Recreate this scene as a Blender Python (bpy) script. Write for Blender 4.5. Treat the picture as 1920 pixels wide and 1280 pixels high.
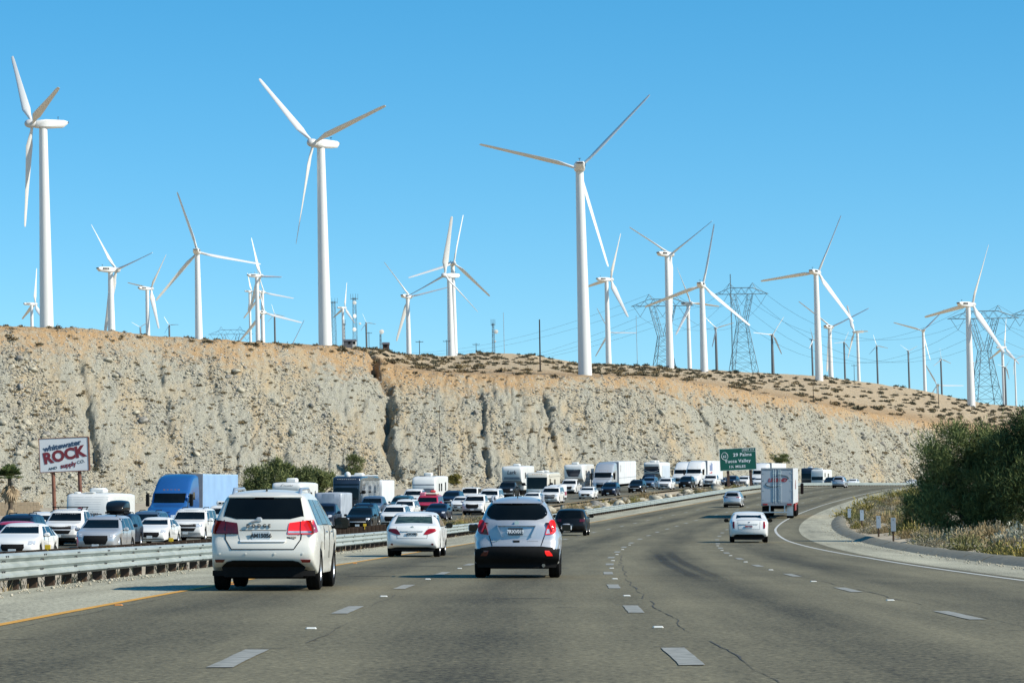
import bpy, math, random
import numpy as np
from mathutils import Vector, Matrix

random.seed(7)
rng = np.random.default_rng(7)
rad = math.radians
sc = bpy.context.scene
for o in list(bpy.data.objects):
    bpy.data.objects.remove(o)
col = sc.collection

# ------------------------------------------------------------------ camera
F = 5900.0                      # focal length in photograph pixels (1920 wide)
CAMZ = 1.15
PITCH = math.atan(338.0 / F)
cam = bpy.data.cameras.new('camera')
cam.sensor_width = 36.0
cam.lens = F / 1920.0 * 36.0
cam.clip_start = 0.5
cam.clip_end = 30000
camo = bpy.data.objects.new('camera', cam)
col.objects.link(camo)
camo.location = (0, 0, CAMZ)
camo.rotation_euler = (math.pi / 2 + PITCH, 0, 0)
sc.camera = camo

# ------------------------------------------------------------------ sky, sun, exposure
SUN_EL = rad(37)
SUN_AZ = rad(108)               # clockwise from +Y (the view direction)
sundir = Vector((math.sin(SUN_AZ) * math.cos(SUN_EL), math.cos(SUN_AZ) * math.cos(SUN_EL), math.sin(SUN_EL)))
world = bpy.data.worlds.new('World')
sc.world = world
world.use_nodes = True
wn = world.node_tree
wn.nodes.clear()
wo = wn.nodes.new('ShaderNodeOutputWorld')
wb = wn.nodes.new('ShaderNodeBackground')
ws = wn.nodes.new('ShaderNodeTexSky')
ws.sky_type = 'NISHITA'
ws.sun_disc = False
ws.sun_elevation = SUN_EL
ws.sun_rotation = SUN_AZ
ws.altitude = 400
ws.air_density = 1.0
ws.dust_density = 0.25
ws.ozone_density = 3.5
wh = wn.nodes.new('ShaderNodeHueSaturation')
wh.inputs['Saturation'].default_value = 1.36
wh.inputs['Hue'].default_value = 0.486
wh.inputs['Value'].default_value = 1.0
wb.inputs['Strength'].default_value = 0.127
# the whole sky is read a little above the true elevation: a dry, high-desert sky
wt = wn.nodes.new('ShaderNodeTexCoord'); wsp = wn.nodes.new('ShaderNodeSeparateXYZ'); wcb = wn.nodes.new('ShaderNodeCombineXYZ')
wma = wn.nodes.new('ShaderNodeMath'); wma.operation = 'MULTIPLY_ADD'; wma.inputs[1].default_value = 1.2; wma.inputs[2].default_value = 0.042
wn.links.new(wt.outputs['Generated'], wsp.inputs[0])
wn.links.new(wsp.outputs[0], wcb.inputs[0]); wn.links.new(wsp.outputs[1], wcb.inputs[1])
wn.links.new(wsp.outputs[2], wma.inputs[0]); wn.links.new(wma.outputs[0], wcb.inputs[2])
wn.links.new(wcb.outputs[0], ws.inputs['Vector'])
wn.links.new(ws.outputs[0], wh.inputs['Color'])
wn.links.new(wh.outputs[0], wb.inputs['Color'])
wn.links.new(wb.outputs[0], wo.inputs['Surface'])

sun = bpy.data.lights.new('sun', 'SUN')
sun.energy = 4.8
sun.angle = rad(0.53)
sun.color = (1.0, 0.93, 0.80)
suno = bpy.data.objects.new('sun', sun)
col.objects.link(suno)
suno.rotation_euler = sundir.to_track_quat('Z', 'Y').to_euler()
suno.location = sundir * 500

sc.view_settings.view_transform = 'Standard'
sc.view_settings.look = 'None'
sc.view_settings.exposure = 0.40
sc.view_settings.gamma = 1.0
sc.view_settings.use_curve_mapping = False
sc.render.engine = 'CYCLES'
sc.cycles.max_bounces = 5
sc.cycles.diffuse_bounces = 2
sc.cycles.glossy_bounces = 3
sc.cycles.transparent_max_bounces = 8

# ------------------------------------------------------------------ helpers
def at(px, py, d):
    """Point at world depth Y = d seen at photograph pixel (px, py)."""
    rx = px - 960.0
    ry = F * math.cos(PITCH) - (640.0 - py) * math.sin(PITCH)
    rz = F * math.sin(PITCH) + (640.0 - py) * math.cos(PITCH)
    return Vector((d * rx / ry, d, CAMZ + d * rz / ry))

def tag(o, label=None, cat=None, group=None, kind=None):
    if label: o['label'] = label
    if cat: o['category'] = cat
    if group: o['group'] = group
    if kind: o['kind'] = kind
    return o

def empty(name, loc=(0, 0, 0), rz=0.0, parent=None):
    o = bpy.data.objects.new(name, None)
    col.objects.link(o)
    o.location = loc
    o.rotation_euler = (0, 0, rz)
    o.empty_display_size = 0.2
    if parent: o.parent = parent
    return o

def link(name, me, parent=None, loc=None, rot=None):
    o = bpy.data.objects.new(name, me)
    col.objects.link(o)
    if parent: o.parent = parent
    if loc is not None: o.location = loc
    if rot is not None: o.rotation_euler = rot
    return o

def copy_tree(o, parent=None):
    c = o.copy()
    col.objects.link(c)
    c.parent = parent
    for ch in o.children:
        copy_tree(ch, c)
    return c

class MB:
    """Collects geometry, builds ONE mesh object."""
    def __init__(s):
        s.v = []; s.f = []; s.m = []
    def add(s, vs, fs, mi=0):
        n = len(s.v)
        s.v.extend([tuple(v) for v in vs])
        s.f.extend([tuple(i + n for i in f) for f in fs])
        s.m.extend([mi] * len(fs))
    def box(s, x0, x1, y0, y1, z0, z1, mi=0, bev=0.0):
        if bev > 0:
            b = min(bev, (x1-x0)*.45, (y1-y0)*.45, (z1-z0)*.45)
            vs = []; 
            for z, i in ((z0, b), (z0+b, 0), (z1-b, 0), (z1, b)):
                xa, xb, ya, yb = x0+i, x1-i, y0+i, y1-i
                c = b if i == 0 else b*.35
                vs += [(xa+c, ya, z), (xb-c, ya, z), (xb, ya+c, z), (xb, yb-c, z), (xb-c, yb, z), (xa+c, yb, z), (xa, yb-c, z), (xa, ya+c, z)]
            fs = [tuple(range(7, -1, -1)), tuple(range(24, 32))]
            for k in range(3):
                for j in range(8):
                    a = k*8+j; c = k*8+(j+1) % 8
                    fs.append((a, c, c+8, a+8))
            s.add(vs, fs, mi)
            return
        vs = [(x0,y0,z0),(x1,y0,z0),(x1,y1,z0),(x0,y1,z0),(x0,y0,z1),(x1,y0,z1),(x1,y1,z1),(x0,y1,z1)]
        s.add(vs, [(0,3,2,1),(4,5,6,7),(0,1,5,4),(1,2,6,5),(2,3,7,6),(3,0,4,7)], mi)
    def tube(s, p, q, r0, r1=None, n=8, mi=0, caps=True):
        p = Vector(p); q = Vector(q)
        if r1 is None: r1 = r0
        d = q - p
        if d.length < 1e-6: return
        d.normalize()
        u = d.orthogonal().normalized(); w = d.cross(u)
        vs = []
        for c, r in ((p, r0), (q, r1)):
            for i in range(n):
                t = 2*math.pi*i/n
                vs.append(c + (u*math.cos(t) + w*math.sin(t))*r)
        fs = [(i, (i+1) % n, n+(i+1) % n, n+i) for i in range(n)]
        if caps:
            fs += [tuple(range(n-1, -1, -1)), tuple(range(n, 2*n))]
        s.add(vs, fs, mi)
    def path(s, pts, r, n=6, mi=0):
        pts = [Vector(p) for p in pts]
        rs = r if isinstance(r, (list, tuple)) else [r]*len(pts)
        rings = []
        vs = []
        u = None
        for i, p in enumerate(pts):
            d = (pts[min(i+1, len(pts)-1)] - pts[max(i-1, 0)]).normalized()
            if u is None: u = d.orthogonal().normalized()
            u = (u - d*u.dot(d)).normalized()
            w = d.cross(u)
            for k in range(n):
                t = 2*math.pi*k/n
                vs.append(p + (u*math.cos(t) + w*math.sin(t))*rs[i])
        fs = []
        for i in range(len(pts)-1):
            for k in range(n):
                fs.append((i*n+k, i*n+(k+1) % n, (i+1)*n+(k+1) % n, (i+1)*n+k))
        fs += [tuple(range(n-1, -1, -1)), tuple(range((len(pts)-1)*n, len(pts)*n))]
        s.add(vs, fs, mi)
    def lathe(s, prof, axis='X', c=(0,0,0), n=24, mi=0):
        """prof: list of (r, h) along the axis."""
        vs = []
        for r, h in prof:
            for i in range(n):
                t = 2*math.pi*i/n
                a, b = r*math.cos(t), r*math.sin(t)
                if axis == 'X': p = (h, a, b)
                elif axis == 'Y': p = (a, h, b)
                else: p = (a, b, h)
                vs.append((p[0]+c[0], p[1]+c[1], p[2]+c[2]))
        fs = []
        for k in range(len(prof)-1):
            for i in range(n):
                fs.append((k*n+i, k*n+(i+1) % n, (k+1)*n+(i+1) % n, (k+1)*n+i))
        s.add(vs, fs, mi)
    def mesh(s, name, mats, smooth=False, fix=True):
        me = bpy.data.meshes.new(name)
        me.from_pydata(s.v, [], s.f)
        if not isinstance(mats, (list, tuple)): mats = [mats]
        for m in mats: me.materials.append(m)
        if len(mats) > 1:
            me.polygons.foreach_set('material_index', s.m)
        if fix:
            import bmesh
            bm = bmesh.new(); bm.from_mesh(me)
            bmesh.ops.recalc_face_normals(bm, faces=bm.faces)
            bm.to_mesh(me); bm.free()
        if smooth:
            me.polygons.foreach_set('use_smooth', [True]*len(me.polygons))
            if smooth != 'all':
                me.set_sharp_from_angle(angle=rad(38))
        me.update()
        return me
    def build(s, name, mats, parent=None, smooth=False, loc=None, rot=None, fix=True):
        return link(name, s.mesh(name, mats, smooth, fix), parent, loc, rot)

def np_mesh(name, V, Fq, mat, smooth=False):
    """Fast mesh from numpy arrays; Fq is (n,3) or (n,4)."""
    me = bpy.data.meshes.new(name)
    V = np.asarray(V, dtype=np.float32); Fq = np.asarray(Fq, dtype=np.int32)
    k = Fq.shape[1]
    me.vertices.add(len(V)); me.vertices.foreach_set('co', V.ravel())
    me.loops.add(Fq.size); me.loops.foreach_set('vertex_index', Fq.ravel())
    me.polygons.add(len(Fq))
    me.polygons.foreach_set('loop_start', np.arange(0, Fq.size, k, dtype=np.int32))
    me.polygons.foreach_set('loop_total', np.full(len(Fq), k, dtype=np.int32))
    if smooth: me.polygons.foreach_set('use_smooth', np.ones(len(Fq), dtype=bool))
    me.update(calc_edges=True)
    me.validate()
    if mat is not None: me.materials.append(mat)
    return me

# ------------------------------------------------------------------ materials
def nodes(m):
    m.use_nodes = True
    nt = m.node_tree
    return nt, nt.nodes['Principled BSDF']

def pmat(name, c, rough=0.5, metal=0.0, coat=0.0, vary=0.08, scale=3.0, spec=0.5, c2=None, bump=0.0, detail=4, emit=None, coords='Object', stretch=None, rvary=0.0):
    """Procedural material: base colour broken up by noise, optional fine relief."""
    m = bpy.data.materials.new(name)
    nt, b = nodes(m)
    N = nt.nodes; L = nt.links
    tc = N.new('ShaderNodeTexCoord')
    mp = N.new('ShaderNodeMapping')
    L.new(tc.outputs[coords], mp.inputs[0])
    if stretch: mp.inputs['Scale'].default_value = stretch
    nz = N.new('ShaderNodeTexNoise'); nz.inputs['Scale'].default_value = scale; nz.inputs['Detail'].default_value = detail
    L.new(mp.outputs[0], nz.inputs['Vector'])
    cr = N.new('ShaderNodeValToRGB')
    if c2 is None:
        c1 = tuple(max(0, x*(1-vary)) for x in c); c2 = tuple(min(1, x*(1+vary)) for x in c)
    else:
        c1 = c
    cr.color_ramp.elements[0].position = 0.3; cr.color_ramp.elements[1].position = 0.7
    cr.color_ramp.elements[0].color = (*c1, 1); cr.color_ramp.elements[1].color = (*c2, 1)
    L.new(nz.outputs['Fac'], cr.inputs[0]); L.new(cr.outputs[0], b.inputs['Base Color'])
    b.inputs['Roughness'].default_value = rough
    if rvary:
        mr = N.new('ShaderNodeMapRange'); mr.inputs['To Min'].default_value = max(0, rough-rvary); mr.inputs['To Max'].default_value = min(1, rough+rvary)
        L.new(nz.outputs['Fac'], mr.inputs[0]); L.new(mr.outputs[0], b.inputs['Roughness'])
    b.inputs['Metallic'].default_value = metal
    b.inputs['Specular IOR Level'].default_value = spec
    b.inputs['Coat Weight'].default_value = coat
    b.inputs['Coat Roughness'].default_value = 0.06
    if bump:
        bp = N.new('ShaderNodeBump'); bp.inputs['Strength'].default_value = bump; bp.inputs['Distance'].default_value = 0.05
        L.new(nz.outputs['Fac'], bp.inputs['Height']); L.new(bp.outputs[0], b.inputs['Normal'])
    if emit:
        b.inputs['Emission Color'].default_value = (*emit[0], 1); b.inputs['Emission Strength'].default_value = emit[1]
    return m

MATS = {}
def paint(key, c, metal=0.0, rough=0.32, coat=0.4, spec=0.5):
    if key not in MATS:
        MATS[key] = pmat('paint_' + key, c, rough, metal, coat=coat, vary=0.04, scale=1.2, rvary=0.06, spec=spec)
    return MATS[key]

M_glass = pmat('tinted_glass', (0.004, 0.005, 0.005), 0.06, vary=0.3, scale=2, spec=0.28)
M_glass2 = pmat('clear_glass', (0.012, 0.018, 0.016), 0.06, vary=0.6, scale=5, spec=0.3, c2=(0.05, 0.085, 0.065))
M_tyre = pmat('rubber', (0.009, 0.009, 0.009), 0.9, vary=0.2, scale=8, spec=0.12)
M_rim = pmat('alloy', (0.55, 0.56, 0.58), 0.35, 0.8, vary=0.1)
M_rimdark = pmat('dark_steel_rim', (0.08, 0.08, 0.085), 0.5, 0.5)
M_black = pmat('black_plastic', (0.008, 0.008, 0.008), 0.7, vary=0.2, scale=10, spec=0.15)
M_under = pmat('underbody', (0.004, 0.004, 0.004), 0.95, vary=0.3, scale=6, spec=0.05)
M_chrome = pmat('chrome', (0.7, 0.71, 0.73), 0.15, 1.0, vary=0.05)
M_bright = pmat('bright_trim', (0.50, 0.50, 0.50), 0.35, 0.15, vary=0.08)
M_red = pmat('red_lens', (0.30, 0.006, 0.008), 0.15, coat=0.6, vary=0.25, scale=14)
M_reddark = pmat('dark_red_lens', (0.09, 0.004, 0.005), 0.15, coat=0.6, vary=0.3, scale=14)
M_redlit = pmat('lit_brake_lens', (0.55, 0.012, 0.012), 0.15, coat=0.5, vary=0.2, scale=14, emit=((1.0, 0.02, 0.015), 0.5))  # for right-hand lenses on the sun side: glow and brighter red painted in
M_lens = pmat('clear_lens', (0.62, 0.64, 0.66), 0.12, 0.3, coat=0.8, vary=0.25, scale=12)
M_amber = pmat('amber_lens', (0.6, 0.2, 0.03), 0.2, coat=0.5)
M_plate = pmat('plate_white', (0.55, 0.60, 0.62), 0.45, vary=0.06)
M_plateblack = pmat('plate_dark_blue', (0.03, 0.05, 0.07), 0.45)
M_ink = pmat('dark_ink', (0.02, 0.025, 0.03), 0.6)
M_inkwhite = pmat('white_ink', (0.8, 0.82, 0.84), 0.5, vary=0.03)
M_white = paint('white', (0.70, 0.70, 0.68))
P = {
 'white': M_white,
 'pearl': paint('pearl', (0.62, 0.61, 0.55)),
 'cream': paint('cream', (0.62, 0.58, 0.49)),
 'silver': paint('silver', (0.50, 0.51, 0.52), 0.45, 0.3),
 'icesilver': paint('icesilver', (0.47, 0.48, 0.50), 0.45, 0.3),
 'grey': paint('grey', (0.16, 0.18, 0.21), 0.4),
 'greyblue': paint('greyblue', (0.10, 0.15, 0.22), 0.4),
 'black': paint('black', (0.007, 0.0075, 0.0085), coat=0.12, spec=0.25),
 'navy': paint('navy', (0.008, 0.014, 0.032), coat=0.15, spec=0.3),
 'red': paint('red', (0.38, 0.02, 0.05)),
 'blue': paint('blue', (0.016, 0.085, 0.27), 0.1),
 'teal': paint('teal', (0.03, 0.08, 0.10), 0.2),
}
M_rvwhite = pmat('rv_gelcoat', (0.66, 0.66, 0.63), 0.35, vary=0.05, scale=0.8, coat=0.15)
M_trailer = pmat('trailer_white', (0.64, 0.65, 0.65), 0.4, vary=0.06, scale=0.7)
M_alu = pmat('aluminium', (0.5, 0.53, 0.56), 0.35, 0.7, vary=0.15, scale=2)
M_gelgrey = pmat('gel_grey', (0.25, 0.27, 0.3), 0.35, vary=0.1)
M_dust = pmat('dusty_black', (0.03, 0.03, 0.032), 0.7, vary=0.3)

def text_mesh(s, size, mat, parent, loc, rot, name='lettering', bold=0.0, depth=0.004, align='CENTER', sx=1.0, shear=0.0, space=1.0):
    cu = bpy.data.curves.new('txt', 'FONT')
    cu.body = s; cu.size = size; cu.align_x = align; cu.align_y = 'CENTER'
    cu.offset = bold; cu.extrude = depth; cu.shear = shear; cu.space_character = space
    cu.resolution_u = 3
    t = bpy.data.objects.new('txt', cu); col.objects.link(t)
    dg = bpy.context.evaluated_depsgraph_get()
    me = bpy.data.meshes.new_from_object(t.evaluated_get(dg))
    bpy.data.objects.remove(t); bpy.data.curves.remove(cu)
    me.materials.clear(); me.materials.append(mat)
    if sx != 1.0:
        for v in me.vertices: v.co.x *= sx
    o = link(name, me, parent, loc, rot)
    return o

# ------------------------------------------------------------------ the lie of the land
_d = np.arange(-1000, 4000, 1.0)
_sl = np.interp(_d, [80, 380, 430, 470, 520, 700, 1200, 4000], [0, .0275, .026, .016, .012, .0115, .01, .004])
_zr = np.cumsum(_sl) * 1.0
def zr(d): return np.interp(d, _d, _zr)
def cx(d):
    d = np.maximum(np.asarray(d, dtype=float) - 15.0, 0.0)
    return np.where(d < 900, d*d/4120.0, 900*900/4120.0 + (d-900)*2*900/4120.0)
def dcx(d): return max(0.0, min(d-15.0, 900.0))*2/4120.0
def oppz(d): return np.interp(d, [0, 240, 330], [-0.45, -0.45, 0.0])   # the other carriageway lies lower
def solve(px, u):
    """Depth at which lateral offset u from the road's axis is seen at pixel column px."""
    a = (px-960.0)/F
    ds = np.arange(20, 900, 0.25)
    g = cx(ds)+u - a*ds
    i = np.where(np.sign(g[:-1]) != np.sign(g[1:]))[0]
    return float(ds[i[-1]]) if len(i) else 400.0

def tab(rows):
    out = []
    for r in rows:
        p = at(r[0], r[1], r[2]); out.append((p.x/p.y, p.y, p.z))
    return np.array(out)
CREST = tab([(-900,600,520),(-300,606,560),(0,613,580),(150,618,592),(300,632,605),(450,640,615),(560,646,626),(640,651,634),(690,660,640),(735,684,643),(790,696,645),(860,700,650),(1000,702,660),(1100,704,671),(1240,707,692),(1330,721,714),(1480,746,752),(1600,771,790),(1750,792,850),(1850,803,890),(2100,818,960),(2600,840,1100)])
BASE = tab([(-900,965,475),(-300,960,515),(0,955,535),(300,945,558),(600,930,584),(960,919,612),(1300,909,652),(1450,904,692),(1600,900,744),(1720,898,790),(1850,893,840),(2100,886,905),(2600,880,1040)])
HILL = tab([(-900,640,900),(0,628,900),(300,645,900),(560,655,900),(640,656,860),(690,652,760),(770,665,900),(850,668,1000),(900,661,1050),(1000,665,1100),(1080,680,1100),(1200,686,1150),(1290,691,1200),(1420,699,1250),(1550,705,1280),(1700,727,1280),(1850,757,1250),(1920,763,1230),(2100,790,1230),(2600,830,1250)])

def vhash(i, j, s):
    h = (i*374761393 + j*668265263 + s*974634777) & 0xffffffff
    h = ((h ^ (h >> 13)) * 1274126177) & 0xffffffff
    return ((h ^ (h >> 16)) & 0xffff) / 65535.0
def vnoise(x, y, s=0):
    xi = np.floor(x).astype(np.int64); yi = np.floor(y).astype(np.int64)
    fx = x-xi; fy = y-yi
    fx = fx*fx*(3-2*fx); fy = fy*fy*(3-2*fy)
    a = vhash(xi, yi, s); b = vhash(xi+1, yi, s); c = vhash(xi, yi+1, s); d = vhash(xi+1, yi+1, s)
    return (a*(1-fx)+b*fx)*(1-fy) + (c*(1-fx)+d*fx)*fy
def fbm(x, y, o=4, s=0):
    t = 0; a = 0.5; f = 1.0
    for k in range(o):
        t = t + a*(vnoise(x*f, y*f, s+k)-0.5); a *= 0.5; f *= 2.03
    return t

def floor_z(a, d):
    X = a*d; u = X-cx(d)
    z0 = zr(d)
    w = np.clip((-44-u)/60.0, 0, 1); w = w*w*(3-2*w)
    db = np.interp(a, BASE[:,0], BASE[:,1]); zb = np.interp(a, BASE[:,0], BASE[:,2])
    far = zb + (zr(d)-zr(db))*0.35
    opp = np.clip((-16-u)/3.0, 0, 1)
    z = (z0 + oppz(d)*opp)*(1-w) + far*w
    z = z + np.where((u > -18.5) & (u < -9.6), -0.10 + 0.5*fbm(X*.5, d*.12, 3, 5), 0)
    z = z + np.where(u > 13, np.minimum(np.maximum(u-13, 0)*0.10, 1.2) + 0.35*fbm(X*.4, d*.2, 3, 9), 0)
    z = z + w*1.2*fbm(X*.15, d*.08, 3, 21)
    return z - 0.16
def terr(a, d, noise=True):
    """Height of the land at fan coordinate a = X/Y and depth d."""
    a = np.asarray(a, dtype=float); d = np.asarray(d, dtype=float)
    db = np.interp(a, BASE[:,0], BASE[:,1])
    dc = np.interp(a, CREST[:,0], CREST[:,1]); zc = np.interp(a, CREST[:,0], CREST[:,2])
    dh = np.interp(a, HILL[:,0], HILL[:,1]); zh = np.interp(a, HILL[:,0], HILL[:,2])
    zf = floor_z(a, d)
    zb = floor_z(a, db)
    t = np.clip((d-db)/(dc-db), 0, 1)
    pr = np.interp(t, [0, .06, .80, .90, .96, 1.0], [0, .035, .775, .885, .975, 1.0])
    zface = zb + (zc-zb)*pr
    s = np.clip((d-dc)/(dh-dc), 0, 1)
    ec = (zc-CAMZ)/dc; eh = (zh-CAMZ)/dh
    g = np.where(eh > ec, np.power(s, 0.8), s)
    zm = CAMZ + (ec+(eh-ec)*g)*d
    zm = np.where(d > dh, CAMZ + np.maximum(eh-0.000022*(d-dh), 0.0)*d, zm)
    z = np.where(d <= db, zf, np.where(d <= dc, zface, zm))
    if noise:
        X = a*d
        k = np.clip((d-db)/8, 0, 1)*np.clip((dc+6-d)/12, 0, 1)
        z = z + k*(1.3*fbm(X*.07, d*.05, 3, 31) + 1.5*fbm(X*.35, d*.22, 4, 41) + 1.0*fbm(X*1.1, d*.8, 3, 43))
        # rills running down the face
        rl = np.abs(fbm(X*.5+2.5*fbm(X*.12, d*.12, 3, 77), d*.05, 2, 55))
        z = z - k*0.55*np.exp(-(rl/0.05)**2)*np.clip(2.2*vnoise(X*.06, d*.09, 12)-.4, 0, 1)
        km = np.clip((d-dc+3)/10, 0, 1)
        z = z + km*(1.0*fbm(X*.06, d*.03, 3, 61) + .4*fbm(X*.4, d*.2, 3, 63))
    return z

def hit(px, py, dmin=None, dmax=None):
    """Depth where the ray through a pixel meets the bluff or hill (smooth form)."""
    p = at(px, py, 1.0); a = p.x; e = p.z-CAMZ
    db = float(np.interp(a, BASE[:,0], BASE[:,1]))
    ds = np.arange(dmin or db, dmax or 1400, 0.5)
    z = terr(np.full_like(ds, a), ds, False)
    i = np.where(z >= CAMZ + e*ds)[0]
    return a, (float(ds[i[0]]) if len(i) else float(ds[-1]))
# ================================================================== LAND
def mat_bluff():
    m = bpy.data.materials.new('bluff_rock_and_soil')
    nt, b = nodes(m); N = nt.nodes; L = nt.links
    geo = N.new('ShaderNodeNewGeometry')
    at_ = N.new('ShaderNodeAttribute'); at_.attribute_name = 'strata'
    def noise(scale, det=6, rough=.6, vec=None):
        n = N.new('ShaderNodeTexNoise'); n.inputs['Scale'].default_value = scale; n.inputs['Detail'].default_value = det; n.inputs['Roughness'].default_value = rough
        L.new(vec or geo.outputs['Position'], n.inputs['Vector']); return n
    def ramp(inp, stops):
        r = N.new('ShaderNodeValToRGB'); e = r.color_ramp.elements
        e[0].position, e[0].color = stops[0][0], (*stops[0][1], 1)
        e[1].position, e[1].color = stops[-1][0], (*stops[-1][1], 1)
        for p, c in stops[1:-1]:
            k = e.new(p); k.color = (*c, 1)
        L.new(inp, r.inputs[0]); return r
    def mix(f, a, c):
        x = N.new('ShaderNodeMix'); x.data_type = 'RGBA'
        L.new(f, x.inputs[0]); L.new(a, x.inputs[6]); L.new(c, x.inputs[7]); return x.outputs[2]
    big = noise(0.05, 4)
    mid = noise(0.6, 6)
    fine = noise(5.0, 4, .7)
    # grey broken rock with tan soil patches
    grey = ramp(fine.outputs['Fac'], [(.25, (.14, .132, .105)), (.5, (.37, .355, .285)), (.75, (.64, .615, .51))])
    tan = ramp(fine.outputs['Fac'], [(.3, (.30, .225, .135)), (.5, (.47, .37, .23)), (.7, (.60, .50, .34))])
    org = ramp(fine.outputs['Fac'], [(.3, (.30, .185, .095)), (.5, (.45, .295, .155)), (.7, (.55, .40, .235))])
    mp_ = N.new('ShaderNodeMapping'); mp_.inputs['Scale'].default_value = (.22, .05, .06); mp_.inputs['Rotation'].default_value = (0, rad(24), 0)
    L.new(geo.outputs['Position'], mp_.inputs[0])
    stripe = noise(1.0, 6, .65, mp_.outputs[0])
    sel = ramp(stripe.outputs['Fac'], [(.47, (0, 0, 0)), (.68, (1, 1, 1))])
    body = mix(sel.outputs[0], grey.outputs[0], tan.outputs[0])
    # orange soil horizon near the brow
    ad = N.new('ShaderNodeMath'); ad.operation = 'MULTIPLY_ADD'
    L.new(mid.outputs['Fac'], ad.inputs[0]); ad.inputs[1].default_value = 0.45; L.new(at_.outputs['Fac'], ad.inputs[2])
    ad2 = N.new('ShaderNodeMath'); ad2.operation = 'MULTIPLY_ADD'
    L.new(big.outputs['Fac'], ad2.inputs[0]); ad2.inputs[1].default_value = 0.35; L.new(ad.outputs[0], ad2.inputs[2])
    band = N.new('ShaderNodeMapRange'); band.inputs['From Min'].default_value = 1.23; band.inputs['From Max'].default_value = 1.38
    L.new(ad2.outputs[0], band.inputs[0])
    c1 = mix(band.outputs[0], body, org.outputs[0])
    # pale tan soil on the mesa
    mes = N.new('ShaderNodeMapRange'); mes.inputs['From Min'].default_value = 1.02; mes.inputs['From Max'].default_value = 1.25
    L.new(at_.outputs['Fac'], mes.inputs[0])
    mt = ramp(mid.outputs['Fac'], [(.3, (.44, .32, .19)), (.7, (.64, .51, .34))])
    c2 = mix(mes.outputs[0], c1, mt.outputs[0])
    # stones: voronoi cells with their own tone
    vo = N.new('ShaderNodeTexVoronoi'); vo.inputs['Scale'].default_value = 1.6
    L.new(geo.outputs['Position'], vo.inputs['Vector'])
    sep = N.new('ShaderNodeSeparateColor'); L.new(vo.outputs['Color'], sep.inputs[0])
    st = ramp(sep.outputs[0], [(.0, (.10, .095, .08)), (.4, (.33, .31, .26)), (1.0, (.66, .64, .58))])
    near = N.new('ShaderNodeMapRange'); near.inputs['From Min'].default_value = 0.34; near.inputs['From Max'].default_value = 0.24
    L.new(vo.outputs['Distance'], near.inputs[0])
    gt = N.new('ShaderNodeMath'); gt.operation = 'GREATER_THAN'; gt.inputs[1].default_value = 0.5
    L.new(sep.outputs[1], gt.inputs[0])
    ml = N.new('ShaderNodeMath'); ml.operation = 'MULTIPLY'; L.new(near.outputs[0], ml.inputs[0]); L.new(gt.outputs[0], ml.inputs[1])
    c3 = mix(ml.outputs[0], c2, st.outputs[0])
    L.new(c3, b.inputs['Base Color'])
    b.inputs['Roughness'].default_value = 0.95; b.inputs['Specular IOR Level'].default_value = 0.15
    add = N.new('ShaderNodeMath'); add.operation = 'MULTIPLY_ADD'; add.inputs[1].default_value = 0.6
    L.new(ml.outputs[0], add.inputs[0]); L.new(fine.outputs['Fac'], add.inputs[2])
    bp = N.new('ShaderNodeBump'); bp.inputs['Strength'].default_value = 1.0; bp.inputs['Distance'].default_value = 0.42
    L.new(add.outputs[0], bp.inputs['Height']); L.new(bp.outputs[0], b.inputs['Normal'])
    return m
M_bluff = mat_bluff()
M_rock = pmat('pale_rock', (.26, .235, .175), 0.95, vary=.4, scale=1.7, c2=(.52, .48, .38), bump=.4, spec=.2, coords='Object')
M_rockd = pmat('grey_rock', (.13, .125, .11), 0.95, vary=.4, scale=1.7, c2=(.34, .32, .28), bump=.4, spec=.2, coords='Object')
M_soil = pmat('desert_soil', (.30, .24, .16), 0.95, scale=.9, c2=(.48, .42, .32), bump=.5, spec=.15, detail=8, coords='Object')

GULLY = [
 (3.4, 1.7, [(685,655),(700,690),(721,716),(729,760),(726,800),(724,830),(734,860),(747,893)]),
 (2.4, 1.2, [(150,684),(157,725),(163,765),(170,800),(178,850),(184,880)]),
 (1.9, 1.1, [(897,725),(904,760),(903,800),(910,845),(918,890)]),
 (2.6, 1.2, [(1225,712),(1250,727),(1275,742),(1297,752)]),
 (3.0, 1.2, [(1306,752),(1312,772),(1330,795),(1350,810),(1376,836)]),
 (2.0, 1.2, [(1630,775),(1652,790),(1668,812),(1690,845)]),
 (1.6, 1.3, [(525,820),(533,850),(540,880)]),
 (1.2, 1.5, [(390,690),(398,740),(420,800),(440,850)]),
 (1.2, 1.2, [(300,690),(310,760),(318,820)]),
 (1.3, 1.2, [(1020,740),(1030,800),(1040,850)]),
]
GP = []
for dep, wid, pl in GULLY:
    pts = []
    for (px, py) in pl:
        a, d = hit(px, py); pts.append((a*d, d))
    GP.append((dep, wid, np.array(pts)))
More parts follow.
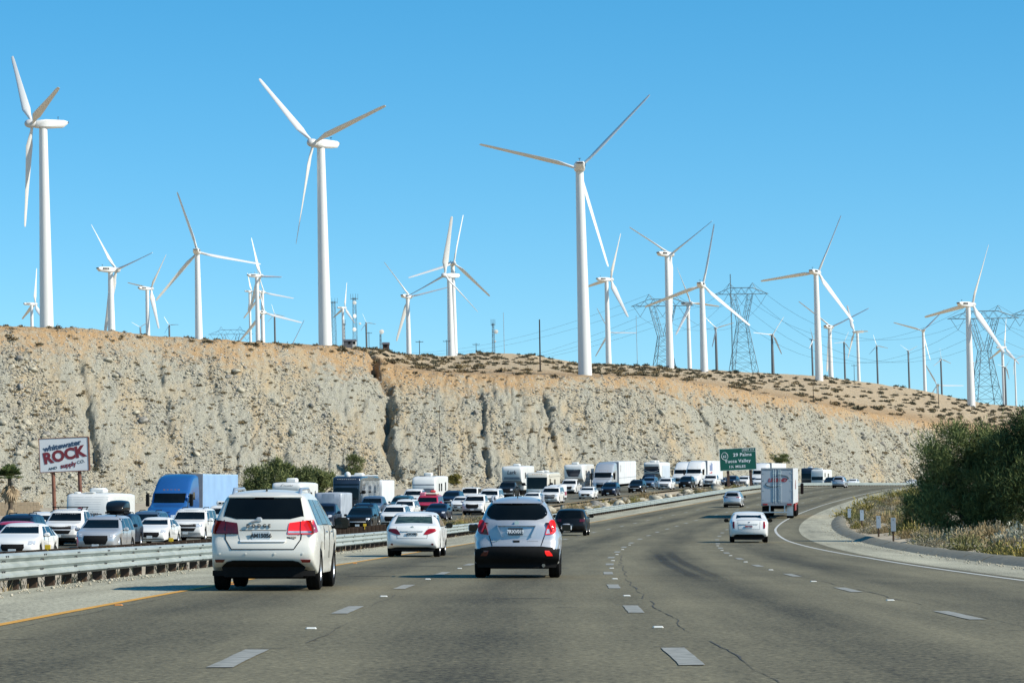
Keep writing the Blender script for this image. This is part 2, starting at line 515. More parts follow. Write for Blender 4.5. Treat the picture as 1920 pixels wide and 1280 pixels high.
def carve(X, Y, z):
    for dep, wid, P_ in GP:
        lo = P_.min(0)-8; hi = P_.max(0)+8
        m = (X > lo[0]) & (X < hi[0]) & (Y > lo[1]) & (Y < hi[1])
        if not m.any(): continue
        x = X[m]; y = Y[m]
        x = x + 1.6*fbm(x*.0+y*.25, y*.3, 3, 88)
        best = np.full(x.shape, 1e9)
        for (ax, ay), (bx, by) in zip(P_[:-1], P_[1:]):
            dx, dy = bx-ax, by-ay
            t = np.clip(((x-ax)*dx+(y-ay)*dy)/(dx*dx+dy*dy+1e-9), 0, 1)
            best = np.minimum(best, np.hypot(x-ax-t*dx, y-ay-t*dy))
        w = wid*(0.75+0.6*vnoise(x*.3, y*.3, 91))
        z[m] -= (1.3 if dep > 3.2 else .95)*dep*np.exp(-(best/(.55*w))**2) * (.2+1.5*vnoise(x*.2, y*.35, 95))
    return z

def side_cols():
    inner = np.linspace(-.20, .20, 1000)
    out = np.array([.215,.24,.28,.34,.42,.55,.8,1.2,2,4,8])
    return np.concatenate([-out[::-1], inner, out])
AC = side_cols()
# ---- bluff: face, brow, mesa and hill
db = np.interp(AC, BASE[:,0], BASE[:,1]); dc = np.interp(AC, CREST[:,0], CREST[:,1]); dh = np.interp(AC, HILL[:,0], HILL[:,1])
rows = []
for t in np.concatenate([[-.05], np.linspace(0, 1, 150)]): rows.append((db+(dc-db)*t, np.full_like(AC, max(t, 0))))
for s in np.linspace(0, 1, 150)[1:]**1.15: rows.append((dc+(dh-dc)*s, np.full_like(AC, 1+s)))
for e in (1.03, 1.08, 1.16, 1.3, 1.6, 2.2, 3.2): rows.append((dh*e, np.full_like(AC, 2.0)))
D = np.array([r[0] for r in rows]); T = np.array([r[1] for r in rows]); A = np.broadcast_to(AC, D.shape)
Xb = A*D
Z = terr(A, D)
Z = carve(Xb.ravel(), D.ravel(), Z.ravel().copy()).reshape(Z.shape)
Z[0] -= 1.5
nr, nc = D.shape
V = np.stack([Xb, D, Z], -1).reshape(-1, 3)
ii, jj = np.meshgrid(np.arange(nr-1), np.arange(nc-1), indexing='ij')
q = (ii*nc+jj).ravel()
Fq = np.stack([q, q+1, q+nc+1, q+nc], -1)
me = np_mesh('bluff', V, Fq, M_bluff, True)
att = me.attributes.new('strata', 'FLOAT', 'POINT'); att.data.foreach_set('value', T.ravel().astype(np.float32))
bluff = tag(link('bluff', me), kind='structure')
bluff['label'] = 'rocky tan desert bluff with an orange soil brow below the wind turbines'
def surf(a, d):
    """Surface height incl. gullies at fan coordinates (arrays)."""
    a = np.atleast_1d(np.asarray(a, float)); d = np.atleast_1d(np.asarray(d, float))
    z = terr(a, d)
    return carve(a*d, d, z.copy())

# ---- desert floor in front of the bluff
Ys = np.concatenate([[-900,-500,-250,-120,-60,-25,-8], np.linspace(2, 60, 30), np.linspace(64, 330, 100)])
AF = np.concatenate([-np.array([12,6,3,1.6,.9,.6,.42,.32,.26]), np.linspace(-.22, .22, 220), np.array([.26,.32,.42,.6,.9,1.6,3,6,12])])
dbF = np.interp(AF, BASE[:,0], BASE[:,1])
rowsY = [np.full_like(AF, y) for y in Ys] + [330+(dbF+1.0-330)*t for t in np.linspace(0, 1, 70)[1:]]
D = np.array(rowsY); A = np.broadcast_to(AF, D.shape)
Xf = A*np.maximum(D, 30.0)
Z = floor_z(Xf/np.maximum(D, 30.0), np.maximum(D, 1.0)) if False else None
u_ = Xf-cx(D)
Z = floor_z(np.where(D > 30, A, Xf/np.maximum(D, 1.0)), np.maximum(D, 1.0))
nr, nc = D.shape
V = np.stack([Xf, D, Z], -1).reshape(-1, 3)
ii, jj = np.meshgrid(np.arange(nr-1), np.arange(nc-1), indexing='ij'); q = (ii*nc+jj).ravel()
ground = tag(link('ground', np_mesh('ground', V, np.stack([q, q+1, q+nc+1, q+nc], -1), M_soil, True)), kind='structure')

# ================================================================== ROADS
def mat_asphalt(name, base, band=True, pale=0.0):
    m = bpy.data.materials.new(name)
    nt, b = nodes(m); N = nt.nodes; L = nt.links
    uv = N.new('ShaderNodeUVMap'); uv.uv_map = 'road'
    geo = N.new('ShaderNodeNewGeometry')
    def noise(scale, det, vec, rough=.6):
        n = N.new('ShaderNodeTexNoise'); n.inputs['Scale'].default_value = scale; n.inputs['Detail'].default_value = det; n.inputs['Roughness'].default_value = rough
        L.new(vec, n.inputs['Vector']); return n
    mp = N.new('ShaderNodeMapping'); mp.inputs['Scale'].default_value = (0.8, 0.035, 1); L.new(uv.outputs[0], mp.inputs[0])
    streak = noise(1.0, 5, mp.outputs[0])
    grain = noise(16.0, 4, geo.outputs['Position'], .75)
    grain2 = noise(5.0, 4, geo.outputs['Position'], .7)
    patch = noise(0.18, 4, geo.outputs['Position'])
    def math_(op, a, c=None, v=None):
        x = N.new('ShaderNodeMath'); x.operation = op
        if hasattr(a, 'default_value') or a is not None: L.new(a, x.inputs[0])
        if c is not None: L.new(c, x.inputs[1])
        elif v is not None: x.inputs[1].default_value = v
        return x.outputs[0]
    tot = None
    def acc(sock, k, off=-.5):
        nonlocal tot
        s = N.new('ShaderNodeMath'); s.operation = 'MULTIPLY_ADD'
        t = N.new('ShaderNodeMath'); t.operation = 'ADD'; t.inputs[1].default_value = off; L.new(sock, t.inputs[0])
        L.new(t.outputs[0], s.inputs[0]); s.inputs[1].default_value = k
        if tot is None: s.inputs[2].default_value = 1.0
        else: L.new(tot, s.inputs[2])
        tot = s.outputs[0]
    acc(streak.outputs['Fac'], 1.5)
    acc(grain.outputs['Fac'], 4.6)
    acc(grain2.outputs['Fac'], 1.3)
    acc(patch.outputs['Fac'], 0.8)
    if band:
        sp = N.new('ShaderNodeSeparateXYZ'); L.new(uv.outputs[0], sp.inputs[0])
        ln = math_('ADD', sp.outputs[0], v=5.95)
        ln = math_('DIVIDE', ln, v=3.68)
        fr = math_('FRACT', ln)
        # oil-darkened middle of each lane (traffic film)
        x = math_('SUBTRACT', fr, v=0.5); x = math_('ABSOLUTE', x)
        mr = N.new('ShaderNodeMapRange'); mr.interpolation_type = 'SMOOTHSTEP'
        mr.inputs['From Min'].default_value = 0.05; mr.inputs['From Max'].default_value = 0.34
        mr.inputs['To Min'].default_value = 0.0; mr.inputs['To Max'].default_value = 1.0
        L.new(x, mr.inputs[0])
        acc(mr.outputs[0], 0.42, -.6)
    col_ = N.new('ShaderNodeMix'); col_.data_type = 'RGBA'; col_.blend_type = 'MULTIPLY'; col_.inputs[0].default_value = 1.0
    col_.inputs[6].default_value = (*base, 1)
    cb = N.new('ShaderNodeCombineColor'); 
    for i in range(3): L.new(tot, cb.inputs[i])
    L.new(cb.outputs[0], col_.inputs[7])
    L.new(col_.outputs[2], b.inputs['Base Color'])
    b.inputs['Roughness'].default_value = 0.85
    b.inputs['Specular IOR Level'].default_value = 0.25
    bp = N.new('ShaderNodeBump'); bp.inputs['Strength'].default_value = 0.35; bp.inputs['Distance'].default_value = 0.01
    L.new(grain.outputs['Fac'], bp.inputs['Height']); L.new(bp.outputs[0], b.inputs['Normal'])
    return m
M_asph = mat_asphalt('asphalt', (.122, .109, .068))
M_asph2 = mat_asphalt('opposite_asphalt', (.12, .112, .08), band=False)
M_should = mat_asphalt('shoulder_asphalt', (.31, .295, .22), band=False)
M_linew = pmat('worn_white_line', (.17, .17, .15), .8, scale=6, c2=(.31, .31, .28), detail=6, coords='Object')
M_linew2 = pmat('white_edge_line', (.36, .36, .33), .7, scale=4, c2=(.56, .56, .52), detail=6, coords='Object')
M_liney = pmat('yellow_line', (.50, .24, .02), .7, scale=4, c2=(.64, .33, .04), detail=6, coords='Object')
M_crack = pmat('crack_sealant', (.055, .051, .042), .9, vary=.4)

def dsteps(d0, d1):
    out = [d0]
    while out[-1] < d1:
        d = out[-1]
        out.append(min(d1, d + (8 if d < 0 else 1.5 if d < 120 else 3 if d < 350 else 5)))
    return np.array(out)
def strip(name, us, d0, d1, dz, mat, z0=None, parent=None, uf=None, kind='structure'):
    """Ribbon along the road: us = lateral offsets; uf(d) shifts them."""
    ds = dsteps(d0, d1); us = np.asarray(us, float)
    U = us[None, :] + (np.zeros(len(ds)) if uf is None else np.asarray(uf(ds)))[:, None]
    X = cx(ds)[:, None] + U
    Y = np.broadcast_to(ds[:, None], X.shape)
    Zs = (zr(ds) + dz + (0 if z0 is None else z0(ds)))[:, None] + 0*X
    nr, nc = X.shape
    V = np.stack([X, Y, Zs], -1).reshape(-1, 3)
    ii, jj = np.meshgrid(np.arange(nr-1), np.arange(nc-1), indexing='ij'); q = (ii*nc+jj).ravel()
    Fq = np.stack([q, q+1, q+nc+1, q+nc], -1)
    me = np_mesh(name, V, Fq, mat, True)
    uvl = me.uv_layers.new(name='road')
    UV = np.stack([U, Y], -1).reshape(-1, 2)
    li = np.empty(len(me.loops), dtype=np.int32); me.loops.foreach_get('vertex_index', li)
    uvl.data.foreach_set('uv', UV[li].ravel().astype(np.float32))
    o = link(name, me, parent)
    if parent is None: o['kind'] = kind
    return o
RD1 = 900
road = strip('road', np.linspace(-5.9, 9.9, 17), -300, RD1, 0.0, M_asph)
strip('shoulder', [-8.75, -8, -7, -5.9], -300, RD1, 0.0, M_should)
strip('shoulder', [9.9, 11, 12.3, 12.9], -300, RD1, 0.0, M_should)
oppr = strip('opposite_road', [-38, -34, -30, -26, -22, -19.2], -100, RD1, 0.02, M_asph2, z0=oppz)
edge = lambda d: np.interp(d, [0, 100, 150, 200, 330, 430, 600], [9.5, 9.5, 8.75, 8.4, 8.4, 8.95, 9.0])
strip('edge_line', [-.07, .07], -300, RD1, 0.006, M_linew2, uf=edge, parent=road)
strip('median_line', [-5.9, -5.76], -300, RD1, 0.006, M_liney, parent=road)
strip('median_line', [-19.9, -19.76], -100, RD1, 0.026, M_liney, z0=oppz, parent=oppr)
def patch(u, d, w, l, name, mat, parent, dz=0.007, z0=0.0, rag=0.006):
    """Thin painted mark with slightly ragged outline."""
    n = 6
    vs = []
    for i in range(n+1):
        dd = d - l/2 + l*i/n
        x = float(cx(dd)) + u
        vs.append((x-w/2+random.uniform(-rag, rag), dd, float(zr(dd))+dz+z0)); vs.append((x+w/2+random.uniform(-rag, rag), dd, float(zr(dd))+dz+z0))
    mb = MB(); mb.add(vs, [(2*i, 2*i+1, 2*i+3, 2*i+2) for i in range(n)])
    return mb.build(name, mat, parent, fix=False)
for u, ph, w in ((-2.32, 26.7, .21), (1.42, 27.1, .21), (5.35, 24.3, .2)):
    for k in range(-1, 36):
        d = ph + 14.6*k
        patch(u + random.uniform(-.03, .03), d, w, 3.5, 'lane_dash', M_linew, road)
for u in (-23.4, -27.1, -30.8):
    for k in range(3, 45):
        patch(u, 14.6*k, .16, 3.6, 'lane_dash', M_linew, oppr, 0.027, float(oppz(14.6*k)))
# raised reflectors between the dashes
M_refl = pmat('reflector', (.6, .6, .56), .3, vary=.1)
M_reflo = pmat('amber_reflector', (.55, .22, .05), .35, vary=.1)
def reflector(u, d, mat, label, grp):
    mb = MB(); mb.box(-.06, .06, -.05, .05, -.01, .02, 0, .015)
    o = mb.build('lane_reflector', mat, None, loc=(float(cx(d))+u, d, float(zr(d))))
    tag(o, label, 'road reflector', grp)
for u, ph, nm in ((-2.25, 34.0, 'left'), (1.5, 34.4, 'middle'), (5.3, 31.6, 'right')):
    for k in range(0, 8):
        reflector(u, ph+14.6*k, M_refl, 'small white raised reflector between the dashes of the %s lane line' % nm, 'raised white reflectors of the %s lane line' % nm)
for k in range(0, 5):
    reflector(-5.62, 43.5+14.6*k, M_reflo, 'small amber raised reflector beside the yellow median line', 'raised amber reflectors')
# sealed joints and cracks
def crack(u0, d0, d1, amp, w, seed, drift=0.0):
    r = random.Random(seed); n = int((d1-d0)/.5)
    vs = []; u = u0
    for i in range(n+1):
        d = d0+(d1-d0)*i/n
        uu = u0 + drift*(i/n) + amp*(float(vnoise(np.array([d*.4]), np.array([seed*3.1]), 5)[0])-.5)*2 + r.uniform(-.012, .012)
        ww = w*.55*(.2+1.0*r.random())*(.25+float(vnoise(np.array([d*.7]), np.array([seed*1.7]), 8)[0])*1.3)
        x = float(cx(d))+uu; z = float(zr(d))+.0045
        vs += [(x-ww/2, d, z), (x+ww/2, d, z)]
    mb = MB(); mb.add(vs, [(2*i, 2*i+1, 2*i+3, 2*i+2) for i in range(n)])
    mb.build('crack', M_crack, road, fix=False)
crack(1.85, 14, 30.5, .08, .035, 1); crack(1.80, 33, 46, .10, .04, 2); crack(1.72, 47.5, 64, .10, .05, 3); crack(1.75, 66, 105, .12, .06, 4)
crack(-2.0, 30, 36, .05, .03, 5); crack(-2.1, 43, 50, .06, .04, 6); crack(5.55, 20, 40, .05, .03, 7); crack(5.5, 44, 70, .06, .045, 8)
crack(-5.5, 14, 90, .05, .03, 9)
for u, d, w, l in ((1.42, 29.1, .32, .05), (1.42, 44.0, .34, .07), (1.5, 21.6, .4, .05), (-2.3, 28.7, .3, .05), (-.2, 22.2, .5, .04), (4.2, 24.6, .35, .04), (-.1, 47.5, .9, .16), (-1.1, 42, .3, .05), (-4.9, 31, .35, .05), (0.55, 42.5, .3, .08), (-.05, 78, 1.0, .4), (-3.7, 67, .9, .3), (5.3, 33.5, .25, .06), (-3.4, 82, 1.2, .4)):
    patch(u, d, w, l, 'crack', M_crack, road, .0048, rag=.01)
# skid marks curving towards the right lane
def mat_skid():
    m = bpy.data.materials.new('tyre_rubber_film'); nt, b = nodes(m); N = nt.nodes; L = nt.links
    b.inputs['Base Color'].default_value = (.018, .018, .018, 1); b.inputs['Roughness'].default_value = .8
    geo = N.new('ShaderNodeNewGeometry'); n = N.new('ShaderNodeTexNoise'); n.inputs['Scale'].default_value = 2.5; n.inputs['Detail'].default_value = 6
    L.new(geo.outputs['Position'], n.inputs['Vector'])
    uv = N.new('ShaderNodeUVMap'); uv.uv_map = 'road'
    sp = N.new('ShaderNodeSeparateXYZ'); L.new(uv.outputs[0], sp.inputs[0])
    mu = N.new('ShaderNodeMath'); mu.operation = 'MULTIPLY'; L.new(n.outputs['Fac'], mu.inputs[0]); L.new(sp.outputs[0], mu.inputs[1])
    mr = N.new('ShaderNodeMath'); mr.operation = 'MULTIPLY'; mr.inputs[1].default_value = 0.75; L.new(mu.outputs[0], mr.inputs[0])
    mr.use_clamp = True
    L.new(mr.outputs[0], b.inputs['Alpha'])
    return m
M_skid = mat_skid()
def skid(pts, w):
    n = 40; vs = []; uvs = []
    pts = np.array(pts, float)
    for i in range(n+1):
        t = i/n; dd = np.interp(t, np.linspace(0, 1, len(pts)), pts[:, 1]); uu = np.interp(t, np.linspace(0, 1, len(pts)), pts[:, 0])
        x = float(cx(dd))+uu; z = float(zr(dd))+.0054
        f = math.sin(math.pi*min(1, max(0, t)))**.6
        for s, k in ((-1, 0), (-.4, 1), (.4, 1), (1, 0)):
            vs.append((x+s*w/2, dd, z)); uvs.append((f*k, 0))
    mb = MB(); mb.add(vs, [(4*i+j, 4*i+j+1, 4*i+j+5, 4*i+j+4) for i in range(n) for j in range(3)])
    o = mb.build('skid_mark', M_skid, road, fix=False)
    ul = o.data.uv_layers.new(name='road')
    for lp in o.data.loops: ul.data[lp.index].uv = uvs[lp.vertex_index]
def road_at(px, py):
    """Lateral offset and depth on our road seen at a pixel."""
    p = at(px, py, 1.0)
    ds = np.arange(15, 520, .1)
    g = CAMZ + (p.z-CAMZ)*ds - zr(ds)
    i = np.where(g <= 0)[0]
    d = float(ds[i[0]]) if len(i) else 500.0
    return p.x*d-float(cx(d)), d
skid([road_at(*p) for p in ((1332,1092),(1290,1075),(1255,1058),(1238,1044),(1233,1036))], .42)
skid([road_at(*p) for p in ((1368,1092),(1320,1072),(1280,1054),(1262,1042),(1255,1034))], .42)

# ================================================================== KERB (rolled asphalt dike on the right)
M_dike = pmat('dike_asphalt', (.12, .11, .08), .9, scale=5, c2=(.21, .195, .145), bump=.4)
kerb = tag(empty('asphalt_dike', (float(cx(90))+12.9, 90, 0)), 'low rounded asphalt kerb along the right shoulder below the desert scrub', 'kerb')
d = 50.0; k = 0
prof = [(-.66, -.03), (-.52, .03), (-.32, .095), (-.08, .165), (.12, .17), (.3, .13), (.46, .08), (.5, -.1)]
while d < 430:
    l = random.uniform(5.5, 8.0) if d < 250 else 16
    n = 5; vs = []
    for i in range(n+1):
        dd = d + (l-.22)*i/n
        for (pu, pz) in prof:
            vs.append((float(cx(dd))+12.65+pu+random.uniform(-.03, .03), dd, float(zr(dd))+pz*1.15+(random.uniform(-.012, .012) if pz > 0 else 0)))
    m_ = len(prof); mb = MB()
    mb.add(vs, [(i*m_+j, i*m_+j+1, (i+1)*m_+j+1, (i+1)*m_+j) for i in range(n) for j in range(m_-1)] + [tuple(range(m_-1, -1, -1)), tuple(range(n*m_, (n+1)*m_))])
    o = mb.build('kerb_section', M_dike, kerb, smooth=True)
    o.location = -Vector(kerb.location)
    d += l

# ================================================================== GUARDRAILS
M_galv = pmat('galvanised_steel', (.30, .34, .32), .5, .2, vary=.1, scale=1.5, c2=(.42, .46, .44))
M_wood = pmat('creosoted_wood', (.028, .017, .010), .9, scale=3, c2=(.075, .045, .026), stretch=(1, 1, .2))
M_rustshade = pmat('rusted_back', (.05, .03, .018), .85, scale=3, c2=(.11, .065, .035))  # rust brown darkened to hold the shade on the rail's back
TH = [(.0, .62), (.035, .60), (.085, .575), (.085, .535), (.03, .50), (.0, .475), (.03, .45), (.085, .415), (.085, .375), (.03, .34), (.0, .315), (.03, .29), (.085, .255), (.085, .215), (.035, .19), (.0, .165)]
def rail_pts(u, d, flip, z0):
    x = float(cx(d)) + u
    return [Vector((x + s*flip, d, float(zr(d))+z0+z)) for s, z in TH] + [Vector((x + (s-.012)*flip, d, float(zr(d))+z0+z)) for s, z in TH[::-1]]
def guardrail(label, u, d0, d1, flip, zf, mat, split, pm):
    root = tag(empty('guardrail', (float(cx(d0))+u, d0, float(zr(d0))+float(zf(d0)))), label, 'guardrail')
    off = -Vector(root.location)
    d = d0; m2 = len(TH)*2
    rest = MB()
    while d < d1:
        near = d < split
        l = 3.81
        n = 3
        vs = []
        for i in range(n+1):
            dd = d + (l+.03)*i/n
            vs += [p + Vector((.006*flip if i == n else 0, 0, 0)) for p in rail_pts(u, dd, flip, float(zf(dd)))]
        fs = [(i*m2+j, i*m2+(j+1) % m2, (i+1)*m2+(j+1) % m2, (i+1)*m2+j) for i in range(n) for j in range(m2)]
        fs += [tuple(range(m2-1, -1, -1)), tuple(range(n*m2, (n+1)*m2))]
        mb = MB() if near else rest
        mb.add(vs, fs)
        if near:
            # bolt heads at the splice
            for bz in (.575, .50, .315, .21):
                for by in (.12, .3):
                    p = rail_pts(u, d+by, flip, float(zf(d)))[0]
                    x = float(cx(d+by))+u+(.09 if bz in (.575, .21) else .03)*flip
                    mb.box(x-.012, x+.012, d+by-.015, d+by+.015, float(zr(d))+float(zf(d))+bz-.02, float(zr(d))+float(zf(d))+bz+.01, 1)
            o = mb.build('rail_panel', [mat, M_rimdark], root, smooth=True); o.location = off
        d += l
    if rest.v:
        o = rest.build('rail_panel', mat, root, smooth=True); o.location = off; o['kind'] = 'stuff'
    # posts
    mb = MB(); mb.box(-.09, .09, -.08, .08, -.5, .60, 0, .01); mb.box(.02, .2, -.075, .075, .16, .60, 0, .008)
    pme = mb.mesh('post', pm)
    prest = MB()
    d = d0+.5
    while d < d1:
        x = float(cx(d))+u-.19*flip; z = float(zr(d))+float(zf(d))
        if d < split:
            p = link('post', pme, root, Vector((x, d, z))+off, (random.uniform(-.02, .02), random.uniform(-.03, .03), 0 if flip > 0 else math.pi))
        else:
            prest.box(x-.1, x+.1, d-.08, d+.08, z-.3, z+.55)
        d += 1.905
    if prest.v:
        o = prest.build('post', pm, root); o.location = off; o['kind'] = 'stuff'
    return root
zero = lambda d: 0.0
guardrail('galvanised ribbed guardrail on dark wooden posts along the yellow line', -8.9, 26, 640, 1, zero, M_galv, 330, M_wood)
guardrail('dark brown guardrail seen from behind beside the stopped oncoming traffic', -18.3, 60, 226, -1, oppz, M_rustshade, 300, M_wood)
# ================================================================== ROCKS AND SCRUB ON THE BLUFF
def ico(sub=0):
    import bmesh
    bm = bmesh.new(); bmesh.ops.create_icosphere(bm, subdivisions=sub+1, radius=1.0)
    V = np.array([v.co[:] for v in bm.verts]); F_ = np.array([[v.index for v in f.verts] for f in bm.faces]); bm.free()
    return V, F_
IV0, IF0 = ico(0); IV1, IF1 = ico(1)
def rock_shape(V, seed):
    r = np.random.default_rng(seed)
    n = r.normal(size=(7, 3)); n /= np.linalg.norm(n, axis=1)[:, None]
    W = V*1.0
    for k in range(7):                       # chop facets off a sphere: angular stone
        dpt = W@n[k]; lim = r.uniform(.45, .8)
        W = W - np.where(dpt > lim, dpt-lim, 0)[:, None]*n[k]
    W *= r.uniform(.75, 1.25, 3)[None, :]*np.array([1, 1, .72])
    return W + r.normal(size=W.shape)*.03
ROCKS0 = [rock_shape(IV0, 100+i) for i in range(10)]
def scatter_rocks(name, n, sampler, smin, smax, mat, parent):
    a, d, keep = sampler(n)
    z = surf(a, d)
    s = smin*(smax/smin)**(rng.random(n)**2.2)
    V = []; Fs = []
    which = rng.integers(0, len(ROCKS0), n)
    ang = rng.random(n)*6.283
    c, sn = np.cos(ang), np.sin(ang)
    allV = np.empty((n, len(IV0), 3), np.float32)
    base = np.array(ROCKS0)[which]*s[:, None, None]
    allV[:, :, 0] = base[:, :, 0]*c[:, None]-base[:, :, 1]*sn[:, None] + (a*d)[:, None]
    allV[:, :, 1] = base[:, :, 0]*sn[:, None]+base[:, :, 1]*c[:, None] + d[:, None]
    allV[:, :, 2] = base[:, :, 2] + (z + s*.15)[:, None]
    Fs = IF0[None] + (np.arange(n)*len(IV0))[:, None, None]
    o = link(name, np_mesh(name, allV.reshape(-1, 3), Fs.reshape(-1, 3), mat), parent)
    o['kind'] = 'stuff'
    return o
def face_sampler(n, lo=.02, hi=.9, clump=.1):
    a = rng.uniform(-.172, .172, n*3)
    db_ = np.interp(a, BASE[:,0], BASE[:,1]); dc_ = np.interp(a, CREST[:,0], CREST[:,1])
    t = rng.uniform(lo, hi, n*3)
    d = db_+(dc_-db_)*t
    w = vnoise(a*d*.10+d*.08, d*.05, 301)*.6 + vnoise(a*d*.4+d*.3, d*.3, 302)*.5
    ok = np.argsort(-(w + rng.random(n*3)*.45))[:n]
    return a[ok], d[ok], None
scatter_rocks('rubble', 20000, lambda n: face_sampler(n), .10, .42, M_rock, bluff)
scatter_rocks('rubble', 15000, lambda n: face_sampler(n), .10, .40, M_rockd, bluff)
scatter_rocks('rubble', 2500, lambda n: face_sampler(n, .86, 1.0), .08, .3, M_rockd, bluff)
# boulders one can tell apart
BM = []
for i in range(8):
    V = rock_shape(IV1, 500+i)
    BM.append(np_mesh('boulder', V, IF1, M_rock if i % 3 else M_rockd, False))
a_, d_, _ = face_sampler(260, .02, .85)
z_ = surf(a_, d_)
for i in range(260):
    s = .42*(2.6)**(random.random()**2)
    o = link('boulder', BM[i % 8], bluff, (a_[i]*d_[i], d_[i], z_[i]+s*.2), (random.uniform(-.4, .4), random.uniform(-.4, .4), random.uniform(0, 6.28)))
    o.scale = (s*random.uniform(.8, 1.3), s, s*random.uniform(.8, 1.1))

def leaf_cloud(n, rx, ry, rz, leaf, wid, seed, hollow=.35, up=.4, z0=.05, flat=False):
    """Leaf-sized quads spread through a mound; returns V, F."""
    r = np.random.default_rng(seed)
    dirs = r.normal(size=(n, 3)); dirs[:, 2] = np.abs(dirs[:, 2])*1.0
    dirs /= np.linalg.norm(dirs, axis=1)[:, None]
    lump = 1 + .28*np.sin(dirs[:, 0]*5+seed)*np.cos(dirs[:, 1]*4.3+seed*2) + .18*r.normal(size=n)
    rr = (hollow + (1-hollow)*r.random(n)**.5)*lump
    c = dirs*rr[:, None]*np.array([rx, ry, rz]) + np.array([0, 0, z0])
    ax = dirs + r.normal(size=(n, 3))*.55 + np.array([0, 0, up]); ax /= np.linalg.norm(ax, axis=1)[:, None]
    sd = np.cross(ax, r.normal(size=(n, 3))); sd /= np.linalg.norm(sd, axis=1)[:, None]
    L_ = leaf*r.uniform(.6, 1.3, n)[:, None]; W_ = wid*r.uniform(.6, 1.3, n)[:, None]
    V = np.stack([c-ax*L_/2-sd*W_*.3, c-ax*L_/2+sd*W_*.3, c+ax*L_/2+sd*W_*.5, c+ax*L_/2-sd*W_*.5], 1)
    return V.reshape(-1, 3), np.arange(n*4).reshape(n, 4)
def mat_leaf(name, c1, c2, c3=None):
    m = bpy.data.materials.new(name); nt, b = nodes(m); N = nt.nodes; L = nt.links
    geo = N.new('ShaderNodeNewGeometry'); oi = N.new('ShaderNodeObjectInfo')
    n = N.new('ShaderNodeTexNoise'); n.inputs['Scale'].default_value = 2.2; n.inputs['Detail'].default_value = 3
    L.new(geo.outputs['Position'], n.inputs['Vector'])
    ad = N.new('ShaderNodeMath'); ad.operation = 'MULTIPLY_ADD'; ad.inputs[1].default_value = .45; L.new(geo.outputs['Random Per Island'], ad.inputs[0]); L.new(n.outputs['Fac'], ad.inputs[2])
    ad2 = N.new('ShaderNodeMath'); ad2.operation = 'MULTIPLY_ADD'; ad2.inputs[1].default_value = .3; L.new(oi.outputs['Random'], ad2.inputs[0]); L.new(ad.outputs[0], ad2.inputs[2])
    r = N.new('ShaderNodeValToRGB'); e = r.color_ramp.elements
    e[0].position = .5; e[0].color = (*c1, 1); e[1].position = 1.15 if c3 is None else 1.0; e[1].color = (*(c3 or c2), 1)
    if c3: k = e.new(.8); k.color = (*c2, 1)
    L.new(ad2.outputs[0], r.inputs[0]); L.new(r.outputs[0], b.inputs['Base Color'])
    b.inputs['Roughness'].default_value = .75; b.inputs['Specular IOR Level'].default_value = .2
    return m
M_scrub = mat_leaf('dry_scrub', (.06, .045, .025), (.16, .12, .065), (.26, .20, .11))
M_scrubd = mat_leaf('dark_scrub', (.028, .030, .020), (.075, .072, .045), (.13, .115, .07))
M_sage = mat_leaf('sage_scrub', (.06, .07, .035), (.14, .15, .075), (.26, .25, .14))
SV = [leaf_cloud(70, 1, 1, .62, .5, .22, 40+i) for i in range(6)]
SM = [np_mesh('desert_shrub', SV[i][0], SV[i][1], (M_scrub, M_scrubd, M_scrub)[i % 3]) for i in range(6)]
cand = []
a1 = rng.uniform(-.172, .172, 1150); t1 = rng.uniform(.03, .98, 1150)
d1 = np.interp(a1, BASE[:,0], BASE[:,1])*(1-t1)+np.interp(a1, CREST[:,0], CREST[:,1])*t1; cand += [(a1[i], d1[i], random.uniform(.22, .55)*(1 if random.random() < .85 else 1.7), 'face') for i in range(1150)]
nm = 850
am = rng.uniform(-.05, .175, nm)
dcm = np.interp(am, CREST[:,0], CREST[:,1]); dhm = np.interp(am, HILL[:,0], HILL[:,1])
tm = rng.random(nm)**1.0
dm = dcm+2+(dhm-dcm)*tm
for i in range(nm): cand.append((am[i], dm[i], random.uniform(.5, 1.25), 'hill'))
al = rng.uniform(-.172, -.04, 60)
for a in al: cand.append((a, float(np.interp(a, CREST[:,0], CREST[:,1]))+random.uniform(-3, 5), random.uniform(.3, .8), 'face'))
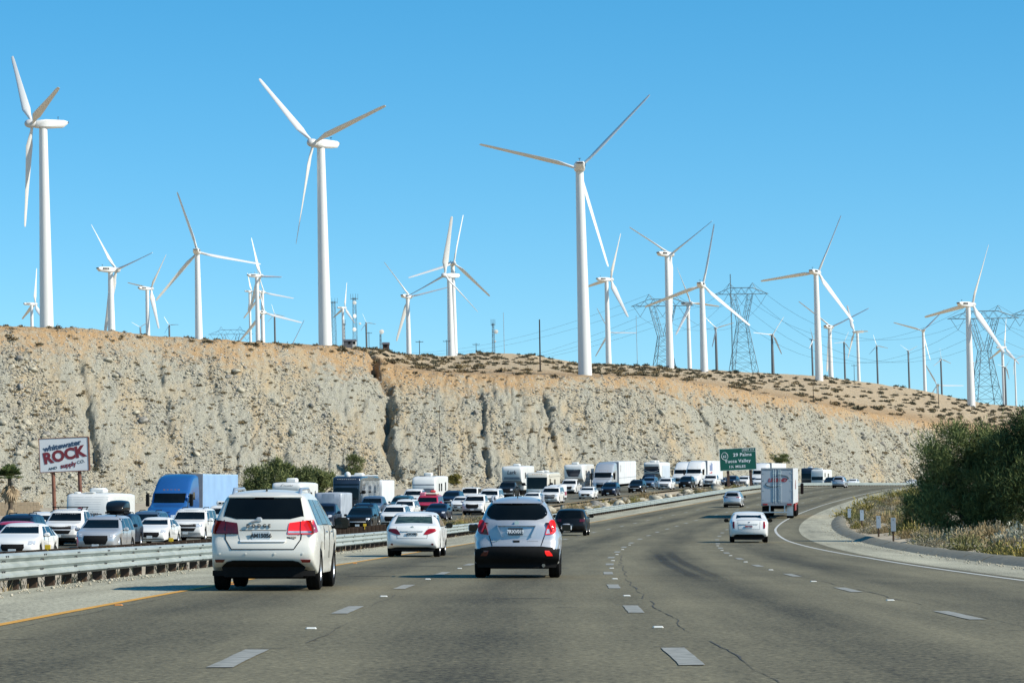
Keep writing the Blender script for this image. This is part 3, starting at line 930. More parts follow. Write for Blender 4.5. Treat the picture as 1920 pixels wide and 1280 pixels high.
# named clumps seen in the photograph
for px, py, s in ((140,612,1.3),(860,690,1.7),(872,688,1.3),(1265,690,1.2),(1230,697,1.2),(540,650,1.1),(640,662,1.2),(1490,720,1.5),(1610,770,1.8),(1565,760,1.7),(765,662,1.1)):
    a, d = hit(px, py); cand.append((a, d, s, 'hill' if px > 840 else 'face'))
cand.sort(key=lambda c: -c[2]/c[1])
zc_ = surf(np.array([c[0] for c in cand]), np.array([c[1] for c in cand]))
restV = {0: [], 1: []}; cnt = {0: 0, 1: 0}; restF = {0: [], 1: []}
for i, (a, d, s, kind) in enumerate(cand):
    loc = (a*d, d, float(zc_[i])-.05)
    if i < 290:
        o = link('desert_shrub', SM[i % 6], None, loc, (0, 0, random.uniform(0, 6.28))); o.scale = (s, s*random.uniform(.8, 1.2), s*random.uniform(.7, 1.0))
        if kind == 'face': tag(o, 'small dry brown shrub clinging to the rocky face of the bluff', 'shrub', 'shrubs on the bluff face')
        else: tag(o, 'rounded dark desert shrub on the sandy hill behind the bluff edge', 'shrub', 'shrubs on the sandy hill')
    else:
        k = 1 if (kind == 'hill') else 0
        V, F_ = SV[i % 6]
        an = random.uniform(0, 6.28); c, s_ = math.cos(an), math.sin(an)
        W = np.stack([V[:, 0]*c-V[:, 1]*s_, V[:, 0]*s_+V[:, 1]*c, V[:, 2]], -1)*s + np.array(loc)
        restV[k].append(W); restF[k].append(F_+cnt[k]); cnt[k] += len(V)
for k, nm_, mt, lb in ((0, 'scrub', M_scrub, 'sparse tufts of dry scrub scattered over the bluff face'), (1, 'scrub', M_scrubd, 'dark low scrub dotted over the sandy hilltop')):
    o = link(nm_, np_mesh(nm_, np.concatenate(restV[k]), np.concatenate(restF[k]), mt)); tag(o, lb, 'scrub', kind='stuff')
# ================================================================== WIND TURBINES
M_turb = pmat('turbine_white', (.66, .66, .64), .42, vary=.05, scale=.25, coat=.1)
M_turbd = pmat('turbine_grey', (.50, .51, .51), .45, vary=.06, scale=.3)
M_nacd = pmat('louvre_dark', (.04, .04, .042), .6)
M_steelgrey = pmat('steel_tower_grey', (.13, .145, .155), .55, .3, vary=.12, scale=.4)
def blade_mesh(sg=1):
    mb = MB(); st = [(0, .026, .026, 0), (.05, .028, .027, 0), (.12, .05, .026, 18), (.2, .082, .022, 16), (.35, .072, .017, 11), (.55, .056, .012, 7), (.75, .042, .008, 4), (.92, .036, .006, 2), (.985, .028, .005, 1), (1.0, .016, .003, 1)]
    n = 12; vs = []
    for z, c, t, tw in st:
        for i in range(n):
            an = 2*math.pi*i/n
            x = c*(.5*math.cos(an) + (.18 if z > .1 else 0)); y = t*.5*math.sin(an)*(1.0 if math.cos(an) > -.2 else .6)
            if z <= .06: x, y = c*.5*math.cos(an), t*.5*math.sin(an)
            a = sg*rad(tw+52); vs.append((x*math.cos(a)-y*math.sin(a), x*math.sin(a)+y*math.cos(a), z))
    fs = [(k*n+i, k*n+(i+1) % n, (k+1)*n+(i+1) % n, (k+1)*n+i) for k in range(len(st)-1) for i in range(n)] + [tuple(range(n-1, -1, -1)), tuple(range((len(st)-1)*n, len(st)*n))]
    mb.add(vs, fs); return mb.mesh('blade', M_turb, True)
BLADE = blade_mesh(); BLADE_AWAY = blade_mesh(-1)
def tower_mesh(mat, top):
    mb = MB(); mb.lathe([(1, 0), (1-(1-top)*.33, .33), (1-(1-top)*.34+.012, .333), (1-(1-top)*.34, .336), (1-(1-top)*.66, .66), (1-(1-top)*.67+.012, .663), (1-(1-top)*.67, .666), (top, 1)], 'Z', n=28)
    mb.add([(top*math.cos(6.283*i/28), top*math.sin(6.283*i/28), 1) for i in range(28)], [tuple(range(28))])
    return mb.mesh('tower', mat, True)
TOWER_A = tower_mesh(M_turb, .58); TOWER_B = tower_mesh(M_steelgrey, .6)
def nac_mesh(mat, matd):
    # local: +Y points to the hub, Z up, unit = blade length
    mb = MB(); pr = [(-.24, .035, .03, .052), (-.20, .048, -.005, .062), (-.02, .055, -.018, .066), (.07, .048, -.012, .055), (.085, .035, 0, .045)]
    vs = []
    for y, w, z0, z1 in pr:
        vs += [(-w, y, z0+.012), (-w*.8, y, z0), (w*.8, y, z0), (w, y, z0+.012), (w, y, z1-.014), (w*.75, y, z1), (-w*.75, y, z1), (-w, y, z1-.014)]
    fs = [(k*8+i, k*8+(i+1) % 8, (k+1)*8+(i+1) % 8, (k+1)*8+i) for k in range(4) for i in range(8)] + [tuple(range(32, 40))]
    mb.add(vs, fs, 0); mb.add(vs[:8], [tuple(range(7, -1, -1))], 0)
    mb.box(-.03, .03, -.247, -.222, .034, .05, 1)
    for i in range(4): mb.box(.0495, .0565, -.17+i*.03, -.15+i*.03, .02, .05, 1)
    mb.tube((0, -.15, .06), (0, -.15, .1), .0025, n=5, mi=1); mb.tube((-.015, -.15, .095), (.015, -.15, .095), .0025, n=5, mi=1)
    return mb.mesh('nacelle', [mat, matd], True)
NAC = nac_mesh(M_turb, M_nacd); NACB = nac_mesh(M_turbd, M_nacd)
mb = MB(); mb.lathe([(.036, -.03), (.042, -.005), (.042, .03), (.034, .055), (.018, .07), (.001, .074)], 'Y', n=16); mb.add([(.036*math.cos(6.283*i/16), -.03, .036*math.sin(6.283*i/16)) for i in range(16)], [tuple(range(16))])
HUB = mb.mesh('hub', M_turbd, True)
LEAN = rad(-1.5)
RL = Matrix.Rotation(LEAN, 3, 'Y')
import itertools
def fit(hub, tips):
    v = [(t[0]-hub[0], hub[1]-t[1]) for t in tips]
    best = None
    for pm_ in itertools.permutations(range(3)):
        for f in range(0, 120, 1):
            ph = [rad(f+120*k) for k in range(3)]
            cy = [math.cos(p) for p in ph]; sx = [math.sin(p) for p in ph]
            y = [v[i][1] for i in pm_]; x = [v[i][0] for i in pm_]
            L_ = sum(a*b for a, b in zip(y, cy))/1.5; kx = sum(a*b for a, b in zip(x, sx))/1.5
            if L_ <= 0 or kx < 0: continue
            e = sum((a-L_*b)**2 for a, b in zip(y, cy)) + sum((a-kx*b)**2 for a, b in zip(x, sx))
            if best is None or e < best[0]: best = (e, L_, kx, f)
    return best
def turbine(label, hub, tips, hx, hy, kind='A', d=None, Lr=None, group='white wind turbines on the ridge', L=None, psi=None, ph=None):
    if tips:
        e_, Lp, kx, f = fit(hub, tips)
        Lp = max(Lp, kx*.98); cps = min(1.0, kx/Lp)
    else:
        Lp, cps, f = L, math.cos(rad(psi)), ph
    Lr = Lr or (22.0 if kind == 'A' else 9.0)
    d = d or F*Lr/Lp
    Lr = Lp*d/F
    sps = math.sqrt(max(0, 1-cps*cps))
    n = Vector((hx*sps, hy*cps, 0)).normalized() if (sps+cps) > 0 else Vector((0, -1, 0))
    e = Vector((-n.y, n.x, 0))
    if e.x < 0: e = -e
    H = at(hub[0], hub[1], d)
    ov = .11*Lr
    h = 2.0*Lr
    for _ in range(4):
        base = H - RL @ (n*ov + Vector((0, 0, h+.025*Lr)))
        g = float(surf(base.x/base.y, base.y)[0])
        h += base.z-g
        h = max(h, .8*Lr)
    base = H - RL @ (n*ov + Vector((0, 0, h+.025*Lr)))
    root = empty('wind_turbine', base); root.rotation_euler = (0, LEAN, 0)
    tag(root, label, 'wind turbine', group)
    r0 = (.068 if kind == "A" else .085)*Lr*(.9+.1*h/(2*Lr))
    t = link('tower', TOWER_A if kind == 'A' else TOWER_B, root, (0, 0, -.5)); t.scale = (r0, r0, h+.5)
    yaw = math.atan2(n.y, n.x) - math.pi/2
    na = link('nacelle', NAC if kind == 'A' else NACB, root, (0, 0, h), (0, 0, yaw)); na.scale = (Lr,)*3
    hl = Vector((0, 0, h+.025*Lr)) + n*ov
    hb = link('hub', HUB, root, hl, (0, 0, yaw)); hb.scale = (Lr,)*3
    for k in range(3):
        p = rad(f+120*k); b = e*math.sin(p)+Vector((0, 0, math.cos(p)))
        c = n.cross(b)
        m3 = Matrix((c, n, b)).transposed()
        o = link('blade', BLADE if hy < 0 else BLADE_AWAY, root, hl + b*.02*Lr); o.rotation_euler = m3.to_euler(); o.scale = (Lr*(1.0 if Lp > 150 else 1.4), Lr*(1.0 if Lp > 150 else 1.4), Lr) if kind == "A" else (Lr*1.6, Lr*1.6, Lr)
    return root, d
TB = [
 ('tall white wind turbine at the far left, foremost of the row', (60,232), [(13,92),(135,186),(20,420)], -1, -1, 'A', None),
 ('tall white wind turbine on the bluff edge left of the deep gully', (587,268), [(494,137),(732,211),(540,452)], -1, -1, 'A', None),
 ('tallest white wind turbine in the middle, seen from behind its nacelle', (1086,316), [(899,276),(1218,187),(1133,505)], 1, 1, 'A', None),
 ('white wind turbine with its nacelle pointing left, second from the left', (218,506), [(154,406),(290,486),(200,612)], 1, 1, 'A', 1010),
 ('smaller white wind turbine between the second and fourth tall ones at left', (283,541), [(229,523),(311,484),(297,617)], 1, 1, 'A', None),
 ('white wind turbine with a dark louvred nacelle rear at left', (371,473), [(337,361),(487,497),(291,561)], 1, 1, 'A', 1010),
 ('white wind turbine half hidden behind the foremost tower at far left', (66,570), [(42,587),(105,616),(62,505)], 1, 1, 'A', None),
 ('highest turbine of the overlapping cluster left of the bluff-edge turbine', (489,517), [(465,443),(532,530),(467,580)], 1, 1, 'A', None),
 ('middle turbine of the overlapping cluster, nacelle end on', (495,548), [(481,489),(551,559),(454,596)], 1, 1, 'A', None),
 ('lowest turbine of the overlapping cluster, dark nacelle rear', (496,586), [(470,502),(567,608),(447,632)], 1, 1, 'A', None),
 ('faint turbine at the back of the overlapping cluster', (472,546), [(462,582),(467,512),(490,546)], 1, 1, 'A', 2300),
 ('turbine behind the bluff edge with only one dark blade rising over it', (541,660), [(577,600),(570,715),(478,668)], 1, 1, 'A', None),
 ('white turbine with the dark upright blade between two lattice masts', (647,577), [(649,524),(668,602),(624,583)], 1, 1, 'A', None),
 ('white turbine with dark nacelle rear and lowered left blade near mid picture', (769,556), [(719,492),(842,549),(742,640)], 1, 1, 'A', None),
 ('front turbine of the overlapping pair, hub turned to the left', (834,516), [(857,406),(770,543),(908,588)], -1, -1, 'A', 1150),
 ('rear turbine of the overlapping pair, hub showing above the front one', (851,493), [(873,405),(917,556),(769,520)], 1, -1, 'A', 1400),
 ('white turbine just right of the tallest middle one', (1145,524), [(1164,445),(1181,600),(1100,533)], 1, 1, 'A', None),
 ('turbine hidden behind another tower, only three thin blades showing', (1143,623), [(1122,577),(1193,626),(1117,666)], 1, 1, 'A', None),
 ('white turbine with two raised blades in front of the left pylon', (1258,477), [(1184,420),(1330,425),(1258,590)], 1, 1, 'A', 1160),
 ('white turbine with dark nacelle rear between the two lattice pylons', (1318,535), [(1341,422),(1212,570),(1402,612)], 1, 1, 'A', 1128),
 ('white turbine with thin tower behind the left pylon', (1295,568), [(1261,497),(1344,571),(1261,620)], 1, -1, 'A', None),
 ('white turbine standing on the sandy hill right of the second pylon', (1534,511), [(1580,409),(1434,521),(1594,605)], 1, 1, 'A', 1180),
 ('white turbine with a small plinth behind the hilltop turbine', (1559,613), [(1501,562),(1623,586),(1550,696)], 1, 1, 'A', None),
 ('white turbine seen edge on with its nacelle to the right', (1602,622), [(1597,572),(1622,624),(1590,670)], -1, -1, 'A', None),
 ('white turbine with drooping blade behind the hill, right of centre', (1730,620), [(1676,604),(1770,583),(1742,675)], 1, 1, 'A', None),
 ('tall white turbine in front of the rightmost pylon', (1823,571), [(1846,466),(1744,587),(1870,665)], 1, 1, 'A', 1150),
 ('white turbine behind the rightmost pylon with one upright blade', (1884,651), [(1882,599),(1910,687),(1866,668)], 1, 1, 'A', None),
 ('white turbine at the far right edge beyond the pylon', (1902,674), [(1932,648),(1886,700),(1885,665)], 1, 1, 'A', 2100),
 ('turbine low behind the hill with dark nacelle and level blade', (1757,722), [(1738,692),(1807,717),(1727,757)], 1, 1, 'A', None),
]
TS = [
 ('small dark-towered turbine behind the overlapping cluster at left', (515,589), [(510,569),(535,594),(504,601)]),
 ('small dark-towered turbine right of the tall lattice mast', (687,605), [(680,586),(705,607),(678,617)]),
 ('small turbine with dark tower between the pylons', (1343,615), [(1326,597),(1382,607),(1335,655)]),
 ('nearest of the small dark-towered turbines, at the bluff edge', (1449,627), [(1470,597),(1412,621),(1467,665)]),
 ('small dark-towered turbine left of the hilltop turbine', (1524,636), [(1517,614),(1533,637),(1511,652)]),
 ('small dark-towered turbine right of the hilltop turbine', (1583,641), [(1593,622),(1564,642),(1595,657)]),
 ('small dark-towered turbine on the hill skyline, third of the right-hand row', (1644,648), [(1640,629),(1668,655),(1633,663)]),
 ('small dark-towered turbine with one blade straight down', (1704,658), [(1691,648),(1724,650),(1705,680)]),
 ('small dark-towered turbine with one blade straight up', (1765,673), [(1763,652),(1782,680),(1748,686)]),
 ('small dark-towered turbine half hidden behind the tower by the rightmost pylon', (1826,680), [(1815,664),(1846,672),(1822,700)]),
 ('small dark-towered turbine behind the last pylon at right', (1886,688), [(1868,684),(1897,672),(1893,712)]),
 ('tiny turbine on the skyline between the left-hand turbines', (317,609), [(336,600),(313,592),(305,622)]),
 ('tiny turbine low on the skyline left of a thin tower', (263,613), [(248,604),(281,605),(264,628)]),
]
for lb, hub, tips, hx, hy, kd, d in TB:
    turbine(lb, hub, tips, hx, hy, kd, d)
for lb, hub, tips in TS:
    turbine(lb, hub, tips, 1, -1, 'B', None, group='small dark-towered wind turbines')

# ================================================================== PYLONS, MASTS, POLES, WIRES
M_lat = pmat('galvanised_lattice', (.11, .17, .21), .55, .4, vary=.1, scale=.3)  # blue of haze and sky mixed into the steel colour
M_faint = pmat('pale_mast', (.34, .44, .50), .6)  # pale blue tone stands in for thin masts fading into the sky
M_dish = pmat('dish_white', (.68, .68, .64), .5)
M_pole = pmat('dark_pole_wood', (.035, .026, .02), .9, scale=1)
WIRE = {}
def pylon(label, cxp, top, arm_px, d, horn=True):
    H = at(cxp, top, d)
    g = float(surf(H.x/H.y, d)[0])
    h = H.z-g
    root = tag(empty('lattice_pylon', (H.x, d, g)), label, 'pylon', 'lattice pylons'); root.rotation_euler = (0, LEAN, .18)
    A_ = arm_px*d/F
    S = 46.0                              # nominal height above the waist's foot
    r = .135 if d < 2000 else .10
    zc = h-4.5; zt = h-1.2                # crossarm bottom chord, top chord
    zw = h-19                             # waist
    wb_, ww, wt = max(4.0, 2.3+(zw)*.16), 2.3, .42*A_
    legs = MB()
    cn = [(-1, -1), (1, -1), (1, 1), (-1, 1)]
    nb = max(3, int(zw/5))
    lv = [zw*(i/nb)**.9 for i in range(nb+1)]
    wd = lambda z: wb_+(ww-wb_)*z/zw
    for sx, sy in cn: legs.tube((sx*wb_, sy*wb_, -1), (sx*ww, sy*ww, zw), r*1.3, n=5)
    legs.build('leg_frame', M_lat, root)
    br = MB()
    for i in range(nb):
        z0, z1 = lv[i], lv[i+1]; w0, w1 = wd(z0), wd(z1)
        for k in range(4):
            (ax, ay), (bx, by) = cn[k], cn[(k+1) % 4]
            br.tube((ax*w0, ay*w0, z0), (bx*w1, by*w1, z1), r*.7, n=4, caps=False)
            br.tube((bx*w0, by*w0, z0), (ax*w1, ay*w1, z1), r*.7, n=4, caps=False)
            br.tube((ax*w1, ay*w1, z1), (bx*w1, by*w1, z1), r*.7, n=4, caps=False)
    br.build('bracing', M_lat, root)
    up = MB()
    for s in (-1, 1):                     # the two limbs of the window
        for y in (-1, 1):
            up.tube((s*ww, y*ww, zw), (s*wt, y*1.0, zc), r*1.2, n=5)
            up.tube((s*.3, y*ww, zw), (s*(wt-2.6), y*1.0, zc), r, n=5)
            m = 5
            for i in range(m):
                a, b = i/m, (i+1)/m
                p = lambda t: Vector((s*(ww+(wt-ww)*t), y*(ww+(1-ww)*t), zw+(zc-zw)*t)); q_ = lambda t: Vector((s*(.3+(wt-2.9)*t), y*(ww+(1-ww)*t), zw+(zc-zw)*t))
                up.tube(p(a), q_(b), r*.65, n=4, caps=False); up.tube(q_(b), p(b), r*.65, n=4, caps=False)
    up.build('window_limb', M_lat, root)
    arm = MB()
    m = 14
    for y in (-1, 1):
        arm.tube((-A_, 0, zc), (-wt, y, zc), r, n=5); arm.tube((-wt, y, zc), (wt, y, zc), r, n=5); arm.tube((wt, y, zc), (A_, 0, zc), r, n=5)
        arm.tube((-A_, 0, zc), (-wt, y, zt), r, n=5); arm.tube((-wt, y, zt), (wt, y, zt), r, n=5); arm.tube((wt, y, zt), (A_, 0, zc), r, n=5)
        zz = lambda x: zc+(zt-zc)*min(1, (A_-abs(x))/(A_-wt))
        for i in range(m):
            x0 = -A_+2*A_*i/m; x1 = -A_+2*A_*(i+1)/m; yy = y*.7
            if i % 2 == 0: arm.tube((x0, yy, zc), (x1, yy, zz(x1)), r*.65, n=4, caps=False)
            else: arm.tube((x0, yy, zz(x0)), (x1, yy, zc), r*.65, n=4, caps=False)
    arm.build('crossarm', M_lat, root)
    for s in (-1, 1):
        hn = MB(); hn.tube((s*(wt-1.5), 0, zt), (s*wt, 0, h+1.2), r, n=5); hn.tube((s*(wt+1.8), 0, zt-.4), (s*wt, 0, h+1.2), r, n=5); hn.tube((s*(wt-.6), 0, zt+1.2), (s*(wt+.9), 0, zt+1.0), r*.7, n=4)
        hn.build('peak', M_lat, root)
    hang = []
    for c in (-A_*.72, 0, A_*.72):
        st = MB(); wv = 3.2
        st.tube((c-wv, 0, zc), (c, 0, zc-5), .10, n=5); st.tube((c+wv, 0, zc), (c, 0, zc-5), .10, n=5)
        st.build('insulator_string', M_lat, root)
        hang.append(Vector((H.x, d, g)) + Matrix.Rotation(.18, 3, 'Z') @ (RL @ Vector((c, 0, zc-5))))
    for s in (-1, 1): hang.append(Vector((H.x, d, g)) + RL @ Vector((s*wt, 0, h+1.2)))
    return hang
P1 = pylon('lattice pylon behind the turbine with two raised blades', 1246, 556, 60, 1500)
P2 = pylon('lattice pylon between the dark-louvred turbine and the small dark tower', 1395, 535, 52, 1620)
P3 = pylon('rightmost whole lattice pylon, standing on the sandy hill', 1848, 578, 70, 1400)
P4 = pylon('lattice pylon cut off by the right edge of the picture', 1962, 572, 66, 1450)
P0 = pylon('distant lattice pylon with only its crossarm above the bluff at left', 438, 615, 42, 2300)
M_wire = pmat('conductor', (.05, .07, .085), .5, .4)
def wire(p, q_, sag, lb, r=.055):
    pts = [p.lerp(q_, t/14) - Vector((0, 0, sag*4*(t/14)*(1-t/14))) for t in range(15)]
    mb = MB(); mb.path(pts, r, 4)
    o = mb.build('power_line', M_wire); tag(o, lb, 'power line', 'conductors strung between the pylons')
PL = [at(640, 690, 2300), at(660, 682, 2300), at(680, 676, 2300), at(620, 650, 2300), at(640, 655, 2300)]
for i in range(5):
    nm_ = ('left', 'middle', 'right', 'left earth', 'right earth')[i]
    wire(PL[i], P1[i], 14, 'thin %s wire running left from the pylon behind the raised-blade turbine' % nm_)
    wire(P2[i], P3[i], 22, 'thin %s wire hanging between the second pylon and the rightmost whole pylon' % nm_)
    wire(P1[i], P2[i], 10, 'thin %s wire between the two central pylons' % nm_)
    wire(P3[i], P4[i]+Vector((60, 10, -6)), 12, 'thin %s wire running right from the rightmost whole pylon' % nm_)
def mast(label, px, top, wpx, d, dishes=(), arms=True):
    H = at(px, top, d); g = float(surf(H.x/H.y, d)[0]); h = max(8, H.z-g)
    root = tag(empty('radio_mast', (H.x, d, g)), label, 'mast', 'radio masts on the ridge'); root.rotation_euler = (0, LEAN, .4)
    w = wpx*d/F/2; t = w*.55; r = max(.05, w*.055) if wpx > 1.7 else .03
    cn = [(-1, -1), (1, -1), (1, 1), (-1, 1)]
    lm = MB()
    for sx, sy in cn: lm.tube((sx*w, sy*w, -1), (sx*t, sy*t, h), r, n=5)
    n = max(5, int(h/(2.2*w+.6)))
    for i in range(n):
        z0, z1 = h*i/n, h*(i+1)/n; w0 = w+(t-w)*i/n; w1 = w+(t-w)*(i+1)/n
        for k in range(4):
            (ax, ay), (bx, by) = cn[k], cn[(k+1) % 4]
            lm.tube((ax*w0, ay*w0, z0), (bx*w1, by*w1, z1), r*.7, n=4, caps=False)
            lm.tube((ax*w1, ay*w1, z1), (bx*w1, by*w1, z1), r*.6, n=4, caps=False)
            lm.tube((bx*w0, by*w0, z0), (ax*w1, ay*w1, z1), r*.6, n=4, caps=False)
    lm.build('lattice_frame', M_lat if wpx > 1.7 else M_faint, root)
    if arms:
        am_ = MB(); am_.box(-w*1.6, w*1.6, -.1, .1, h-.6, h-.3); am_.box(-.1, .1, -w*1.6, w*1.6, h-.65, h-.35)
        for x in (-w*1.6, -w*.6, w*.6, w*1.6): am_.tube((x, 0, h-.9), (x, 0, h+1.5), .07, n=5)
        am_.build('antenna_arm', M_lat, root)
    for (dx, dy, rr) in dishes:
        p = at(dx, dy, d); R_ = rr*d/F
        mb = MB(); mb.lathe([(.01, .35), (.5, .28), (.85, .12), (1, -.1), (1, -.35), (.3, -.5), (.01, -.5)], 'Y', n=18)
        o = mb.build('dish_antenna', M_dish, root, True); o.scale = (R_,)*3
        o.location = Vector((p.x-H.x, -w-R_*.5, p.z-g)); o.rotation_euler = (0, 0, random.uniform(-.7, .3))
    return root
mast('tall lattice radio mast with white dishes right of the bluff-edge turbine', 668, 558, 9, 1250, ((666,568,3.6),(665,593,3.8),(664,618,3.8),(676,607,2.4)))
mast('broad lattice mast half hidden behind the bluff-edge turbine tower', 629, 565, 10, 1400)
mast('short slim lattice mast beside the white turbine with the dark blade', 648, 606, 3.5, 1300)
mast('lattice mast with one white dish left of the dark pole', 926, 606, 5, 1150, ((930,622,4.0),(928,640,2)))
mast('short lattice stand with a round white dish on top', 715, 626, 4, 1100, ((716,622,4.4),), False)
mast('very thin tall mast behind the second pylon', 1375, 514, 2, 1750, (), False)
mast('faint thin mast right of the dish mast', 947, 586, 1.0, 1500, (), False)
mast('faint thin mast left of the first pylon', 1196, 592, 1.0, 1500, (), False)
def pole(label, px, top, by, r0=.16, cross=False, d=None):
    if d is None: a, d = hit(px, by)
    H = at(px, top, d); g = float(surf(H.x/H.y, d)[0])
    mb = MB(); mb.tube((0, 0, -.6), (0, 0, H.z-g), r0, r0*.75, 8)
    root = tag(empty('utility_pole', (H.x, d, g)), label, 'pole', 'utility poles on the bluff'); root.rotation_euler = (0, LEAN*.6, 0)
    mb.build('shaft', M_pole, root, True)
    cb = MB(); z = H.z-g
    if cross:
        cb.box(-1.2, 1.2, -.06, .06, z-.6, z-.45)
        for x in (-1.1, -.4, .4, 1.1): cb.tube((x, 0, z-.45), (x, 0, z-.2), .05, n=6)
        cb.build('crossarm', M_pole, root)
    else:
        cb.tube((0, 0, z-.02), (0, 0, z+.06), r0*.8, r0*.3, 8); cb.build('cap', M_pole, root)
pole('dark bare pole standing at the bluff edge left of the tallest turbine', 1013, 599, 696, .18)
pole('thin bare pole standing against the rocky face above the motorhome', 826, 760, 893, .07)
pole('short stout dark post at the foot of the bluff', 822, 872, 906, .16)
pole('utility pole with a crossarm right of the lowered-blade turbine', 787, 638, 666, .13, True, 1000)
pole('utility pole just left of the overlapping pair of turbines', 838, 637, 668, .12, True, 1050)
pole('small utility pole with a crossarm left of the dish mast', 893, 643, 664, .12, True, 1080)
pole('slim utility pole on the hill left of the edge-on turbine', 1602, 683, 711, .13, True)
pole('slim pole beside the small turbine right of the lattice mast', 693, 622, 648, .12, True, 1200)
pole('thin bare pole among the shrubs below the hilltop turbine', 1525, 712, 752, .09)
pole('thin bare pole on the slope right of the small skyline turbines', 1760, 722, 758, .12)
# sheds of the mast site
M_shed = pmat('shed_brown', (.07, .045, .04), .8); M_shedw = pmat('shed_pale', (.55, .53, .48), .7); M_roofg = pmat('shed_roof', (.10, .10, .11), .7)
def shed(label, px, py, wpx, hpx, m, d):
    p = at(px, py, d); w = wpx*d/F/2; hh = hpx*d/F
    root = tag(empty('equipment_hut', (p.x, d, p.z)), label, 'hut')
    mb = MB(); mb.box(-w, w, 0, 5, -3, hh); mb.build('wall', m, root)
    mb = MB(); mb.add([(-w-.2, -.3, hh), (w+.2, -.3, hh), (w+.2, 5.3, hh), (-w-.2, 5.3, hh), (-w-.2, 2.5, hh+.8), (w+.2, 2.5, hh+.8)], [(0, 1, 5, 4), (2, 3, 4, 5), (0, 4, 3), (1, 2, 5), (0, 3, 2, 1)]); mb.build('roof', M_roofg, root)
    mb = MB(); mb.box(-.5, .5, -.06, .02, -.2, hh*.75); mb.build('door', M_black, root)
shed('small dark hut beside the short dish stand on the ridge', 723, 650, 12, 5, M_shed, 1105)
shed('long low dark hut below the white turbine on the ridge', 655, 644, 22, 5, M_roofg, 1290)
shed('small pale hut left of the dark ridge hut', 664, 644, 6, 5, M_shedw, 1230)
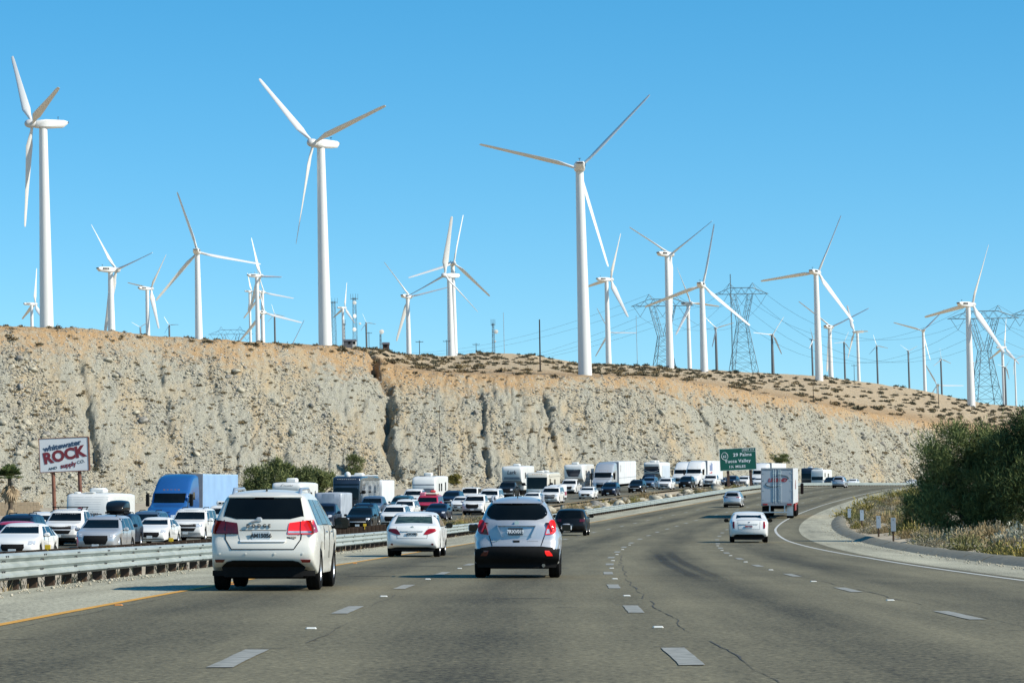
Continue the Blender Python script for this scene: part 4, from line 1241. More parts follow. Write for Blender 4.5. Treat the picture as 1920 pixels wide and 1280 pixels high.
# ================================================================== VEHICLES: builders
def chaikin(P_, it=2):
    P_ = np.array(P_, float)
    for _ in range(it):
        Q = [P_[0]]
        for a, b in zip(P_[:-1], P_[1:]):
            Q += [a*.78+b*.22, a*.22+b*.78]
        Q.append(P_[-1]); P_ = np.array(Q)
    return P_
class Body:
    """Pillow-shaped shell: a side outline given width. +Y is forward, z=0 the ground."""
    def __init__(s, up, w, zb, tum, arches=(), zbot=.28, R=.09, plan_r=.10, plan_f=.16, bul=(.06, .03, .10), low=.05, zs=None, rlow=.03, it=2, pl=.8):
        s.up = chaikin(up, it); s.w = w; s.zb = zb; s.tum = tum; s.R = R; s.pr = plan_r; s.pf = plan_f; s.bul = bul; s.low = low; s.rlow = rlow; s.pl = pl
        s.y0 = s.up[:, 0].min(); s.y1 = s.up[:, 0].max()
        bot = []
        for yc, ra, zc in sorted(arches, key=lambda a: -a[0]):
            k = math.asin(min(.99, max(-.99, (zbot-zc)/ra)))
            for i in range(13):
                t = k + (math.pi-2*k)*i/12
                bot.append((yc+ra*math.cos(t), zc+ra*math.sin(t)))
        s.out = np.concatenate([s.up, np.array(bot)]) if bot else s.up
        s.nup = len(s.up)
        s.zs = zs if zs is not None else .45*(s.up[:, 1].max())
        i = int(np.argmax(s.up[:, 1])); s.itop = i
        s.rear = s.up[:i+1]; s.front = s.up[i:][::-1]
    def W(s, y, z):
        w = s.w - s.tum*np.maximum(0, z-s.zb) - s.low*np.maximum(0, (s.zb-z)/s.zb)**2
        a = np.maximum(0, (s.y0+s.pl-y)/s.pl); b = np.maximum(0, (y-s.y1+s.pl)/s.pl)
        return w - s.pr*a*a - s.pf*b*b
    def Rz(s, z): return s.rlow + (s.R-s.rlow)*np.clip((z-.3)/.45, 0, 1)
    def dist(s, y, z):
        P_ = np.stack([np.ravel(y), np.ravel(z)], -1); Q = s.out; A_ = Q; B_ = np.roll(Q, -1, 0)
        D_ = B_-A_; L2 = (D_**2).sum(1)+1e-12
        t = np.clip(((P_[:, None]-A_[None])*D_[None]).sum(2)/L2[None], 0, 1)
        C_ = A_[None]+t[..., None]*D_[None]
        return np.sqrt(((P_[:, None]-C_)**2).sum(2)).min(1).reshape(np.shape(y))
    def side_x(s, y, z):
        y = np.asarray(y, float); z = np.asarray(z, float)
        R_ = s.Rz(z); q = 1-np.minimum(s.dist(y, z)/R_, 1)
        return s.W(y, z) - R_*(1-np.sqrt(np.maximum(0, 1-q*q)))
    def nrm(s):
        Q = s.out; T_ = np.roll(Q, -1, 0)-np.roll(Q, 1, 0); T_ /= (np.linalg.norm(T_, axis=1)[:, None]+1e-9)
        return np.stack([-T_[:, 1], T_[:, 0]], -1)
    def bulge(s, ny, nz): return s.bul[0]*np.maximum(0, -ny)**2 + s.bul[1]*np.maximum(0, nz)**2 + s.bul[2]*np.maximum(0, ny)**2
    def mesh(s, name, mat, M=14):
        Q = s.out; n = len(Q); N_ = s.nrm()
        rs = [0, .035, .08, .15, .28, .48, .72, 1.0]
        spy = np.clip(Q[:, 0], s.y0+min(.8, (s.y1-s.y0)*.3), s.y1-min(.8, (s.y1-s.y0)*.3))
        V = []; Fs = []
        Rr = s.Rz(Q[:, 1]); We = s.W(Q[:, 0], Q[:, 1])-Rr
        b = s.bulge(N_[:, 0], N_[:, 1]); b[s.nup:] = 0
        As = np.linspace(-1, 1, M+1)
        for a in As:
            k = b*(1-a*a)
            V.append(np.stack([We*a, Q[:, 0]+N_[:, 0]*k, Q[:, 1]+N_[:, 1]*k], -1))
        off = (M+1)*n
        def idx(c, i): return c*n + i % n
        for c in range(M):
            for i in range(n): Fs.append((idx(c, i), idx(c, i+1), idx(c+1, i+1), idx(c+1, i)))
        base = M+1
        for sd in (-1, 1):
            prev = 0 if sd < 0 else M
            for r in rs[1:]:
                y = Q[:, 0]+(spy-Q[:, 0])*r; z = Q[:, 1]+(s.zs-Q[:, 1])*r
                V.append(np.stack([sd*s.side_x(y, z), y, z], -1))
                for i in range(n):
                    f = (idx(prev, i), idx(prev, i+1), idx(base, i+1), idx(base, i))
                    Fs.append(f if sd > 0 else f[::-1])
                prev = base; base += 1
        me = np_mesh(name, np.concatenate(V), np.array(Fs), mat, True)
        me.set_sharp_from_angle(angle=rad(50))
        return me
    def end_y(s, x, z, end):
        """y of the rear (end=-1) or front (+1) skin at (x, z)."""
        br = s.rear if end < 0 else s.front
        zz = br[:, 1]; o = np.argsort(zz, kind='stable')
        y = np.interp(z, zz[o], br[o, 0])
        z2 = np.interp(z+.02, zz[o], br[o, 0]); z1 = np.interp(z-.02, zz[o], br[o, 0])
        sl = (z2-z1)/.04
        ny = 1/np.sqrt(1+sl*sl)
        R_ = s.Rz(z); We = s.W(y, z)-R_
        a = np.clip(np.abs(x)/We, 0, 1)
        b = s.bul[0 if end < 0 else 2]*ny**2 + s.bul[1]*(1-ny**2)
        y = y + end*b*(1-a*a)/np.maximum(ny, .35)
        e = np.clip((np.abs(x)-We)/R_, 0, .97)
        return y - end*R_*(1-np.sqrt(1-e*e))
def densify(rows, m):
    out = []
    for (a, b) in zip(rows[:-1], rows[1:]):
        for i in range(m):
            t = i/m; out.append(tuple(p+(q-p)*t for p, q in zip(a, b)))
    out.append(rows[-1]); return out
def ep(B, rows, end, mat, name, parent, off=.006, nx=8, m=2, th=.03, smooth=True):
    """Panel lying on the front/rear skin. rows: (x0, z0, x1, z1)."""
    rows = densify(rows, m); nr = len(rows)
    R_ = np.array(rows); t = np.linspace(0, 1, nx+1)
    X = R_[:, 0:1]*(1-t)+R_[:, 2:3]*t; Z = R_[:, 1:2]*(1-t)+R_[:, 3:4]*t
    Y = B.end_y(X, Z, end) + end*off
    return _panel(np.stack([X, Y, Z], -1), np.array([0, -end*th, 0]), mat, name, parent, smooth)
def sp(B, rows, sd, mat, name, parent, off=.006, nx=8, m=2, th=.03, smooth=True):
    """Panel lying on the side skin. rows: (y0, z0, y1, z1)."""
    rows = densify(rows, m); R_ = np.array(rows); t = np.linspace(0, 1, nx+1)
    Y = R_[:, 0:1]*(1-t)+R_[:, 2:3]*t; Z = R_[:, 1:2]*(1-t)+R_[:, 3:4]*t
    X = sd*(B.side_x(Y, Z)+off)
    return _panel(np.stack([X, Y, Z], -1), np.array([-sd*th, 0, 0]), mat, name, parent, smooth)
def _panel(G, back, mat, name, parent, smooth):
    nr, nc = G.shape[:2]
    mb = MB(); mb.v = [tuple(p) for p in G.reshape(-1, 3)]
    fs = [(i*nc+j, i*nc+j+1, (i+1)*nc+j+1, (i+1)*nc+j) for i in range(nr-1) for j in range(nc-1)]
    ring = [j for j in range(nc)] + [i*nc+nc-1 for i in range(1, nr)] + [(nr-1)*nc+j for j in range(nc-2, -1, -1)] + [i*nc for i in range(nr-2, 0, -1)]
    n0 = len(mb.v)
    mb.v += [tuple(np.array(mb.v[k])+back) for k in ring]
    m = len(ring)
    for k in range(m): fs.append((ring[k], ring[(k+1) % m], n0+(k+1) % m, n0+k))
    mb.f = fs; mb.m = [0]*len(fs)
    return mb.build(name, mat, parent, smooth=bool(smooth))
def wheel_meshes(r, w, spokes=5, rimmat=None):
    mb = MB(); q = r*.66
    mb.lathe([(q, -w*.38), (q*1.03, -w*.5), (r*.88, -w*.5), (r*.97, -w*.42), (r, -w*.3), (r, -w*.12), (r*.985, -w*.1), (r*.985, w*.1), (r, w*.12), (r, w*.3), (r*.97, w*.42), (r*.88, w*.5), (q*1.03, w*.5), (q, w*.38)], 'X', n=28)
    ty = mb.mesh('tyre', M_tyre, True)
    mb = MB()
    for sd in (-1, 1):
        mb.lathe([(q, sd*w*.40), (q*.93, sd*w*.44), (q*.88, sd*w*.36), (q*.86, sd*w*.1), (.01, sd*w*.08)], 'X', n=24, mi=0)
        mb.lathe([(q*.26, sd*w*.1), (q*.24, sd*w*.36), (.01, sd*w*.40)], 'X', n=14, mi=0)
        for k in range(spokes):
            t = 2*math.pi*k/spokes; c, s_ = math.cos(t), math.sin(t)
            hw = q*.13; x0, x1 = sd*w*.22, sd*w*.38
            pts = []
            for rr, h in ((q*.18, hw*1.25), (q*.9, hw*.85)):
                for xx in (x0, x1):
                    for e in (-1, 1): pts.append((xx, rr*c-e*h*s_, rr*s_+e*h*c))
            mb.add(pts, [(0, 1, 3, 2), (4, 6, 7, 5), (0, 4, 5, 1), (2, 3, 7, 6), (0, 2, 6, 4), (1, 5, 7, 3)], 0)
    return ty, mb.mesh('rim', rimmat or M_rim, True)
WC = {}
def wheel(root, x, y, r, w, key=5, rimmat=None):
    k = (round(r, 3), round(w, 3), key, rimmat.name if rimmat else '')
    if k not in WC: WC[k] = wheel_meshes(r, w, key, rimmat)
    e = empty('wheel', (x, y, r), 0, root)
    link('tyre', WC[k][0], e); link('rim', WC[k][1], e)
    return e
def mirror(root, B, y, z, mat, s=1.0, black=True):
    for sd in (-1, 1):
        x = float(B.side_x(np.array([y]), np.array([z]))[0])
        mb = MB(); mb.box(-.11*s, .11*s, -.07*s, .09*s, -.08*s, .09*s, 0, .05*s)
        mb.box(min(-sd*.25*s, -sd*.05*s), max(-sd*.25*s, -sd*.05*s), -.03*s, .03*s, -.07*s, -.03*s, 1)
        mb.box(-.09*s, .09*s, -.075*s, -.068*s, -.06*s, .07*s, 2)
        o = mb.build('door_mirror', [mat, M_black, M_glass], root, True, loc=(sd*(x+.16*s), y, z))
        PAINTED.append(o)
PAINTED = []
def underbody(root, B, w, z0, z1):
    mb = MB(); mb.box(-w, w, B.y0+.35, B.y1-.3, z0, z1, 0, .05); mb.tube((w*.45, B.y0+.15, z0+.05), (w*.45, B.y0+.9, z0+.05), .04, n=8)
    mb.build('underbody', M_under, root)
def finish(root, kids=None):
    return root
def plate(root, B, end, x, z, w, h, mat, ink, txt, off=.014):
    y = float(B.end_y(np.array([x]), np.array([z]), end))
    mb = MB(); mb.box(-w/2, w/2, -.008, .008, -h/2, h/2, 0, .006)
    p = mb.build('license_plate', mat, root, loc=(x, y+end*off, z))
    if txt: text_mesh(txt, h*.62, ink, p, (0, end*.011, -.005), (math.pi/2, 0, 0 if end < 0 else math.pi), bold=.004, sx=.95, depth=.002)
    return p
def seam(B, pts, end, root, name='panel_gap', w=.008, mat=None):
    """Thin dark gap line on the end skin through (x, z) points."""
    P_ = []
    for a, b in zip(pts[:-1], pts[1:]):
        for i in range(6):
            t = i/6; x = a[0]+(b[0]-a[0])*t; z = a[1]+(b[1]-a[1])*t
            P_.append(Vector((x, float(B.end_y(np.array([x]), np.array([z]), end))+end*.001, z)))
    x, z = pts[-1]; P_.append(Vector((x, float(B.end_y(np.array([x]), np.array([z]), end))+end*.001, z)))
    mb = MB(); mb.path(P_, w, 5); return mb.build(name, mat or M_black, root, True)
def sseam(B, pts, sd, root, w=.006):
    P_ = []
    for a, b in zip(pts[:-1], pts[1:]):
        for i in range(6):
            t = i/6; y = a[0]+(b[0]-a[0])*t; z = a[1]+(b[1]-a[1])*t
            P_.append(Vector((sd*(float(B.side_x(np.array([y]), np.array([z]))[0])+.001), y, z)))
    mb = MB(); mb.path(P_, w, 5); return mb.build('panel_gap', M_black, root, True)

# ---- generic oncoming cars (all detail on the nose and the sunny flank)
UP = {
 'sedan': [(-2.25,.30),(-2.36,.45),(-2.36,.70),(-2.30,.92),(-2.18,1.03),(-1.72,1.09),(-1.0,1.38),(-.6,1.44),(0,1.46),(.42,1.42),(1.22,1.03),(1.85,.93),(2.24,.78),(2.36,.60),(2.36,.42),(2.24,.24)],
 'suv': [(-2.25,.32),(-2.38,.45),(-2.40,.72),(-2.36,.95),(-2.30,1.10),(-2.02,1.55),(-1.86,1.65),(-1.4,1.70),(-.4,1.72),(.2,1.68),(.55,1.60),(1.28,1.14),(2.02,1.05),(2.30,.92),(2.40,.70),(2.38,.48),(2.26,.27)],
 'big': [(-2.5,.38),(-2.62,.5),(-2.64,.9),(-2.60,1.2),(-2.45,1.70),(-2.3,1.84),(-1.6,1.90),(-.2,1.91),(.45,1.86),(.75,1.78),(1.38,1.24),(2.3,1.17),(2.58,1.08),(2.66,.8),(2.64,.55),(2.5,.36)],
 'pickup': [(-2.85,.48),(-2.95,.6),(-2.94,1.14),(-1.02,1.17),(-.95,1.35),(-.74,1.84),(-.3,1.92),(.42,1.92),(.8,1.83),(1.42,1.28),(2.5,1.20),(2.82,1.12),(2.94,.85),(2.92,.55),(2.8,.40)],
 'jeep': [(-2.0,.45),(-2.1,.55),(-2.1,1.1),(-2.06,1.75),(-1.9,1.82),(-.6,1.86),(.4,1.84),(.6,1.78),(.92,1.20),(1.95,1.12),(2.1,1.05),(2.12,.8),(2.12,.55),(2.05,.45)],
}
SPEC = dict(
 sedan=dict(w=.915, zb=.92, tum=.42, arch=((1.38,.37,.33),(-1.42,.37,.33)), r=.33, hood=1.03, ws=(1.08,1.40), hl=(.66,.80), gr=(.42,.68), wid=.60),
 suv=dict(w=.95, zb=1.02, tum=.34, arch=((1.45,.42,.37),(-1.45,.42,.37)), r=.37, hood=1.12, ws=(1.18,1.64), hl=(.80,.94), gr=(.48,.86), wid=.62),
 big=dict(w=1.02, zb=1.14, tum=.24, arch=((1.62,.47,.40),(-1.6,.47,.40)), r=.40, hood=1.2, ws=(1.28,1.80), hl=(.84,1.06), gr=(.62,1.04), wid=.64),
 pickup=dict(w=1.01, zb=1.16, tum=.26, arch=((1.9,.48,.41),(-1.75,.48,.41)), r=.41, hood=1.24, ws=(1.33,1.84), hl=(.90,1.10), gr=(.66,1.08), wid=.68),
 jeep=dict(w=.90, zb=1.12, tum=.10, arch=((1.45,.50,.42),(-1.35,.50,.42)), r=.42, hood=1.15, ws=(1.26,1.78), hl=(.84,1.02), gr=(.72,1.06), wid=.40),
)
PROTO = {}
def car_proto(kind, gstyle):
    key = (kind, gstyle)
    if key in PROTO: return PROTO[key]
    S = SPEC[kind]; PAINTED.clear()
    root = empty('oncoming_car')
    plan = .06 if kind == 'jeep' else .17
    B = Body(UP[kind], S['w'], S['zb'], S['tum'], S['arch'], R=.10 if kind != 'jeep' else .05, plan_f=plan, bul=(.05, .03, .12 if kind != 'jeep' else .02), zs=.9 if kind in ('pickup', 'big', 'jeep') else .78)
    body = link('body', B.mesh('body', P['white']), root); PAINTED.append(body)
    zt = B.up[:, 1].max()
    w0 = lambda z: float(S['w']-S['tum']*max(0, z-S['zb']))
    za, zb_ = S['ws']
    ep(B, [(-w0(za)+.10, za, w0(za)-.10, za), (-w0(zb_)+.11, zb_, w0(zb_)-.11, zb_)], 1, M_glass, 'windshield', root, nx=12, m=4)
    ysl = [p[0] for p in UP[kind]]
    # side glass: front door, rear door (and cargo pane)
    yb = {'sedan': [(.95,.12),(.02,-.95),(-1.02,-1.45)], 'suv': [(1.0,.1),(0,-.98),(-1.08,-1.85)], 'big': [(1.05,.12),(.02,-1.0),(-1.1,-2.2)], 'pickup': [(1.1,.28),(.18,-.72)], 'jeep': [(.62,-.2),(-.3,-1.1),(-1.2,-1.9)]}[kind]
    yt = {'sedan': [(.45,.12),(.02,-.78),(-.86,-1.0)], 'suv': [(.55,.1),(0,-.95),(-1.05,-1.72)], 'big': [(.72,.12),(.02,-1.0),(-1.1,-2.1)], 'pickup': [(.76,.28),(.18,-.66)], 'jeep': [(.45,-.2),(-.3,-1.1),(-1.2,-1.88)]}[kind]
    zt_ = zt-.12
    for sd in (-1, 1):
        for (a, b), (c, e) in zip(yb, yt):
            sp(B, [(b, S['zb']+.06, a, S['zb']+.06), (e, zt_, c, zt_)], sd, M_glass, 'side_window', root, nx=5, m=4)
        for (a, b) in yb[:2]: sseam(B, [(b-.03, S['zb']+.04), (b-.03, .42)], sd, root)
    h0, h1 = S['hl']; wi = S['wid']; we = S['w']-.08
    for sd in (-1, 1):
        x0, x1 = (sd*(wi-.02), sd*we) if sd > 0 else (sd*we, sd*(wi-.02))
        if kind == 'jeep':
            mb = MB(); mb.lathe([(.01, .03), (.1, .02), (.11, -.03)], 'Y', n=14)
            mb.build('headlight', M_lens, root, True, loc=(sd*.52, float(B.end_y(np.array([.5]), np.array([.95]), 1))+.0, .95))
        else:
            sl = .06 if gstyle % 2 else .02
            ep(B, [(x0, h0 + (0 if sd > 0 else sl), x1, h0 + (sl if sd > 0 else 0)), (x0, h1, x1, h1)], 1, M_lens, 'headlight', root, off=.012, nx=6)
    g0, g1 = S['gr']
    gw = {0: wi-.08, 1: wi-.02, 2: .45}[gstyle] if kind != 'jeep' else .36
    gr = ep(B, [(-gw*.82, g0, gw*.82, g0), (-gw, (g0+g1)/2, gw, (g0+g1)/2), (-gw*.95, g1, gw*.95, g1)], 1, M_black, 'grille', root, off=.01, nx=10)
    if gstyle == 1:
        zz = (g0+g1)/2; ep(B, [(-gw, zz-.03, gw, zz-.03), (-gw, zz+.03, gw, zz+.03)], 1, M_bright, 'grille_bar', gr, off=.02, nx=10)
    if kind == 'jeep':
        for k in range(7): ep(B, [(-.33+k*.1, g0, -.29+k*.1, g0), (-.33+k*.1, g1, -.29+k*.1, g1)], 1, P['white'], 'grille_bar', gr, off=.02, nx=1)
    ep(B, [(-S['w']+.14, .30, S['w']-.14, .30), (-S['w']+.18, g0-.09, S['w']-.18, g0-.09)], 1, M_black if kind != 'big' else M_bright, 'lower_intake' if kind != 'big' else 'bumper', root, off=.008, nx=12)
    if kind == 'pickup': ep(B, [(-S['w']+.05, .46, S['w']-.05, .46), (-S['w']+.05, .62, S['w']-.05, .62)], 1, M_bright, 'bumper', root, off=.05, nx=12)
    plate(root, B, 1, 0, max(.42, g0-.10), .3, .15, M_plate, M_ink, None, off=.06 if kind in ('pickup',) else .03)
    mirror(root, B, {'sedan': .92, 'suv': .95, 'big': 1.05, 'pickup': 1.1, 'jeep': .6}[kind], S['zb']+.10, P['white'], 1.0 if kind in ('sedan', 'suv') else 1.25)
    r = S['r']
    for (ya, ra, zc) in S['arch']:
        for sd in (-1, 1): wheel(root, sd*(S['w']-.15), ya, r, .23, 5)
    underbody(root, B, S['w']-.2, .2, S['zb']-.35)
    if kind in ('suv', 'big'):
        for sd in (-1, 1):
            x = sd*(w0(zt)-.22)
            mb = MB(); mb.path([(x, -1.5, zt-.02), (x, -1.4, zt+.06), (x, .1, zt+.05), (x, .25, zt-.02)], .022, 6); mb.build('roof_rail', M_black, root, True)
    if kind == 'pickup':
        mb = MB(); mb.box(-.86, .86, -2.85, -1.1, 1.13, 1.19, 0, .02); mb.build('bed_cover', M_black, root)
    names = set(id(o) for o in PAINTED)
    PROTO[key] = (root, [o.name for o in PAINTED])
    return PROTO[key]
used_proto = set()
def recolour(o, mat):
    for sl in list(o.material_slots)[:1]:
        sl.link = 'OBJECT'; sl.material = mat
def oncoming(kind, gstyle, mat, px, u, name, label, cat, d=None, group='oncoming traffic at a standstill', scale=1.0):
    """A car facing us on the far carriageway; px = column of its nose."""
    if d is None: d = solve(px, u)
    key = (kind, gstyle)
    proto, painted = car_proto(kind, gstyle)
    if key not in used_proto:
        used_proto.add(key); r = proto
        kids = [o for o in r.children]
        ptd = set(painted)
        pk = [k for k in kids if k.name in ptd]
    else:
        r = proto.copy(); col.objects.link(r); pk = []
        for ch in proto.children:
            c = copy_tree(ch, r)
            if ch.name in painted: pk.append(c)
    r.name = name
    nose = UP[kind][-4][0]
    yaw = -math.atan(dcx(d)) + math.pi
    x = float(cx(d))+u
    # nose at depth d, tail further away
    fw = Vector((math.sin(-yaw), math.cos(yaw), 0))
    r.location = (x - fw.x*nose, d - fw.y*nose, float(zr(d))+float(oppz(d))+.02)
    pitch = math.atan(float(np.interp(d, _d, _sl)))
    r.rotation_euler = (-pitch, 0, yaw)
    r.scale = (scale,)*3
    for k in pk: recolour(k, mat)
    tag(r, label, cat, group)
    return r, d
# ================================================================== VEHICLES AHEAD OF US
def place(root, px, u, d, name=None, dz=0.0):
    """Rear bumper at depth d, lateral offset u (road coordinates)."""
    x = float(cx(d))+u
    root.location = (x, d, float(zr(d))+dz)
    root.rotation_euler = (math.atan(float(np.interp(d, _d, _sl))), 0, -math.atan(dcx(d)))
def lights2(B, root, rows, matR, matL, name='taillight', off=.012, nx=6):  # matR usually the sunlit tone, matL its darker shaded copy
    out = []
    for sd, mt in ((1, matR), (-1, matL)):
        rr = [(r[0], r[1], r[2], r[3]) if sd > 0 else (-r[2], r[3], -r[0], r[1]) for r in rows]
        out.append(ep(B, rr, -1, mt, name, root, off=off, nx=nx))
    return out
def side_lights(B, root, rows, matR, matL, off=.012):
    for sd, mt in ((1, matR), (-1, matL)): sp(B, rows, sd, mt, 'taillight_wrap', root, off=off, nx=3)
def side_glass(B, root, panes, z0, zt, mat=None):
    for sd in (-1, 1):
        for (a, b), (c, e) in panes:
            sp(B, [(b, z0, a, z0), (e, zt, c, zt)], sd, mat or M_glass, 'side_window', root, nx=6, m=4)
def shark(root, y, z):
    mb = MB(); mb.add([(-.02, -.09, 0), (.02, -.09, 0), (.012, .09, 0), (-.012, .09, 0), (0, -.08, .08), (0, -.03, .07)], [(0, 1, 4), (1, 2, 5, 4), (2, 3, 5), (3, 0, 4, 5)]); mb.build('antenna_fin', M_black, root, loc=(0, y, z))

# ---- white people-carrier in the left lane
r = empty('white_suv')
up = [(-2.28,.40),(-2.44,.48),(-2.48,.60),(-2.46,.76),(-2.36,.90),(-2.34,1.16),(-2.12,1.55),(-2.0,1.615),(-1.6,1.655),(-.6,1.68),(.1,1.66),(.5,1.58),(1.3,1.12),(2.05,1.03),(2.34,.88),(2.42,.65),(2.40,.45),(2.3,.28)]
B = Body(up, .915, 1.02, .44, ((1.45,.43,.36),(-1.45,.43,.36)), R=.10, plan_r=.07, bul=(.07, .035, .1), zs=.82)
link('body', B.mesh('body', P['pearl'], 18), r)
ep(B, [(-.67,1.245,.67,1.245),(-.655,1.32,.655,1.32),(-.60,1.545,.60,1.545)], -1, M_glass, 'rear_window', r, nx=16, m=5, off=.008)
ep(B, [(-.45,1.20,.45,1.20),(-.655,1.25,.655,1.25)], -1, M_glass, 'rear_window_lip', r, nx=12, off=.007)
ep(B, [(-.16,1.545,.16,1.545),(-.15,1.60,.15,1.60)], -1, M_black, 'spoiler_insert', r, off=.03, nx=4)
ep(B, [(-.62,1.565,.62,1.565),(-.60,1.615,.60,1.615)], -1, P['pearl'], 'spoiler', r, off=.05, nx=12, th=.1)
tl = lights2(B, r, [(.41,.95,.83,.95),(.43,1.10,.83,1.10),(.44,1.135,.83,1.19)], M_redlit, M_reddark, off=.016, nx=8)
side_lights(B, r, [(-2.40,.96,-2.16,.99),(-2.40,1.18,-2.16,1.17)], M_red, M_reddark)
for t_ in tl:
    sgn = 1 if t_ is tl[0] else -1
    rw = [(.42,.965,.82,.965),(.42,1.0,.82,1.0)]
    rw = rw if sgn > 0 else [(-.82,.965,-.42,.965),(-.82,1.0,-.42,1.0)]
    ep(B, rw, -1, M_lens if sgn > 0 else M_reddark, 'reverse_lens', t_, off=.024, nx=6)
    ep(B, [(sgn*.62-.008,.95,sgn*.62+.008,.95),(sgn*.62-.008,1.16,sgn*.62+.008,1.16)], -1, M_reddark, 'lens_divider', t_, off=.024, nx=1)
rec = ep(B, [(-.37,.825,.37,.825),(-.44,1.02,.44,1.02)], -1, P['pearl'], 'plate_recess', r, off=.004, nx=8)
ep(B, [(-.375,.82,.375,.82),(-.385,.85,.385,.85)], -1, P['white'], 'recess_lip', rec, off=.03, nx=8)
ep(B, [(-.38,1.0,.38,1.0),(-.40,1.015,.40,1.015)], -1, M_black, 'recess_shadow_gap', rec, off=.006, nx=8)  # black strip painted in for the shade under the recess top
pl = plate(r, B, -1, -.03, .925, .305, .152, M_plate, M_ink, 'AM15056', off=.03)
y = float(B.end_y(np.array([0.]), np.array([1.08]), -1))
text_mesh('DODGE', .075, M_dust, r, (-.08, y-.012, 1.085), (math.pi/2, 0, 0), bold=.003, depth=.006, space=1.9)
text_mesh('LIMITED', .045, M_dust, r, (.46, float(B.end_y(np.array([.46]), np.array([.885]), -1))-.008, .888), (math.pi/2, 0, -.06), bold=.002, depth=.004, space=1.2)
seam(B, [(-.66,1.18),(-.63,.86),(-.52,.695),(.52,.695),(.63,.86),(.66,1.18)], -1, r, w=.009)
ep(B, [(-.66,.23,.66,.23),(-.70,.40,.70,.40),(-.60,.485,.60,.485),(-.50,.51,.50,.51)], -1, M_black, 'lower_valance', r, off=.012, nx=12)
ep(B, [(-.86,.25,.86,.25),(-.86,.34,.86,.34)], -1, M_black, 'valance_edge', r, off=.006, nx=12)
lights2(B, r, [(.66,.475,.79,.475),(.63,.525,.80,.525)], M_red, M_reddark, 'reflector', nx=3)
for x in (-.72, -.28, .2, .66):
    mb = MB(); mb.lathe([(.001, -.01), (.018, -.008), (.02, .01)], 'Y', n=10); mb.build('parking_sensor', P['pearl'], r, True, loc=(x, float(B.end_y(np.array([x]), np.array([.62]), -1)), .62))
mb = MB(); mb.box(-.05, .05, -.03, .02, -.04, .05, 0, .02); mb.tube((-.02, -.02, .0), (-.13, -.03, -.03), .015, .02, 6); mb.build('wiper_base', P['silver'], r, True, loc=(-.07, float(B.end_y(np.array([0.]), np.array([1.19]), -1)), 1.18))
side_glass(B, r, [((1.0,.15),(.55,.15)),((.05,-.95),(.05,-.93)),((-1.03,-1.95),(-1.0,-1.78))], 1.10, 1.53)
for sd in (-1, 1):
    x = sd*.56
    mb = MB(); mb.path([(x, -1.85, 1.60), (x, -1.7, 1.70), (x, -.2, 1.73), (x, .2, 1.66)], [.03, .028, .024, .02], 8); mb.build('roof_rail', M_alu, r, True)
    sseam(B, [(.1, 1.08), (.1, .42)], sd, r); sseam(B, [(-.98, 1.08), (-.98, .60)], sd, r)
    for yy in (.28, -.80):
        x_ = float(B.side_x(np.array([yy]), np.array([.98]))[0])
        mb = MB(); mb.box(-.02, .02, -.1, .1, -.015, .015, 0, .012); mb.build('door_handle', M_chrome, r, True, loc=(sd*(x_+.02), yy, .98))
shark(r, -1.75, 1.655)
mirror(r, B, .95, 1.12, M_black, 1.25)
for y_, sd in ((1.45, 1), (1.45, -1), (-1.45, 1), (-1.45, -1)): wheel(r, sd*.78, y_, .36, .24, 6)
underbody(r, B, .74, .20, .52)
tag(r, 'pearl white SUV seen from behind in the left lane, nearest car at left', 'suv')
B1y0 = B.y0
place(r, None, -4.50, 52.6-B.y0)

# ---- ice-silver small crossover in our lane
r = empty('silver_crossover')
up = [(-1.98,.30),(-2.10,.40),(-2.14,.55),(-2.10,.68),(-2.02,.80),(-2.01,1.10),(-1.90,1.24),(-1.72,1.50),(-1.60,1.565),(-1.2,1.62),(-.4,1.655),(.2,1.63),(.55,1.54),(1.15,1.10),(1.75,.98),(2.02,.8),(2.10,.6),(2.08,.42),(1.98,.26)]
B = Body(up, .90, .86, .46, ((1.28,.40,.345),(-1.27,.40,.345)), R=.15, plan_r=.10, bul=(.10, .04, .1), zs=.78)
link('body', B.mesh('body', P['icesilver'], 20), r)
ep(B, [(-.40,1.19,.40,1.19),(-.54,1.225,.54,1.225),(-.615,1.29,.615,1.29),(-.625,1.345,.625,1.345),(-.59,1.44,.59,1.44),(-.52,1.505,.52,1.505),(-.40,1.525,.40,1.525)], -1, M_glass, 'rear_window', r, nx=18, m=2, off=.010)
ep(B, [(-.11,1.515,.11,1.515),(-.09,1.56,.09,1.56)], -1, M_black, 'spoiler_insert', r, off=.035, nx=4)
ep(B, [(-.52,1.535,.52,1.535),(-.50,1.58,.50,1.58)], -1, P['icesilver'], 'spoiler', r, off=.06, nx=12, th=.12)
tl = lights2(B, r, [(.585,.89,.76,.91),(.60,.96,.80,.96),(.635,1.08,.80,1.10),(.675,1.17,.77,1.18),(.70,1.195,.74,1.195)], M_redlit, M_red, off=.022, nx=6)
for t_, sg in ((tl[0], 1), (tl[1], -1)):
    rw = [(.60,.91,.68,.915),(.62,1.0,.67,1.01)]
    if sg < 0: rw = [(-b[2], b[3], -b[0], b[1]) for b in rw]
    ep(B, rw, -1, M_lens if sg > 0 else M_dust, 'reverse_lens', t_, off=.030, nx=3)  # left lens coloured black as the shaded copy of the clear one
side_lights(B, r, [(-2.05,.95,-1.86,.98),(-2.03,1.14,-1.86,1.12)], M_red, M_red)
rec = ep(B, [(-.29,.86,.29,.86),(-.40,1.075,.40,1.075)], -1, P['icesilver'], 'plate_recess', r, off=.003, nx=8)
ep(B, [(-.40,1.07,.40,1.07),(-.405,1.095,.405,1.095)], -1, P['icesilver'], 'recess_brow', rec, off=.05, nx=8, th=.08)
